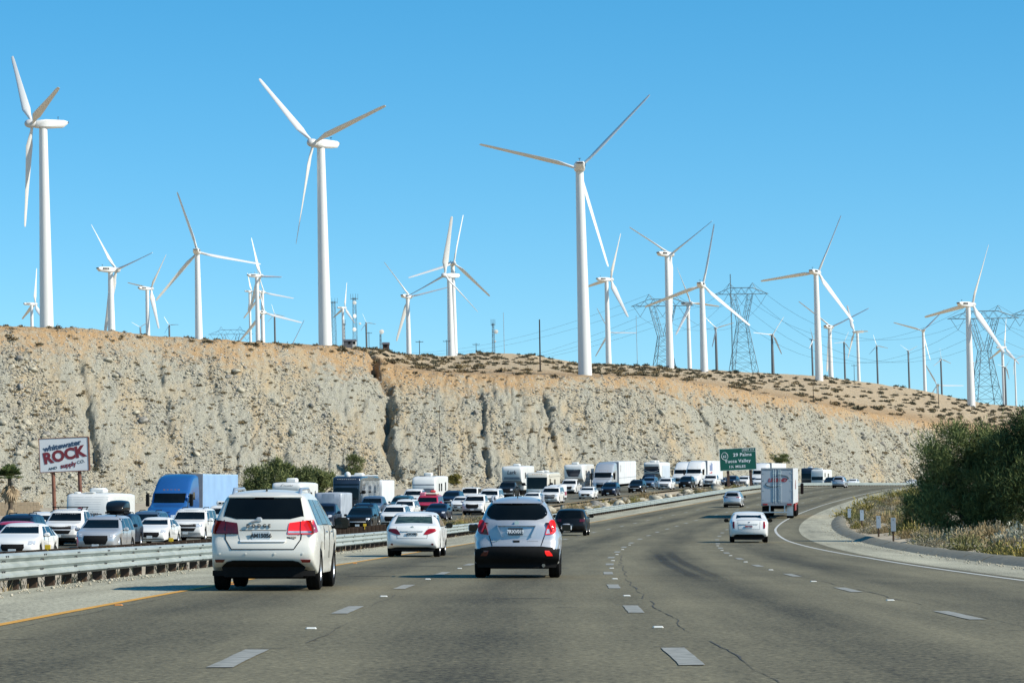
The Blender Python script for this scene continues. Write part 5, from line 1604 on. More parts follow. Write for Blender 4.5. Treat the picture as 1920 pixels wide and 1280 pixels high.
for sg in (-1, 1):
    rw = [(.285,.85,.31,.85),(.385,1.07,.41,1.07)]
    if sg < 0: rw = [(-b[2], b[3], -b[0], b[1]) for b in rw]
    ep(B, rw, -1, P['icesilver'], 'recess_edge', rec, off=.045, nx=2, th=.06)
pl = plate(r, B, -1, -.025, .955, .305, .152, M_plateblack, M_inkwhite, '7RXV019', off=.03)
mb = MB(); mb.lathe([(.035, -.012), (.05, -.012), (.052, .01), (.035, .012)], 'Y', n=20); mb.lathe([(.001, -.006), (.034, -.006)], 'Y', n=16)
for k in (-.02, 0, .02): mb.box(k-.007, k+.007, -.014, 0, -.03+abs(k)*.3, .03, 0)
mb.build('emblem', M_chrome, r, True, loc=(0, float(B.end_y(np.array([0.]), np.array([1.125]), -1))-.015, 1.125))
ep(B, [(-.07,.735,.06,.735),(-.075,.775,.06,.775)], -1, M_black, 'tailgate_handle', r, off=.012, nx=3)
text_mesh('ENCORE', .042, M_chrome, r, (-.40, float(B.end_y(np.array([-.4]), np.array([.76]), -1))-.008, .757), (math.pi/2, 0, .05), bold=.001, depth=.004, space=1.15)
ep(B, [(.22,.752,.44,.752),(.22,.765,.44,.765)], -1, M_gelgrey, 'badge_strip', r, off=.006, nx=4)
seam(B, [(-.57,.87),(-.50,.665)], -1, r, w=.009); seam(B, [(.57,.87),(.50,.665)], -1, r, w=.009)
ep(B, [(-.80,.22,.80,.22),(-.86,.36,.86,.36),(-.86,.52,.86,.52),(-.80,.62,.80,.62),(-.50,.655,.50,.655)], -1, M_black, 'lower_bumper', r, off=.014, nx=18, m=3)
lights2(B, r, [(.62,.455,.74,.455),(.585,.50,.72,.50),(.575,.565,.665,.565)], M_redlit, M_reddark, 'fog_lamp', off=.02, nx=3)  # reflectors, no lamps: painted glow on the right one, dark shaded copy left
for sd in (-1, 1):
    sp(B, [(-2.0,.34,-1.72,.34),(-2.0,.60,-1.66,.60)], sd, M_black, 'bumper_corner', r, off=.012, nx=3)
    sp(B, [(-.84,.26,.86,.26),(-.84,.40,.86,.40)], sd, M_black, 'sill_cladding', r, off=.012, nx=6)
    mb = MB(); x = sd*.52; mb.path([(x, -1.45, 1.57), (x, -1.3, 1.67), (x, -.1, 1.70), (x, .15, 1.63)], .024, 8); mb.build('roof_rail', M_gelgrey, r, True)
mb = MB(); mb.tube((.55, -2.08, .26), (.55, -1.6, .28), .035, n=10); mb.build('exhaust_pipe', M_chrome, r, True)
side_glass(B, r, [((.9,.08),(.5,.08)),((-.02,-.85),(-.02,-.8)),((-.93,-1.55),(-.9,-1.35))], 1.04, 1.49)
mb = MB(); mb.tube((0, 0, 0), (0, -.06, .10), .012, .006, 6); mb.build('antenna', M_black, r, loc=(0, -1.25, 1.62))
mirror(r, B, .82, 1.02, P['icesilver'], 1.05)
for y_, sd in ((1.28, 1), (1.28, -1), (-1.27, 1), (-1.27, -1)): wheel(r, sd*.765, y_, .345, .235, 5)
underbody(r, B, .70, .19, .50)
tag(r, 'silver blue compact crossover with wide lens-shaped rear window in our lane', 'crossover')
place(r, None, -.50, 64.6-B.y0)

# ---- white compact sedan ahead in the left lane
def rear_sedan(name, label, paintm, w, up, glass, tail, matR, matL, platem, inkm, txt, low, wh, extra=None, px=None, u=0, d=100, rec=((-.26,.66,.26,.66),(-.36,.84,.36,.84)), pz=.74, gm=None, refl=None, zb=.90, tum=.40):
    r = empty(name)
    B = Body(up, w, zb, tum, ((1.36,.37,wh),(-1.36,.37,wh)), R=.12, plan_r=.10, bul=(.09, .03, .1), zs=.74)
    link('body', B.mesh('body', paintm, 16), r)
    ep(B, glass, -1, gm or M_glass, 'rear_window', r, nx=12, m=4, off=.008)
    lights2(B, r, tail, matR, matL, off=.016)
    rc = ep(B, list(rec), -1, paintm, 'plate_recess', r, off=.003, nx=6)
    (x0, z0, x1, z1) = rec[1]
    ep(B, [(x0, z1-.01, x1, z1-.01), (x0, z1+.015, x1, z1+.015)], -1, paintm, 'recess_brow', rc, off=.035, nx=6)
    plate(r, B, -1, 0, pz, .305, .152, platem, inkm, txt, off=.024)
    ep(B, low, -1, M_black, 'lower_valance', r, off=.010, nx=12)
    seam(B, [(-.52, glass[0][1]-.03), (-.48, pz-.14), (.48, pz-.14), (.52, glass[0][1]-.03)], -1, r, w=.006)
    if refl: lights2(B, r, refl, M_reddark, M_reddark, 'reflector', nx=3)
    zt = B.up[:, 1].max()
    side_glass(B, r, [((.95,.12),(.45,.12)),((.02,-.90),(.02,-.78)),((-.98,-1.38),(-.88,-1.02))], zb+.08, zt-.10)
    mirror(r, B, .9, zb+.10, M_black if extra == 'blackmirror' else paintm, 1.0)
    for sd in (-1, 1):
        sseam(B, [(.07, zb+.05), (.07, .40)], sd, r); sseam(B, [(-.92, zb+.05), (-.85, .6)], sd, r)
        for y_ in (1.36, -1.36): wheel(r, sd*(w-.14), y_, wh, .215, 5)
    underbody(r, B, w-.18, .17, .45)
    tag(r, label, 'sedan')
    place(r, px, u, d-B.y0)
    return r, B
up = [(-2.10,.28),(-2.24,.36),(-2.27,.55),(-2.22,.74),(-2.14,.92),(-2.05,1.0),(-1.62,1.06),(-.98,1.35),(-.6,1.42),(0,1.445),(.42,1.40),(1.2,1.02),(1.85,.92),(2.16,.78),(2.27,.60),(2.26,.42),(2.15,.24)]
r, B = rear_sedan('white_sedan', 'white compact sedan with beige interior behind the ribbed guardrail bend, left lane', P['white'], .88, up,
 [(-.62,1.075,.62,1.075),(-.54,1.345,.54,1.345)], [(.37,.725,.50,.725),(.41,.79,.76,.82),(.47,.87,.79,.87),(.55,.915,.73,.915)], M_red, M_reddark, M_plate, M_ink, '6GKX802',
 [(-.70,.20,.70,.20),(-.74,.27,.74,.27),(-.50,.315,.50,.315)], .315, 'blackmirror', None, -5.03, 101.5, refl=[(.62,.38,.69,.38),(.62,.44,.69,.44)], gm=M_glass2)
mb = MB(); mb.lathe([(.03, -.01), (.045, -.01), (.045, .01)], 'Y', n=16); mb.box(-.006, .006, -.012, 0, -.03, .03); mb.build('emblem', M_chrome, r, True, loc=(0, float(B.end_y(np.array([0.]), np.array([.955]), -1))-.012, .955))
# ---- white luxury sedan with upright lamps in the right lane
up = [(-2.14,.28),(-2.28,.38),(-2.31,.60),(-2.27,.80),(-2.20,.98),(-2.12,1.04),(-1.62,1.08),(-.98,1.32),(-.6,1.385),(0,1.41),(.42,1.37),(1.2,1.02),(1.9,.92),(2.2,.78),(2.31,.60),(2.3,.42),(2.2,.24)]
r, B = rear_sedan('white_luxury_sedan', 'white sedan with narrow upright tail lamps in the right lane behind the box trailer', P['white'], .905, up,
 [(-.60,1.095,.60,1.095),(-.55,1.30,.55,1.30)], [(.66,.66,.74,.66),(.66,.80,.76,.80),(.665,.97,.735,.97)], M_red, M_reddark, M_plate, M_red, '8BDV331',
 [(-.66,.14,.66,.14),(-.74,.25,.74,.25),(-.66,.36,.66,.36),(-.55,.385,.55,.385)], .335, 'blackmirror', None, 6.8, 145.0, rec=((-.30,.66,.30,.66),(-.42,.86,.42,.86)), pz=.75)
ep(B, [(-.58,1.03,.58,1.03),(-.55,1.06,.55,1.06)], -1, P['white'], 'boot_spoiler', r, off=.05, nx=10, th=.1)
mb = MB(); mb.add([(-.06, 0, .03), (0, 0, -.05), (.06, 0, .03), (0, -.012, .0)], [(0, 1, 3), (1, 2, 3), (2, 0, 3)]); mb.build('emblem', M_chrome, r, loc=(0, float(B.end_y(np.array([0.]), np.array([.93]), -1))-.012, .93))

def rear_hatch(name, label, cat, paintm, w, H, up, u, d, glass, tail, matR, matL, low, zb=.95, tum=.42, platem=None, txt=None, wh=.33, rec=None, rails=False, pz=.8, bul=.09):
    r = empty(name)
    B = Body(up, w, zb, tum, ((1.3,wh+.05,wh),(-1.3,wh+.05,wh)), R=.13, plan_r=.10, bul=(bul, .03, .1), zs=.76)
    link('body', B.mesh('body', paintm, 14), r)
    ep(B, glass, -1, M_glass, 'rear_window', r, nx=12, m=3, off=.008)
    lights2(B, r, tail, matR, matL, off=.016, nx=4)
    ep(B, low, -1, M_black, 'lower_valance', r, off=.010, nx=10)
    plate(r, B, -1, 0, pz, .305, .152, platem or M_plate, M_ink, txt, off=.02)
    zt = B.up[:, 1].max()
    ep(B, [(-w*.62, zt-.10, w*.62, zt-.10), (-w*.6, zt-.06, w*.6, zt-.06)], -1, paintm, 'spoiler', r, off=.05, nx=10, th=.1)
    side_glass(B, r, [((.85,.08),(.45,.08)),((-.02,-.82),(-.02,-.78)),((-.9,-1.45),(-.86,-1.25))], zb+.08, zt-.13)
    mirror(r, B, .8, zb+.1, M_black, 1.05)
    for sd in (-1, 1):
        sseam(B, [(.03, zb+.05), (.03, .40)], sd, r)
        if rails: mb = MB(); x = sd*(w*.6); mb.path([(x, -1.4, zt-.06), (x, -1.3, zt+.03), (x, .1, zt+.03), (x, .2, zt-.04)], .022, 6); mb.build('roof_rail', M_black, r, True)
        for y_ in (1.3, -1.3): wheel(r, sd*(w-.14), y_, wh, .22, 5)
    underbody(r, B, w-.18, .18, .5)
    tag(r, label, cat); place(r, None, u, d-B.y0)
    return r, B
hup = [(-1.92,.28),(-2.05,.38),(-2.08,.60),(-2.03,.78),(-1.98,.98),(-1.72,1.34),(-1.6,1.40),(-1.1,1.44),(-.4,1.455),(.1,1.43),(.5,1.36),(1.15,1.0),(1.75,.9),(2.02,.76),(2.1,.6),(2.08,.42),(1.98,.24)]
rear_hatch('black_hatchback', 'glossy black hatchback in the left lane ahead of the silver crossover', 'hatchback', P['black'], .895, 1.45, hup, -2.8, 172.0,
 [(-.62,.97,.62,.97),(-.60,1.05,.60,1.05),(-.54,1.32,.54,1.32)], [(.50,.76,.78,.78),(.50,.90,.80,.92)], M_reddark, M_reddark, [(-.7,.2,.7,.2),(-.7,.34,.7,.34)], platem=M_plateblack, txt=None, pz=.56)
sup = [(-2.15,.32),(-2.30,.42),(-2.33,.65),(-2.28,.86),(-2.22,1.08),(-1.86,1.48),(-1.7,1.56),(-1.2,1.61),(-.4,1.63),(.15,1.60),(.5,1.52),(1.25,1.10),(1.95,1.0),(2.2,.86),(2.32,.66),(2.3,.46),(2.2,.27)]
rear_hatch('pale_silver_suv', 'pale silver SUV with black lower bumper in the second lane, left of the box trailer', 'suv', P['silver'], .94, 1.62, sup, -.0, 317.0,
 [(-.62,1.14,.62,1.14),(-.60,1.3,.60,1.3),(-.5,1.47,.5,1.47)], [(.40,1.0,.82,1.02),(.42,1.06,.82,1.10)], M_red, M_reddark, [(-.78,.2,.78,.2),(-.78,.46,.78,.46)], wh=.37, pz=.74)
rear_hatch('far_silver_blue_suv', 'silver blue SUV far ahead where the road bends behind the scrub', 'suv', P['icesilver'], .95, 1.66, [(a, b*1.03) for a, b in sup], .45, 452.0,
 [(-.64,1.2,.64,1.2),(-.6,1.35,.6,1.35),(-.52,1.52,.52,1.52)], [(.42,1.04,.84,1.06),(.42,1.12,.84,1.15)], M_reddark, M_reddark, [(-.8,.2,.8,.2),(-.82,.62,.82,.62)], wh=.38, pz=.85, rails=True)

# ---- box trailer lorry ahead of us in the right lane
M_doorshade = pmat('shaded_trailer_door', (.40, .44, .48), .45, vary=.08, scale=1.2, stretch=(1, 1, .4))  # white box's shaded rear, put into the doors as blue-grey paint
M_trred = paint('tractor_red', (.36, .025, .03))
def lorry():
    r = empty('box_trailer_lorry')
    W_, L_, zf, zt = 1.3, 15.5, 1.18, 4.08
    mb = MB(); mb.box(-W_, W_, .06, L_, zf, zt, 0, .03); mb.build('box_body', M_trailer, r)
    for sd in (-1, 1):
        mb = MB(); x0, x1 = sorted((sd*.02, sd*(W_-.06))); mb.box(x0, x1, -.03, .05, zf+.12, zt-.14, 0, .012)
        d_ = mb.build('rear_door', M_doorshade, r)
        for xx in (sd*.16, sd*.30) if sd > 0 else (sd*.13, sd*.29):
            mb = MB(); mb.tube((xx, -.055, zf+.06), (xx, -.055, zt-.10), .022, n=8, mi=0)
            for z in (zf+.3, zf+1.5, zt-.4): mb.box(xx-.05, xx+.05, -.06, -.02, z-.04, z+.04, 0)
            mb.build('lock_rod', M_chrome, d_)
        for z in (zf+.35, zf+1.1, zf+1.9, zt-.4):
            mb = MB(); x0, x1 = sorted((sd*(W_-.26), sd*(W_-.05))); mb.box(x0, x1, -.045, -.02, z-.04, z+.04, 0, .01); mb.build('hinge', M_alu, d_)
    mb = MB(); mb.box(-W_, W_, -.05, .07, zt-.13, zt+.01); mb.box(-W_, -W_+.06, -.05, .07, zf, zt-.13); mb.box(W_-.06, W_, -.05, .07, zf, zt-.13); mb.build('door_frame', M_gelgrey, r)
    mb = MB(); mb.box(-W_, W_, -.06, .12, zf-.14, zf+.10, 0, .01); mb.build('rear_sill', M_gelgrey, r)
    for sd in (-1, 1):
        x0, x1 = sorted((sd*.78, sd*1.18)); mb = MB(); mb.box(x0, x1, -.09, -.055, zf-.10, zf+.02, 0, .02); mb.build('taillight', M_red, r)
        mb = MB(); x0, x1 = sorted((sd*.55, sd*.66)); mb.box(x0, x1, -.02, .08, .50, zf-.14, 0); mb.build('bumper_strut', M_alu, r)
        mb = MB(); x0, x1 = sorted((sd*.74, sd*1.26)); mb.box(x0, x1, 1.05, 1.08, .22, 1.0); mb.build('mud_flap', M_alu if sd > 0 else M_black, r)
    mb = MB(); mb.box(-1.22, 1.22, -.03, .07, .46, .56, 0, .01); mb.build('underride_bar', M_alu, r)
    mb = MB(); mb.box(-.55, .55, .3, 14, .80, zf); mb.build('chassis', M_under, r)
    for y_ in (1.75, 3.0, 12.2, 13.5):
        for sd in (-1, 1): wheel(r, sd*1.0, y_, .5, .55, 6)
    for y_ in (1.75, 3.0, 12.2, 13.5): 
        pass
    # red tractor in front of the trailer
    tup = [(14.9,.9),(14.9,1.2),(14.9,3.3),(15.2,3.7),(16.2,3.72),(17.0,3.35),(17.4,2.95),(17.9,2.1),(19.3,1.75),(19.9,1.5),(20.1,1.1),(20.1,.5)]
    Bt = Body([(a-17.5, b) for a, b in tup], 1.24, 2.2, .05, (), R=.10, plan_f=.25, plan_r=.02, zs=1.6)
    cab = link('tractor_cab', Bt.mesh('tractor_cab', M_trred), r, (0, 17.5, 0))
    for sd in (-1, 1):
        mb = MB(); mb.box(-.13, .13, -.12, .12, -.5, .45, 0, .05); mb.tube((-sd*.2, 0, .3), (0, 0, .3), .03, n=6); mb.build('cab_mirror', M_black, r, True, loc=(sd*1.58, 18.0, 2.35))
        wheel(r, sd*1.05, 18.8, .5, .32, 6)
        mb = MB(); mb.box(-.05, .05, -1.6, 1.6, -.42, .42, 0, .03); mb.build('side_fairing', M_trred, r, loc=(sd*1.2, 10.2, .95))
    y = -.045
    text_mesh('LEGEND', .40, M_trred, r, (.02, y, 3.10), (math.pi/2, 0, 0), bold=.018, depth=.008, shear=.25, sx=1.0)
    for (cx_, cz, a0, a1) in ((.3, 3.28, -.5, 2.6), (-.3, 2.78, 2.6, 5.8)):
        pts = [(cx_+.62*math.cos(a0+(a1-a0)*i/14), y, cz+.22*math.sin(a0+(a1-a0)*i/14)) for i in range(15)]
        mb = MB(); mb.path(pts, .03, 5); mb.build('logo_swoosh', M_ink, r)
    mb = MB(); mb.box(1.302, 1.308, 5.5, 8.0, 2.35, 3.1); mb.build('side_logo', M_red, r)
    for k in range(12):
        mb = MB(); mb.box(1.3, 1.315, .8+k*1.2, .86+k*1.2, zf+.05, zt-.05); mb.build('side_rib', M_trailer, r)
    tag(r, 'white box trailer lorry with grey rear doors and a red tractor, right lane', 'lorry')
    place(r, None, 7.45, 256.0)
lorry()
# ================================================================== ONCOMING TRAFFIC
LA, LB, LC, LD = -21.5, -25.2, -28.9, -32.6
def opose(r, u, d, back=0.0, off=None):
    """Front of the thing at depth d (facing us); back = distance from local origin to its front (+Y)."""
    yaw = -math.atan(dcx(d)) + math.pi
    fw = Vector((-math.sin(yaw), math.cos(yaw), 0))
    r.location = (float(cx(d))+u - fw.x*back, d - fw.y*back, float(zr(d))+float(oppz(d))+.02)
    r.rotation_euler = (-math.atan(float(np.interp(d, _d, _sl))), 0, yaw)
CARS = [
 # kind, grille, paint, px, lane, name, label, category
 ('sedan',2,'white',28,LA,'white_sedan','white sedan with twin kidney-shaped dark grilles at the left edge','sedan'),
 ('suv',0,'silver',182,LA,'silver_suv','silver grey SUV with black grille left of the white compact','suv'),
 ('sedan',0,'white',283,LB,'white_compact','small white sedan beside the grey SUV, left of the white full-size SUV','sedan'),
 ('big',1,'white',350,LB,'white_large_suv','big white SUV with a split chrome grille just left of the near white SUV','suv'),
 ('pickup',1,'white',114,LC,'white_pickup','white pickup with black roof rack pulling the ribbed travel trailer','pickup'),
 ('suv',1,'white',66,LD,'white_suv','white SUV half hidden behind the white pickup at far left','suv'),
 ('sedan',1,'red',12,LB,'red_car','red car showing only its roof above the leftmost white sedan','car'),
 ('suv',0,'navy',20,LC,'dark_suv','dark blue SUV roof behind the red car at the left edge','suv'),
 ('suv',1,'navy',208,LB,'dark_blue_suv','dark blue SUV carrying a glossy black roof box','suv'),
 ('suv',0,'greyblue',266,LC,'grey_blue_suv','grey blue SUV behind the small white sedan','suv'),
 ('pickup',0,'white',408,LC,'white_pickup','white pickup with a small roof box left of the near white SUV','pickup'),
 ('pickup',1,'navy',600,LB,'dark_blue_pickup','dark blue pickup mostly hidden behind the near white SUV','pickup'),
 ('suv',1,'black',671,LA,'black_suv','black SUV with large shield grille beside the grey cargo trailer','suv'),
 ('suv',0,'navy',676,LB,'dark_suv','dark SUV directly behind the black shield-grille SUV','suv'),
 ('pickup',0,'greyblue',692,LC,'dark_blue_pickup','dark blue pickup beside the black motorhome','pickup'),
 ('suv',0,'white',735,LA,'white_wagon','white wagon with dark lower bumper right of the black SUV','car'),
 ('suv',1,'white',755,LB,'white_suv','white SUV behind the white wagon','suv'),
 ('suv',1,'teal',748,LC,'dark_teal_suv','dark teal SUV with roof rack behind the two white cars','suv'),
 ('pickup',1,'white',770,LD,'white_pickup','white pickup in front of the white travel trailer with dark front window','pickup'),
 ('big',0,'red',798,LB,'red_suv','red SUV with bundles and a pink blanket tied on its roof','suv'),
 ('sedan',0,'navy',816,LA,'dark_blue_sedan','dark blue sedan in front of the red loaded SUV','sedan'),
 ('suv',1,'navy',842,LC,'navy_suv','navy SUV right of the red loaded SUV','suv'),
 ('sedan',1,'white',862,LB,'white_sedan','white sedan left of the white pickup with black grille','sedan'),
 ('jeep',0,'white',877,LC,'white_off_roader','boxy white off-roader with slotted grille','off-roader'),
 ('pickup',0,'white',886,LA,'white_pickup','white pickup with wide black grille left of the silver crossover','pickup'),
 ('big',1,'white',914,LB,'white_large_suv','white full-size SUV behind the white pickup with black grille','suv'),
 ('sedan',0,'white',878,LD,'white_sedan','white sedan behind the boxy white off-roader','sedan'),
 ('pickup',0,'black',947,LD,'black_pickup','black pickup towing the white fifth-wheel trailer with script lettering','pickup'),
 ('sedan',1,'white',995,LA,'white_sedan','white sedan just showing above the silver crossover roof','sedan'),
 ('big',1,'white',1030,LA,'white_large_suv','white SUV pulling a small white and orange rental trailer','suv'),
 ('pickup',0,'white',1064,LC,'white_pickup','white pickup below the fifth-wheel trailer with black shield front','pickup'),
 ('sedan',0,'white',1098,LA,'white_sedan','white sedan with dark wing-shaped grille beside the rocky median','sedan'),
 ('suv',0,'navy',1140,LA,'dark_suv','dark blue SUV beside the boulders, right of the white sedan','suv'),
 ('suv',1,'black',1190,LA,'black_suv','black SUV right of the long white semi-trailer','suv'),
 ('suv',0,'greyblue',1214,LB,'grey_blue_suv','grey blue SUV behind the scrub, left of a small white SUV','suv'),
 ('pickup',1,'navy',1212,LC,'dark_pickup','dark pickup towing the trailer with the dark rounded cap','pickup'),
 ('suv',1,'white',1245,LA,'white_suv','small white SUV above the yellow flowering scrub','suv'),
 ('suv',0,'black',1283,LA,'black_suv','black SUV in front of the white semi with the blue and red logo','suv'),
 ('sedan',1,'white',1304,LB,'white_sedan','white sedan just below the white semi cab','sedan'),
 ('pickup',1,'white',1329,LA,'white_pickup','white pickup left of the green exit sign posts','pickup'),
 ('sedan',0,'grey',1352,LB,'grey_sedan','grey sedan behind the left post of the green sign','sedan'),
 ('suv',0,'navy',1368,LA,'dark_suv','dark SUV behind the left post of the green exit sign','suv'),
 ('suv',1,'white',1392,LA,'white_suv','white SUV between the two posts of the green sign','suv'),
 ('sedan',0,'navy',1405,LB,'dark_sedan','dark sedan beside the right post of the green sign','sedan'),
 ('sedan',1,'white',1421,LA,'white_sedan','white sedan below the second white semi, left of the box trailer lorry','sedan'),
 ('suv',0,'black',1552,LB,'black_car','black car far away left of the silver blue SUV','car'),
 ('sedan',0,'white',1596,LB,'white_sedan','distant white sedan right of the silver blue SUV','sedan'),
 ('sedan',1,'white',1706,LB,'white_sedan','distant white car above the scrub near the dark tree','car'),
]
POS = {}
for i, (k, g, pc, px, u, nm_, lb, ct) in enumerate(CARS):
    rr, dd = oncoming(k, g, P[pc], px, u, nm_, lb, ct)
    POS[lb] = (rr, dd)
def find(sub):
    for k, v in POS.items():
        if sub in k: return v
# loads on roofs
def on_roof(car, name, label, cat, build, z):
    rr, dd = car
    e = empty(name); build(e)
    e.location = rr.location + Vector((0, 0, z)); e.rotation_euler = rr.rotation_euler
    tag(e, label, cat); return e
def b_rack(e):
    mb = MB()
    for sx in (-.8, .8): mb.tube((sx, -.6, .12), (sx, .8, .12), .03, n=6)
    for y in (-.6, -.1, .4, .8): mb.tube((-.8, y, .12), (.8, y, .12), .025, n=6)
    mb.build('rack_frame', M_black, e)
    mb = MB()
    for sx in (-.8, .8):
        for y in (-.5, .7): mb.tube((sx*.9, y, -.05), (sx, y, .12), .03, n=6)
    mb.build('rack_foot', M_black, e)
on_roof(find('black roof rack'), 'roof_rack', 'black roof rack on the white pickup at left', 'roof rack', b_rack, 1.92)
def b_box(e):
    Bx = Body([(-.95,.0),(-1.0,.15),(-.9,.40),(-.3,.46),(.5,.42),(1.0,.24),(1.1,.08),(1.05,0)], .46, .2, .12, (), R=.12, plan_f=.1, zs=.2, rlow=.05, it=2)
    link('box_lid', Bx.mesh('box_lid', P['black']), e)
    mb = MB(); mb.box(-.42, .42, -.9, .95, -.04, .03); mb.build('box_tray', M_black, e)
rb = on_roof(find('roof box'), 'roof_box', 'glossy black roof box on the dark blue SUV', 'roof box', b_box, 1.78)
rb.scale = (1.15, 1.0, 1.3)
def b_ac(e):
    mb = MB(); mb.box(-.5, .5, -.45, .45, 0, .28, 0, .08); mb.build('box_lid', M_rvwhite, e)
    for k in range(3): mb = MB(); mb.box(-.36+k*.25, -.18+k*.25, .452, .46, .08, .2); mb.build('vent', M_black, e)
on_roof(find('small roof box'), 'cargo_pod', 'white vented pod on the pickup left of the near white SUV', 'cargo box', b_ac, 1.93)
def b_load(e):
    mb = MB(); mb.box(-.75, .75, -1.2, .5, 0, .18, 0, .08); mb.build('bundle', pmat('canvas_pale', (.55, .5, .42), .9, scale=4, bump=.4), e)
    mb = MB(); mb.box(-.55, -.05, -.4, .35, .16, .42, 0, .12); mb.build('bundle', pmat('canvas_red', (.45, .03, .04), .8, scale=4, bump=.4), e)
    mb = MB(); mb.box(.3, .82, -.4, .55, -.3, .22, 0, .06); mb.build('blanket', pmat('blanket_pink', (.62, .20, .26), .9, scale=6, bump=.5), e)
on_roof(find('pink blanket'), 'roof_load', 'tied bundles and a pink blanket on the red SUV', 'luggage', b_load, 1.93)

def windows(B, root, sd, rects):
    for (y0, y1, z0, z1) in rects:
        w_ = sp(B, [(y0, z0, y1, z0), (y0, z1, y1, z1)], sd, M_glass, 'window', root, nx=4, off=.01)
def ac_unit(root, y, z, w=.42, h=.32, x=0, mat=None):
    mb = MB(); mb.box(x-w, x+w, y-.5, y+.5, z, z+h, 0, .1); mb.build('air_conditioner', mat or M_rvwhite, root, True)
def rv(name, label, cat, up, w, L_, u, d, frontpatches, wins, ac=((.5, .32),), mats=None, wheels=(), R=.10, extra=None, bul=.06, body=None, under=True):
    """Caravan or motorhome body; front (+Y) towards us."""
    r = empty(name)
    B = Body(up, w, 2.0, 0.0, (), R=R, plan_f=.06, plan_r=.02, bul=(.02, .03, bul), low=.0, zs=1.6, rlow=.04, it=1)
    link('body', B.mesh('body', body or M_rvwhite, 10), r)
    for (rows, mt, nm_, off) in frontpatches: ep(B, rows, 1, mt, nm_, r, off=off, nx=10)
    for sd in (-1, 1): windows(B, r, sd, wins)
    zt = B.up[:, 1].max()
    for (y, h) in ac: ac_unit(r, y, zt-.03, h=h)
    for (y, rr_) in wheels:
        for sd in (-1, 1): wheel(r, sd*(w-.2), y, rr_, .25, 5)
    if under: mb = MB(); mb.box(-w+.1, w-.1, B.y0+.3, B.y1-.4, .35, B.up[:, 1].min()+.05); mb.build('chassis', M_under, r)
    if extra: extra(r, B)
    opose(r, u, d, B.y1); tag(r, label, cat, 'recreational vehicles in the standstill')
    return r, B
M_script = pmat('script_dark', (.05, .05, .07), .6); M_scriptred = pmat('script_maroon', (.25, .05, .08), .6)
def front_text(s, size, z, mat, x=0, **k):
    def f(r, B): text_mesh(s, size, mat, r, (x, float(B.end_y(np.array([x]), np.array([z]), 1))+.012, z), (math.pi/2, 0, math.pi), **k)
    return f
def ribs(r, B):
    for k in range(13):
        z = 1.0+k*.13
        ep(B, [(-1.12, z, 1.12, z), (-1.12, z+.014, 1.12, z+.014)], 1, M_gelgrey, 'siding_groove', r, off=.004, nx=4, m=1)
    front_text('Pilgrim', .42, 1.65, M_script, shear=.3)(r, B)
    mb = MB(); mb.lathe([(.001, .012), (.2, .01), (.21, -.01)], 'Y', n=18); mb.build('logo_disc', M_scriptred, r, loc=(.42, float(B.end_y(np.array([.4]), np.array([1.78]), 1)), 1.8))
    mb = MB(); mb.box(-.12, .12, -.6, .2, 0, .12, 0, .05); mb.build('roof_vent', M_rvwhite, r, loc=(.75, 2.8, 2.74))
    mb = MB(); mb.box(-.25, .25, -.3, .3, 0, .06, 0, .02); mb.build('roof_hatch', M_rvwhite, r, loc=(0, 2.9, 2.78))
    # black propane cover and tongue
    mb = MB(); mb.box(-.4, .4, 0, .5, .5, 1.05, 0, .1); mb.build('gas_bottle_cover', M_black, r, loc=(0, B.y1+.1, 0))
TR = [(-3.6,.75),(-3.62,1.2),(-3.62,2.6),(-3.5,2.74),(0,2.78),(3.1,2.76),(3.35,2.62),(3.55,2.1),(3.62,1.5),(3.62,.8)]
pk = find('ribbed travel trailer')[1]
rv('ribbed_travel_trailer', 'white ribbed travel trailer with script lettering behind the white pickup', 'travel trailer', TR, 1.22, 7.2, LC-.2, pk+8.0, [], [(-1.5,-.6,1.6,2.2),(.8,1.5,1.6,2.2)], ac=((.6,.34),), wheels=((-.6,.34),(.25,.34)), extra=ribs)
# white caravan roof above the near white SUV
def cougar(r, B): front_text('Cougar', .34, 3.05, M_script, shear=.25)(r, B)
TR2 = [(-3.9,.8),(-3.92,1.2),(-3.92,3.1),(-3.8,3.25),(0,3.32),(3.3,3.30),(3.7,3.2),(3.85,2.9),(3.6,2.2),(3.4,1.2),(3.35,.8)]
rv('white_caravan', 'white caravan with a big roof unit rising behind the near white SUV', 'travel trailer', TR2, 1.24, 7.8, LD, solve(538, LD), [], [(-2.6,-2.2,1.6,2.6),(-1,.2,1.8,2.5)], ac=((1.2,.40),), wheels=((-.9,.36),(0,.36)), extra=cougar)
# plain grey cargo trailer
def cargo(r, B):
    for k in range(-2, 3): ep(B, [(k*.42-.01,.75,k*.42+.01,.75),(k*.42-.01,2.55,k*.42+.01,2.55)], 1, M_gelgrey, 'panel_joint', r, off=.006, nx=1)
CT = [(-2.4,.55),(-2.4,2.6),(-2.35,2.68),(2.3,2.68),(2.38,2.6),(2.4,.55)]
rv('grey_cargo_trailer', 'plain dented grey cargo trailer right of the near white SUV', 'cargo trailer', CT, 1.06, 4.8, LB, solve(617, LB), [], [], ac=(), wheels=((-.4,.33),(.35,.33)), extra=cargo, body=pmat('dull_aluminium', (.34, .37, .41), .5, .3, scale=1.5, c2=(.46, .49, .53), bump=.15))
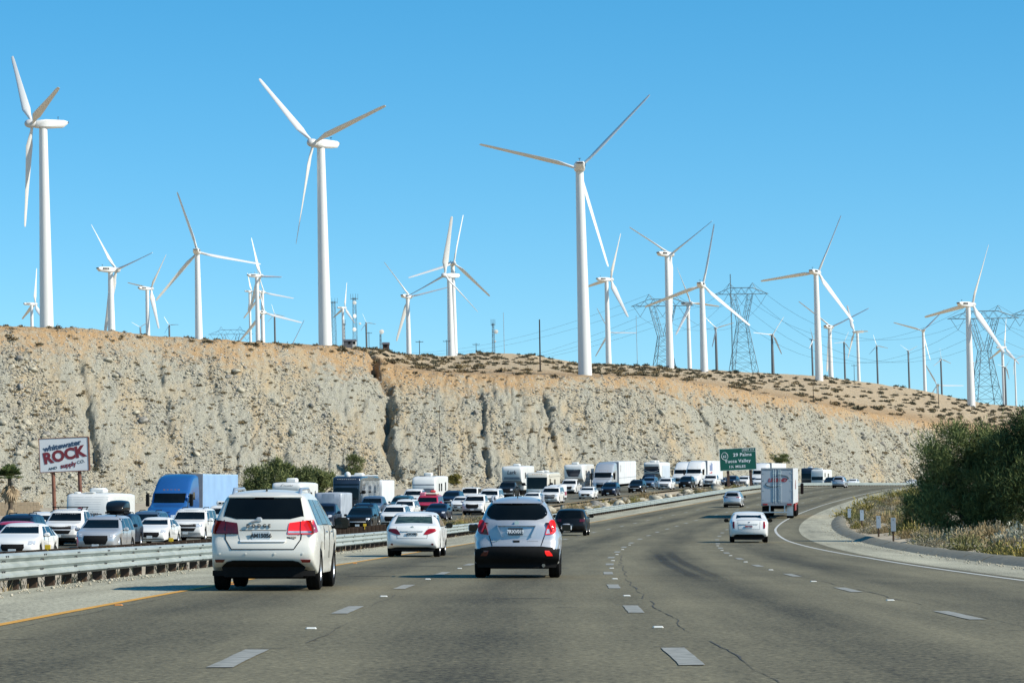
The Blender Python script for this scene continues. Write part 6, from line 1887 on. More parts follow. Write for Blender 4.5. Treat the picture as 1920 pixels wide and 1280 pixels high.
# black motorhome with graphics
M_coach = pmat('coach_dark', (.012, .016, .024), .2, coat=.5, scale=.6, c2=(.03, .04, .06))
M_coachgraphic = pmat('coach_graphic', (.03, .05, .075), .25, coat=.4, scale=1.3, c2=(.33, .34, .34), detail=8, stretch=(.4, .5, 1.6))
MH = [(-5.2,.6),(-5.25,1.0),(-5.25,3.4),(-5.1,3.6),(0,3.66),(4.7,3.62),(5.05,3.4),(5.2,2.6),(5.25,1.3),(5.22,.6)]
def coach(r, B):
    for sd in (-1, 1): sp(B, [(-5.0,.8,4.0,.8),(-5.0,3.2,4.0,3.2)], sd, M_coachgraphic, 'side_graphic', r, off=.006, nx=10)
    for k in range(9): mb = MB(); mb.box(-.06, .06, -.03, .02, -.025, .025); mb.build('marker_light', M_lens, r, loc=(-.8+k*.2, float(B.end_y(np.array([0.]), np.array([3.38]), 1)), 3.38))
    mb = MB(); mb.lathe([(.28, 0), (.3, .12), (.25, .3), (.12, .42), (.001, .45)], 'Z', n=16); mb.build('satellite_dome', M_rvwhite, r, True, loc=(.1, 4.0, 3.62))
    mb = MB(); mb.box(-1.2, 1.2, -4.8, 3.6, 3.62, 3.72, 0, .04); mb.build('roof_skin', M_rvwhite, r)
    mirror(r, B, 4.9, 2.2, M_black, 1.8)
    lights = [(-1.1,.9,-.75,.9),(-1.1,1.15,-.75,1.15)]
    ep(B, lights, 1, M_lens, 'headlight', r, off=.012, nx=3); ep(B, [(.75,.9,1.1,.9),(.75,1.15,1.1,1.15)], 1, M_lens, 'headlight', r, off=.012, nx=3)
dmh = solve(650, LD)
rv('black_motorhome', 'long black motorhome with swirling side graphics and white roof', 'motorhome', MH, 1.27, 10.4, LD, dmh, [([(-1.14,1.55,1.14,1.55),(-1.16,2.95,1.16,2.95)], M_glass, 'windshield', .01)], [(2.6,3.8,2.1,2.9),(-.5,.9,2.1,2.8),(-3,-2,2.1,2.8)], ac=((-1.5,.3),), wheels=((3.6,.46),(-3.2,.46)), extra=coach, body=M_coach)
BT = [(-3.2,.6),(-3.2,3.0),(-3.15,3.08),(3.1,3.08),(3.18,3.0),(3.2,.6)]
rv('white_box_trailer', 'plain white enclosed trailer behind the black motorhome', 'cargo trailer', BT, 1.25, 6.4, LD, dmh+12.0, [], [], ac=(), wheels=((-.5,.36),(.35,.36)), body=M_trailer)
# white travel trailer with dark front window
TT = [(-4,.75),(-4.02,1.2),(-4.02,3.0),(-3.9,3.12),(0,3.16),(3.2,3.12),(3.7,2.85),(3.95,2.2),(3.95,1.5),(3.9,.8)]
def tt(r, B):
    mb = MB(); mb.box(-.3, .3, -.3, .3, 0, .1, 0, .03); mb.build('roof_hatch', M_black, r, loc=(.5, 1.6, 3.14)); mb = MB(); mb.box(-.25, .25, -.3, .3, 0, .1, 0, .03); mb.build('roof_hatch', M_black, r, loc=(-.4, .6, 3.14))
    mb = MB(); mb.box(-.02, .02, -3.8, -3.76, .9, 3.1); mb.build('ladder', M_alu, r, loc=(.9, -.28, 0))
dp = find('dark front window')[1]
rv('white_travel_trailer', 'white travel trailer with a dark front window below the rocky gully', 'travel trailer', TT, 1.24, 8, LD, dp+7.6, [([(-1.1,1.3,1.1,1.3),(-1.1,2.35,1.1,2.35)], pmat('smoked_cap', (.10, .11, .13), .25, scale=1, c2=(.22, .23, .25)), 'front_window', .01)], [(1.2,1.9,1.6,2.4),(-.2,.6,1.6,2.4),(-2.6,-1.9,1.6,2.5)], ac=((.9,.4),), wheels=((-.6,.36),(.3,.36)), extra=tt)
# fifth wheel with script
FW = [(-4.6,.8),(-4.62,1.2),(-4.62,3.6),(-4.5,3.75),(0,3.8),(4.2,3.76),(4.5,3.6),(4.6,3.2),(4.45,2.2),(4.2,1.9),(2.8,1.75),(2.75,.9)]
def lark(r, B): front_text('Lark', .62, 3.05, M_script, shear=.2, bold=.01)(r, B)
dk = find('script lettering')[1] if False else find('black pickup towing')[1]
rv('white_fifth_wheel', 'white fifth-wheel trailer with dark script lettering above a black pickup', 'fifth wheel', FW, 1.24, 9, LD, dk+4.5, [([(-1.15,2.0,1.15,2.0),(-1.18,2.5,1.18,2.5)], M_gelgrey, 'front_cap', .008)], [(1.5,2.3,2.3,3.0),(-1.5,-.5,1.8,2.6)], ac=((.8,.32),), wheels=((-1.2,.38),(-.2,.38)), extra=lark)
# beige motorhome
MB_ = [(-4.6,.6),(-4.62,1.0),(-4.62,3.1),(-4.5,3.25),(0,3.3),(4.2,3.28),(4.5,3.15),(4.6,2.6),(4.66,1.4),(4.7,1.1),(4.66,.6)]
def beige(r, B):
    mirror(r, B, 4.3, 2.0, M_black, 2.0)
    for sd in (-1, 1): sp(B, [(-4.4,2.85,4.0,2.85),(-4.4,3.05,4.0,3.05)], sd, P['cream'], 'awning', r, off=.08, nx=6, th=.1)
    ep(B, [(-1.1,1.25,.3,1.25),(-.4,1.42,1.1,1.42)], 1, P['white'], 'nose_graphic', r, off=.012, nx=6)
    front_text('OUTBACK', .12, 3.02, M_script, space=1.3)(r, B) if False else None
    for k in range(5): mb = MB(); mb.box(-.06, .06, -.03, .02, -.025, .025); mb.build('marker_light', M_amber, r, loc=(-.5+k*.25, float(B.end_y(np.array([0.]), np.array([3.12]), 1)), 3.12))
rv('beige_motorhome', 'beige motorhome with a huge dark windscreen beside the fifth-wheel trailer', 'motorhome', MB_, 1.27, 9.2, LB, solve(1007, LB), [([(-1.12,1.5,1.12,1.5),(-1.14,2.78,1.14,2.78)], M_glass, 'windshield', .012), ([(-1.15,.65,1.15,.65),(-1.15,1.2,1.15,1.2)], M_dust, 'grille', .01)], [(2.6,3.6,1.8,2.6),(-1,.2,1.8,2.5)], ac=((2.2,.25),(-1.5,.25)), wheels=((3.3,.42),(-2.6,.42)), body=P['cream'], extra=beige)
# white and orange rental trailer
def uh(r, B):
    ep(B, [(-.45,1.05,.35,1.05),(-.45,1.45,.35,1.45)], 1, pmat('rental_orange', (.72, .16, .05), .5), 'orange_panel', r, off=.008, nx=4)
    for sd in (-1, 1): sp(B, [(-1.2,.8,1.2,.8),(-1.2,1.2,1.2,1.2)], sd, M_scriptred, 'side_stripe', r, off=.008, nx=4)
RT = [(-1.5,.5),(-1.5,1.9),(-1.45,1.96),(1.2,1.96),(1.45,1.8),(1.5,.6)]
rv('rental_trailer', 'small white rental trailer with an orange panel behind the white SUV', 'cargo trailer', RT, .8, 3, LA-.3, find('rental trailer')[1]+7.0, [], [], ac=(), wheels=((-.2,.3),), extra=uh, body=M_trailer)
# fifth wheel with black shield
def shield(r, B):
    front_text('MONTANA', .2, 3.2, M_inkwhite, space=1.1)(r, B)
dsh = find('black shield front')[1]
rv('shield_fifth_wheel', 'tall white fifth-wheel trailer with a black shield-shaped front', 'fifth wheel', FW, 1.24, 9, LC, dsh+4.5, [([(-.55,2.05,.55,2.05),(-.85,2.7,.85,2.7),(-1.08,3.55,1.08,3.55)], M_coach, 'front_shield', .012)], [(1.5,2.3,2.3,3.0),(-1.5,-.5,1.8,2.6)], ac=((2.8,.34),), wheels=((-1.2,.38),(-.2,.38)), extra=shield)
# trailer with dark rounded cap
def darkcap(r, B):
    mb = MB(); pts = [(x, float(B.end_y(np.array([x]), np.array([2.35+.25*(1-(x/1.0)**2)*-1+.25]), 1))+.02, 2.35+.25*(x*x)) for x in np.linspace(-1.05, 1.05, 12)]
    mb.path(pts, .03, 5); mb.build('cap_trim', M_rvwhite, r)
    for sd in (-1, 1): sp(B, [(-4,1.1,2.6,1.1),(-4,3.3,2.6,3.3)], sd, pmat('slide_grey', (.48, .53, .58), .4, scale=1), 'slide_out', r, off=.03, nx=4)
ddc = find('dark rounded cap')[1]
rv('dark_cap_trailer', 'large pale trailer with a dark rounded front cap behind the dark pickup', 'fifth wheel', FW, 1.25, 9, LC, ddc+4.5, [([(-1.1,2.0,1.1,2.0),(-1.16,2.8,1.16,2.8),(-1.12,3.45,1.12,3.45)], M_coach, 'front_cap', .012)], [(1.2,2.0,2.3,3.0)], ac=((3.2,.3),(.6,.3)), wheels=((-1.2,.38),(-.2,.38)), extra=darkcap)
# far RVs beyond the lorry
rv('dark_coach', 'dark coach far away just right of the box trailer lorry', 'motorhome', MH, 1.27, 10, LD, solve(1513, LD), [([(-1.14,1.55,1.14,1.55),(-1.16,2.95,1.16,2.95)], M_glass, 'windshield', .01)], [], ac=((2,.3),), wheels=((3.6,.46),(-3.2,.46)), body=M_coach)
rv('far_white_motorhome', 'small white motorhome far away right of the dark coach', 'motorhome', MB_, 1.27, 9, LC, solve(1532, LC), [([(-1.12,1.2,1.12,1.2),(-1.14,1.9,1.14,1.9)], M_glass, 'windshield', .012)], [(2.6,3.6,1.8,2.6),(-1,.2,1.8,2.5)], ac=((1,.3),), wheels=((3.3,.42),(-2.6,.42)))

# ---- semi trucks
CAB = [(-3.3,.95),(-3.3,1.3),(-3.3,3.85),(-3.1,3.98),(-2.0,3.98),(-.9,3.75),(-.1,3.2),(.25,2.92),(.6,2.82),(1.1,2.02),(2.9,1.72),(3.3,1.45),(3.4,1.0),(3.36,.45)]
def semi(name, label, cabm, boxm, px, u, boxlen=15.5, d=None, ribsn=0, extra=None, fair=None, boxh=4.05):
    d = d or solve(px, u)
    r = empty(name)
    B = Body(CAB, 1.24, 2.6, .06, ((2.2,.56,.5),), zbot=.6, R=.16, plan_f=.30, plan_r=.0, bul=(.02, .06, .16), low=.02, zs=1.5, it=2, pl=1.6)
    link('cab', B.mesh('cab', cabm, 14), r)
    ep(B, [(-1.05,2.10,1.05,2.10),(-1.08,2.74,1.08,2.74)], 1, M_glass, 'windshield', r, off=.02, nx=12, m=4)
    ep(B, [(-.45,.85,.45,.85),(-.5,1.5,.5,1.5)], 1, M_bright if fair is None else M_black, 'grille', r, off=.02, nx=6)
    for k in range(5): ep(B, [(-.42,.9+k*.12,.42,.9+k*.12),(-.42,.94+k*.12,.42,.94+k*.12)], 1, M_black, 'grille_slat', r, off=.032, nx=4, m=1)
    ep(B, [(-1.0,.48,1.0,.48),(-1.02,.78,1.02,.78)], 1, cabm, 'bumper', r, off=.05, nx=8)
    for sd in (-1, 1):
        a, b = sorted((sd*.6, sd*.93)); ep(B, [(a,.98,b,.98),(a,1.3,b,1.3)], 1, M_lens, 'headlight', r, off=.02, nx=3)
        sp(B, [(-.3,2.1,.75,2.1),(-.3,2.72,.45,2.72)], sd, M_glass, 'side_window', r, nx=4, off=.012)
        sp(B, [(-1.6,2.3,-.9,2.3),(-1.6,2.8,-.9,2.8)], sd, M_glass, 'sleeper_window', r, nx=3, off=.012)
        mb = MB(); mb.box(-.12, .12, -.1, .1, -.45, .4, 0, .05); mb.tube((-sd*.25, 0, .25), (0, 0, .25), .03, n=6); mb.build('cab_mirror', M_black, r, True, loc=(sd*1.5, .95, 2.3))
        wheel(r, sd*1.02, 2.2, .5, .3, 6)
        for y_ in (-3.6, -4.9): wheel(r, sd*.98, y_, .5, .55, 6)
    for k in range(5): mb = MB(); mb.box(-.06, .06, -.05, .05, 0, .05); mb.build('marker_light', M_amber, r, loc=(-.5+k*.25, .3, 2.95))
    y1 = -4.0; y0 = y1-boxlen
    mb = MB(); mb.box(-1.3, 1.3, y0, y1, 1.15, boxh, 0, .03); bx = mb.build('trailer_box', boxm, r)
    n = ribsn or 10
    for sd in (-1, 1):
        for k in range(n):
            yy = y0+.3+(boxlen-.6)*k/(n-1); mb = MB(); x0, x1 = sorted((sd*1.295, sd*1.318)); mb.box(x0, x1, yy-.03, yy+.03, 1.25, boxh-.08); mb.build('side_rib', boxm, bx)
    mb = MB(); mb.box(-1.31, 1.31, y1-.06, y1+.02, 1.15, boxh+.02); mb.build('nose_frame', M_gelgrey, r)
    mb = MB(); mb.box(-.5, .5, y0+.4, 1.5, .75, 1.15); mb.build('chassis', M_under, r)
    for sd in (-1, 1):
        for y_ in (y0+1.6, y0+2.9): wheel(r, sd*.98, y_, .5, .55, 6)
    if extra: extra(r, y0, y1)
    opose(r, u, d, 3.4); tag(r, label, 'semi truck', 'semi trucks in the standstill')
    return r
M_bluebox = pmat('trailer_pale_blue', (.30, .46, .66), .45, vary=.06, scale=.7)
semi('blue_semi_truck', 'bright blue semi truck with a pale blue ribbed trailer', P['blue'], M_bluebox, 305, LD, ribsn=30, fair=1, boxlen=13.5)
def sil(r, y0, y1):
    for sd in (-1, 1):
        mb = MB(); mb.lathe([(.28, -.004), (.36, -.004), (.36, .004), (.28, .004)], 'X', n=20); o = mb.build('ring_logo', M_gelgrey, r, loc=(sd*1.325, y1-1.6, 3.2)); o.scale = (1, .8, 1.2)
        mb = MB(); x0, x1 = sorted((sd*1.30, sd*1.325)); mb.box(x0, x1, y0+.1, y1-.1, 1.95, 2.0); mb.build('side_rail', M_gelgrey, r)
semi('silver_semi_truck', 'silver semi truck with a plain white trailer carrying a faint ring logo', P['silver'], M_trailer, 1125, LB, extra=sil, fair=1)
def logo(r, y0, y1):
    for sd in (-1, 1):
        mb = MB(); x0, x1 = sorted((sd*1.32, sd*1.33))
        for k, h in enumerate((.9, 1.3, 1.1)): mb.box(x0, x1, y1-3.0-k*.9, y1-2.4-k*.9, 2.5, 2.5+h)
        mb.build('blue_logo', paint('logo_blue', (.08, .16, .42)), r)
        mb = MB(); mb.add([(sd*1.33, y1-1.4, 2.1), (sd*1.33, y1-4.6, 2.1), (sd*1.33, y1-4.6, 2.4), (sd*1.32, y1-1.4, 2.1), (sd*1.32, y1-4.6, 2.1), (sd*1.32, y1-4.6, 2.4)], [(0, 1, 2), (3, 5, 4), (0, 3, 4, 1), (1, 4, 5, 2), (2, 5, 3, 0)]); mb.build('red_logo', paint('logo_red', (.5, .03, .05)), r)
semi('white_semi_truck', 'white semi truck whose trailer shows a blue and red logo', P['white'], M_trailer, 1296, LB, extra=logo, fair=1)
semi('far_white_semi', 'white semi truck behind the green exit sign', P['white'], M_trailer, 1419, LB, fair=1)
semi('white_semi_truck', 'white semi truck half hidden left of the one with the logo', P['white'], M_trailer, 1272, LD, fair=1, boxlen=14)
# ================================================================== SIGNS
M_signwhite = pmat('sign_face', (.55, .58, .60), .5, vary=.04, scale=1)
M_navyink = pmat('navy_ink', (.015, .045, .10), .6); M_maroon = pmat('maroon_ink', (.14, .012, .022), .6)
M_rustpost = pmat('rust_painted_steel', (.10, .035, .02), .7, scale=2, c2=(.22, .09, .055))
def gnd(x, y):
    return float(terr(np.array([x/y]), np.array([float(y)]))[0])
d = 214.0; c = at(120, 852, d); s = d/F
w, h = 90*s, 62*s
r = empty('billboard', (c.x, d, c.z)); r.rotation_euler = (0, rad(-2.6), rad(4))
mb = MB(); mb.box(-w/2, w/2, -.02, .3, -h/2, h/2); mb.build('panel', M_signwhite, r)
mb = MB()
for a in ((-w/2-.05, w/2+.05, -.05, .34, h/2, h/2+.05), (-w/2-.05, w/2+.05, -.05, .34, -h/2-.05, -h/2), (-w/2-.05, -w/2, -.05, .34, -h/2, h/2), (w/2, w/2+.10, -.05, .34, -h/2, h/2)): mb.box(*a)
mb.build('frame', M_rustpost, r)
E = (math.pi/2, 0, 0); tilt = rad(-9)
def st(s_, size, m_, x, z, bold, sx=1.0, name='lettering'):
    o = text_mesh(s_, size, m_, r, (x, -.035, z), (math.pi/2, tilt, 0), name, bold=bold, depth=.006, sx=sx)
st('whitewater', .50, M_navyink, -.03*w, .27*h, .016, 1.12)
st('ROCK', 1.02, M_maroon, .0, -.02*h, .05, 1.0)
st('AND', .25, M_ink, -.24*w, -.40*h, .0, 1.1); st('supply', .42, M_maroon, .08*w, -.315*h, .014, 1.0); st('CO.', .30, M_ink, .345*w, -.235*h, .0, 1.05)
for px in (98, 147):
    p = at(px, 885, d); g = gnd(p.x, d)
    mb = MB(); mb.tube((p.x-c.x, .15, p.z-c.z+.3), (p.x-c.x, .15, g-c.z-.5), .13, n=12); mb.build('post', M_rustpost, r, True)
tag(r, 'white billboard with navy and maroon lettering on two rusty posts', 'billboard')

M_green = pmat('sign_green', (.0, .085, .058), .45, vary=.06, scale=1.5)
M_signedge = pmat('sign_edge', (.62, .66, .64), .45)
M_brownpost = pmat('timber_post', (.05, .028, .02), .85, scale=2, c2=(.11, .06, .045))
d = 445.0; s = d/F; c = at(1383.5, 860.5, d); w, h = 67*s, 40*s
r = empty('exit_sign', (c.x, d, c.z)); r.rotation_euler = (0, rad(-2.6), rad(-3))
mb = MB(); mb.box(-w/2, w/2, -.02, .08, -h/2, h/2); mb.build('panel', M_green, r)
mb = MB(); b = .05
for a in ((-w/2-b, w/2+b, -.035, .09, h/2, h/2+b), (-w/2-b, w/2+b, -.035, .09, -h/2-b, -h/2), (-w/2-b, -w/2, -.035, .09, -h/2, h/2), (w/2, w/2+b, -.035, .09, -h/2, h/2)): mb.box(*a)
mb.build('border', M_signedge, r)
def gt(s_, size, x, z, bold=.006, sx=1.0): text_mesh(s_, size, M_inkwhite, r, (x*w, -.03, z*h), E, bold=bold, depth=.006, sx=sx, space=1.06)
gt('29 Palms', .64, .13, .20, .008, 1.08); gt('Yucca Valley', .64, -.01, -.085, .008, 1.06); gt('1¼ MILES', .50, -.03, -.345, .006, 1.1); gt('EXIT 117', .34, .315, .425, .004, 1.1)
mb = MB()
for a in ((.13*w, .49*w, -.03, -.02, .335*h, .345*h), (.13*w, .138*w, -.03, -.02, .335*h, .49*h)): mb.box(*a)
mb.build('exit_tab_rule', M_inkwhite, r)
pts = [(-.365*w+.46*math.cos(t)*(.95 if math.sin(t) > 0 else 1.0), -.03, .17*h+.52*math.sin(t)) for t in np.linspace(0, 2*math.pi, 25)]
mb = MB(); mb.path(pts, .025, 5); mb.build('route_shield', M_inkwhite, r); gt('62', .48, -.365, .15, .004)
for px in (1364, 1406):
    p = at(px, 880, d); g = gnd(p.x, d)
    mb = MB(); mb.box(-.19, .19, -.12, .12, g-c.z-.6, p.z-c.z+.6); mb.build('post', M_brownpost, r, loc=(p.x-c.x, .22, 0))
tag(r, 'green exit sign for 29 Palms and Yucca Valley on two brown posts', 'road sign')

# paddle markers behind the right kerb
M_paddle = pmat('paddle_grey', (.24, .30, .36), .5, vary=.1, scale=4)
for i, (u, d, lb) in enumerate(((14.1, 157, 'nearest grey paddle marker behind the right kerb'), (14.1, 174, 'second grey paddle marker from the right behind the kerb'), (14.0, 205, 'third grey paddle marker from the right, against yellow scrub'), (13.4, 240, 'farthest grey paddle marker at the bend of the kerb'))):
    x = float(cx(d))+u; g = gnd(x, d)
    r = tag(empty('paddle_marker', (x, d, g), random.uniform(-.1, .3)), lb, 'marker post', 'paddle markers behind the right kerb'); r.rotation_euler.y = random.uniform(-.06, .04)
    mb = MB(); mb.box(-.045, .045, -.04, .04, -.3, .62, 0, .01); mb.build('post', M_wood, r)
    mb = MB(); mb.box(-.125, .125, -.055, -.042, .50, 1.18, 0, .03); pd = mb.build('paddle', M_paddle, r)
    mb = MB(); mb.box(-.02, .02, -.058, -.054, 1.05, 1.09); mb.build('bolt', M_black, pd)
# small yellow tags on the far rail
M_ytag = pmat('yellow_tag', (.62, .42, .02), .5)
for px, lb in ((92, 'yellow reflector tag on the dark rail below the leftmost white sedan'), (322, 'yellow reflector tag on the dark rail left of the near white SUV'), (685, 'yellow reflector tag on the dark rail below the black SUV')):
    d = solve(px, -18.1); mb = MB(); mb.box(-.1, .1, -.02, .02, 0, .16, 0, .01); mb.box(-.02, .02, -.015, .015, -.2, .0)
    o = mb.build('reflector_tag', M_ytag, None, loc=(float(cx(d))-18.1, d, float(zr(d))+float(oppz(d))+.62)); tag(o, lb, 'reflector')

# ================================================================== VEGETATION
M_yellow = mat_leaf('rabbitbrush', (.09, .09, .022), (.21, .185, .05), (.36, .29, .085))
M_drygrass = mat_leaf('dry_grass', (.14, .10, .045), (.28, .205, .10), (.40, .31, .17))
M_greysage = mat_leaf('grey_brush', (.075, .07, .045), (.18, .165, .11), (.31, .28, .20))
M_flower = mat_leaf('pale_brush', (.09, .09, .055), (.20, .20, .14), (.38, .38, .30))
M_olive = mat_leaf('olive_brush', (.045, .055, .02), (.12, .125, .045), (.20, .19, .075))
M_tam = mat_leaf('tamarisk', (.016, .030, .010), (.062, .092, .030), (.16, .195, .068))
M_mesq = mat_leaf('mesquite', (.026, .040, .015), (.080, .105, .038), (.17, .19, .07))
M_bark = pmat('bark', (.05, .038, .028), .95, scale=3, c2=(.12, .095, .07), bump=.5)
def bush_mesh(n, mat, seed, leaf=.2, wid=.045, rz=.8, up=.7):
    V, F_ = leaf_cloud(n, 1, 1, rz, leaf, wid, seed, hollow=.25, up=up)
    r_ = random.Random(seed); tv = []; tf = []
    for k in range(14):                                  # twigs
        a = r_.uniform(0, 6.28); e = r_.uniform(.5, 1.3); L_ = r_.uniform(.6, 1.0)
        t = np.array([math.cos(a)*math.cos(e)*L_, math.sin(a)*math.cos(e)*L_, math.sin(e)*L_*rz]); sd = np.array([-math.sin(a), math.cos(a), 0])*.018
        b0 = len(V)+len(tv); tv += [-sd, sd, t+sd*.4, t-sd*.4]; tf.append([b0, b0+1, b0+2, b0+3])
    return np_mesh('brush', np.concatenate([V, np.array(tv)]), np.concatenate([F_, np.array(tf)]), mat)
KINDS = {
 'yellow': (M_yellow, 'yellow-green flowering bush', .85, .20, .05),
 'dry': (M_drygrass, 'tuft of dry straw-coloured grass', .8, .34, .03),
 'grey': (M_greysage, 'grey twiggy bush', .7, .22, .035),
 'olive': (M_olive, 'olive green bush', .8, .20, .05),
 'pale': (M_flower, 'bush with pale whitish leaves', .7, .14, .06),
}
BMESH = {k: [bush_mesh(620, v[0], 700+10*i+j, v[3], v[4], v[2], 1.1 if k == 'dry' else .5) for j in range(3)] for i, (k, v) in enumerate(KINDS.items())}
def bush(kind, x, y, s, where, grp, sz=1.0):
    o = link('scrub_bush', BMESH[kind][random.randrange(3)], None, (x, y, gnd(x, y)-.08*s), (0, 0, random.uniform(0, 6.28)))
    o.scale = (s*random.uniform(.85, 1.2), s*random.uniform(.85, 1.2), s*sz*random.uniform(.8, 1.15))
    tag(o, KINDS[kind][1]+' '+where, 'bush', KINDS[kind][1]+' '+grp); return o
R_ = random.Random(3)
# right verge: placed by what the photograph shows
for px, py, d, s, k in ((1590,960,262,1.5,'yellow'),(1615,950,285,1.6,'yellow'),(1600,965,250,1.2,'olive'),(1630,940,300,1.3,'grey'),(1655,945,290,1.3,'grey'),(1625,985,215,1.1,'grey'),(1655,975,225,1.2,'dry'),(1680,965,230,1.3,'olive'),(1645,1000,185,1.0,'grey'),(1625,1000,195,.8,'dry'),(1690,990,190,1.2,'dry'),(1705,985,190,1.1,'olive'),(1715,1010,160,1.1,'yellow'),(1740,1015,155,1.2,'grey'),(1770,1015,150,1.3,'grey'),(1797,1022,140,1.0,'pale'),(1825,1030,135,1.0,'dry'),(1850,1030,132,1.1,'dry'),(1880,1040,125,.8,'pale'),(1905,1040,122,1.0,'pale'),(1915,1015,135,1.2,'pale'),(1690,1000,172,.9,'yellow'),(1755,1028,140,.7,'pale'),(1635,925,350,1.3,'yellow'),(1652,928,345,1.2,'yellow'),(1670,918,380,1.6,'olive'),(1690,915,370,1.7,'yellow'),(1705,912,385,1.8,'yellow'),(1680,930,330,1.4,'grey'),(1700,925,340,1.5,'olive'),(1720,915,360,1.8,'yellow'),(1640,950,280,.9,'grey'),(1700,950,270,1.4,'grey'),(1690,940,300,1.3,'dry'),(1720,960,240,1.4,'olive'),(1720,940,280,1.5,'grey')):
    p = at(px, py, d); bush(k, p.x, d, s*.8, 'on the verge behind the right kerb', 'on the right verge')
for i in range(150):
    d = 90+260*R_.random()**1.3; u = 13.6+8.5*R_.random()**1.7
    k = R_.choice(['grey','dry','dry','yellow','olive','grey'])
    bush(k, float(cx(d))+u, d, R_.uniform(.35, .85), 'on the verge behind the right kerb', 'on the right verge')
# median strip
for i in range(120):
    d = 205+280*R_.random(); u = R_.uniform(-17.6, -10.6)
    k = R_.choice(['dry','olive','grey','grey','yellow','dry'])
    bush(k, float(cx(d))+u, d, R_.uniform(.35, .95), 'on the dirt median beside the oncoming traffic', 'on the median')
for i in range(40):
    d = 70+130*R_.random(); u = R_.uniform(-17, -9.6)
    bush('dry', float(cx(d))+u, d, R_.uniform(.2, .4), 'on the dirt median beside the oncoming traffic', 'on the median')
for i in range(36):
    d = 300+160*R_.random(); u = R_.uniform(-17.5, -12)
    x = float(cx(d))+u; s = R_.uniform(.35, .95)
    o = link('median_rock', BM[i % 8], None, (x, d, gnd(x, d)+s*.2), (R_.uniform(-.4, .4), R_.uniform(-.4, .4), R_.uniform(0, 6.28))); o.scale = (s*1.2, s, s)
    tag(o, 'pale boulder on the dirt median below the oncoming cars', 'boulder', 'boulders on the median')
# weeds along the guardrail foot
tv = []; tf = []; n0 = 0
for i in range(150):
    d = 36+200*R_.random()**1.3; u = -9.3+R_.uniform(-.35, .25)
    V, F_ = leaf_cloud(14, .16, .16, .30*R_.uniform(.6, 1.4), .22, .02, 900+i, up=1.2)
    tv.append(V + np.array([float(cx(d))+u, d, float(zr(d))-.17])); tf.append(F_+n0); n0 += len(V)
tag(link('roadside_weeds', np_mesh('roadside_weeds', np.concatenate(tv), np.concatenate(tf), M_drygrass)), 'thin dry weeds at the foot of the guardrail posts', 'weeds', kind='stuff')
# gravel spill along both edges
def pebbles(name, n, ulo, uhi, dlo, dhi, smax, lb):
    a = []; 
    u = rng.uniform(ulo, uhi, n); d = dlo+(dhi-dlo)*rng.random(n)**1.6; s = .02*(smax/.02)**(rng.random(n)**2)
    base = np.array(ROCKS0)[rng.integers(0, 10, n)]*s[:, None, None]
    base[:, :, 0] += (cx(d)+u)[:, None]; base[:, :, 1] += d[:, None]; base[:, :, 2] += (zr(d)+s*.3)[:, None]
    o = link(name, np_mesh(name, base.reshape(-1, 3), (IF0[None]+(np.arange(n)*len(IV0))[:, None, None]).reshape(-1, 3), M_rock)); tag(o, lb, 'gravel', kind='stuff')
pebbles('gravel', 700, -8.7, -8.0, 30, 180, .055, 'loose gravel along the foot of the guardrail')
pebbles('gravel', 700, 11.3, 12.5, 60, 240, .05, 'loose gravel along the right kerb')

def tree(name, label, x, y, h, rx, ry, mat, seed, nclump, nleaf, leaf, wid, zlo=.12, cr=.30, cat='tree', group=None):
    """Trunk and limbs, crown of leaf-sized faces gathered in uneven clumps."""
    rr_ = np.random.default_rng(seed); g = gnd(x, y)
    root = tag(empty(name, (x, y, g-.1)), label, cat, group)
    cl = []
    while len(cl) < nclump:
        v = rr_.uniform(-1, 1, 3)
        q_ = np.linalg.norm(v)
        if q_ > 1 or q_ < .25: continue
        lim = .82+.22*math.sin(3.1*math.atan2(v[1], v[0])+seed)+.15*math.sin(5*v[2]+seed)
        if q_ > lim: continue
        cl.append((v[0]*rx, v[1]*ry, h*(zlo+(1-zlo)*(.5+.5*v[2])), (.55+.6*rr_.random())))
    Vs = []; n0 = 0
    for (a, b, c_, k) in cl:
        n = int(nleaf*k)
        o_ = rr_.normal(size=(n, 3))*np.array([rx, ry, h*.45])*cr*.5*k
        ce = np.array([a, b, c_])+o_
        ce[:, 2] = np.maximum(ce[:, 2], .1)
        ax = o_/(np.linalg.norm(o_, axis=1)[:, None]+1e-6)*.6+np.array([0, 0, .55])+rr_.normal(size=(n, 3))*.5; ax /= np.linalg.norm(ax, axis=1)[:, None]
        sd = np.cross(ax, rr_.normal(size=(n, 3))); sd /= np.linalg.norm(sd, axis=1)[:, None]
        L_ = leaf*rr_.uniform(.6, 1.5, n)[:, None]; W_ = wid*rr_.uniform(.6, 1.4, n)[:, None]
        Vs.append(np.stack([ce-ax*L_/2-sd*W_*.4, ce-ax*L_/2+sd*W_*.4, ce+ax*L_/2+sd*W_*.5, ce+ax*L_/2-sd*W_*.5], 1).reshape(-1, 3))
    V = np.concatenate(Vs)
    link('crown', np_mesh('crown', V, np.arange(len(V)).reshape(-1, 4), mat), root)
    tb = MB(); r2 = random.Random(seed)
    tb.path([(0, 0, 0), (.1, 0, h*.15), (.05, .1, h*.3)], [h*.035, h*.028, h*.02], 8)
    tb.build('trunk', M_bark, root, True)
    for i, (a, b, c_, k) in enumerate(cl[::max(1, len(cl)//14)]):
        lb = MB(); m = Vector((a*.35, b*.35, c_*.5+h*.05)); lb.path([(0, 0, h*.05), m+Vector((r2.uniform(-.2, .2), r2.uniform(-.2, .2), 0)), (a*.8, b*.8, c_*.9), (a, b, c_)], [h*.018, h*.012, h*.006, h*.003], 6)
        lb.build('limb', M_bark, root, True)
    return root
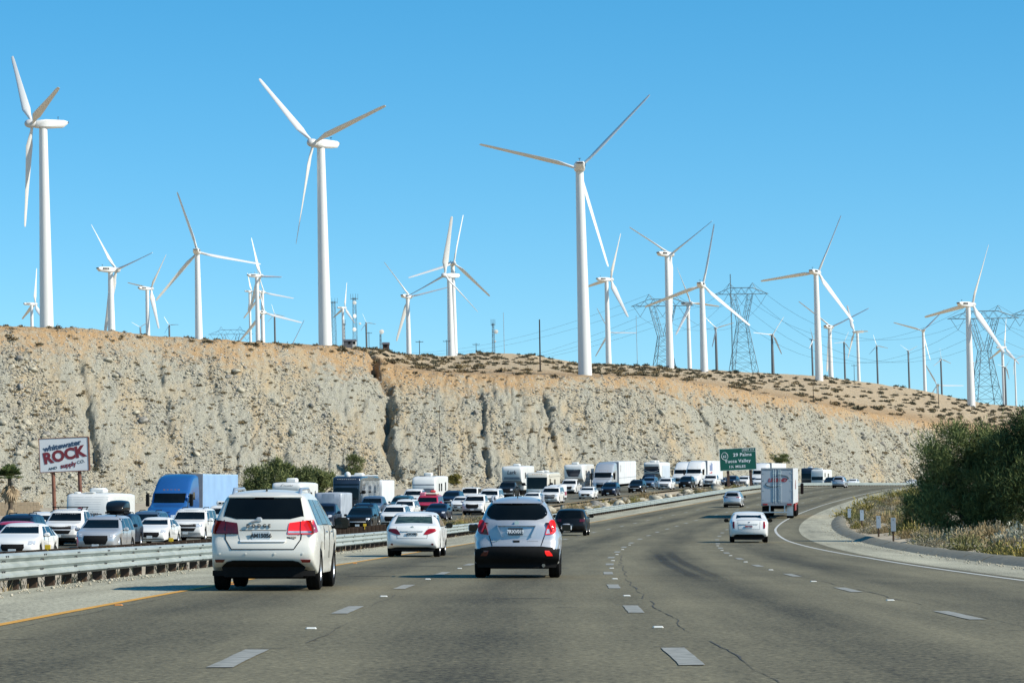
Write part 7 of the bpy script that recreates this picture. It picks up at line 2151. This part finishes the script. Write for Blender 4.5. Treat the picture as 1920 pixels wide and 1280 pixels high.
p = at(1832, 1030, 150); tree('tamarisk_tree', 'dense dark green feathery tree at the right edge of the road', p.x, 150, 5.5, 3.0, 2.7, M_tam, 11, 150, 520, .17, .028, zlo=.02, cr=.26)
p = at(1955, 1030, 146); tree('tamarisk_tree', 'taller dark tree cut off by the right edge of the picture', p.x, 147, 6.0, 2.4, 2.4, M_tam, 23, 100, 480, .17, .028, zlo=.02, cr=.28)
p = at(1728, 985, 172); tree('tamarisk_shrub', 'low dark shrub at the left foot of the dense dark tree', p.x, 172, 2.2, 1.1, 1.1, M_tam, 5, 26, 260, .2, .03, zlo=.0, cr=.38, cat='shrub')
for px, top, d, wpx, lb, sd in ((480,876,345,28,'leftmost green bush above the blue trailer end',1),(520,868,352,36,'tallest green bush behind the white caravan',2),(560,874,360,38,'broad green bush left of the black motorhome',3),(600,880,365,30,'green bush just left of the black motorhome roof',4)):
    p = at(px, top, d); g = gnd(p.x, d); hh = (p.z-g)*1.12
    tree('mesquite_bush', lb, p.x, d, hh, wpx*d/F*1.0, wpx*d/F*.9, M_mesq, 40+sd, 46, 170, .3, .06, zlo=.1, cr=.30, cat='bush', group='green bushes at the foot of the bluff')
for px, by, top, wpx, lb, sd in ((665,893,852,20,'olive bush growing on the slope above the black motorhome',6),(1462,872,848,24,'round olive bush behind the box trailer lorry',7),(852,905,888,14,'small yellowish bush at the foot of the slope right of the travel trailer',8)):
    a, d = hit(px, by); x = a*d; g = gnd(x, d); p = at(px, top, d)
    tree('slope_bush', lb, x, d, max(1.5, p.z-g), wpx*d/F, wpx*d/F, M_mesq if sd < 8 else M_yellow, 60+sd, 30, 120, .3, .07, zlo=.0, cr=.34, cat='bush')
# fan palm
d = 262.0; p = at(20, 897, d); x = p.x; g = gnd(x, d); hh = p.z-g
r = tag(empty('fan_palm', (x, d, g)), 'small fan palm with a skirt of dead fronds at the far left', 'palm tree'); r.rotation_euler = (0, LEAN, 0)
M_frond = mat_leaf('palm_frond', (.02, .045, .012), (.05, .09, .025), (.13, .16, .06)); M_dead = mat_leaf('dead_frond', (.07, .05, .03), (.17, .12, .07), (.28, .21, .13))
mb = MB(); mb.path([(0, 0, -.3), (.05, 0, hh*.5), (0, 0, hh)], [.24, .17, .15], 10); mb.build('trunk', M_bark, r, True)
mb = MB(); mb.lathe([(.45, -.2), (.5, .3), (.32, .9), (.2, 1.2)], 'Z', n=10); mb.build('boot', M_dead, r)
def fan(root, mat, el, az, L_, name, seed):
    r_ = random.Random(seed); m = MB(); di = Vector((math.cos(az)*math.cos(el), math.sin(az)*math.cos(el), math.sin(el)))
    sdv = Vector((-math.sin(az), math.cos(az), 0)); upv = di.cross(sdv)
    o = Vector((0, 0, hh)); b = o+di*L_*.45
    m.tube(o, b, .025, .012, 5)
    for k in range(11):
        t = -1.15+2.3*k/10; v = (di*math.cos(t)+sdv*math.sin(t)).normalized(); ln = L_*.62*(1-.25*abs(t))*r_.uniform(.85, 1.1)
        tip = b+v*ln-Vector((0, 0, .18*ln)); w_ = v.cross(upv).normalized()*.10
        m.add([b-w_*.3, b+v*ln*.5-w_, b+v*ln*.5+w_, b+w_*.3, tip], [(0, 1, 2, 3), (1, 4, 2)])
    m.build(name, mat, root, fix=False)
for i in range(46): fan(r, M_frond, R_.uniform(-.15, 1.45), i*2.4, R_.uniform(1.15, 1.5), 'frond', i)
for i in range(22): fan(r, M_dead, R_.uniform(-1.5, -1.1), i*2.4, R_.uniform(1.3, 2.0), 'dead_frond', 50+i)
# low tan block wall by the palm
M_block = pmat('tan_block', (.40, .29, .18), .9, scale=2, c2=(.50, .38, .25))
d = 300.0; p = at(27, 962, d); g = gnd(p.x, d)
r = tag(empty('block_wall', (p.x, d, g)), 'low tan block wall behind the red car at far left', 'wall')
bm_ = MB(); bm_.box(0, .58, 0, .25, 0, .28, 0, .012); bme = bm_.mesh('block', M_block)
for j in range(5):
    for i in range(-6, 4):
        link('block', bme, r, (i*.6+(j % 2)*.3, R_.uniform(-.01, .01), -.2+j*.29))
print('objects', len(bpy.data.objects))
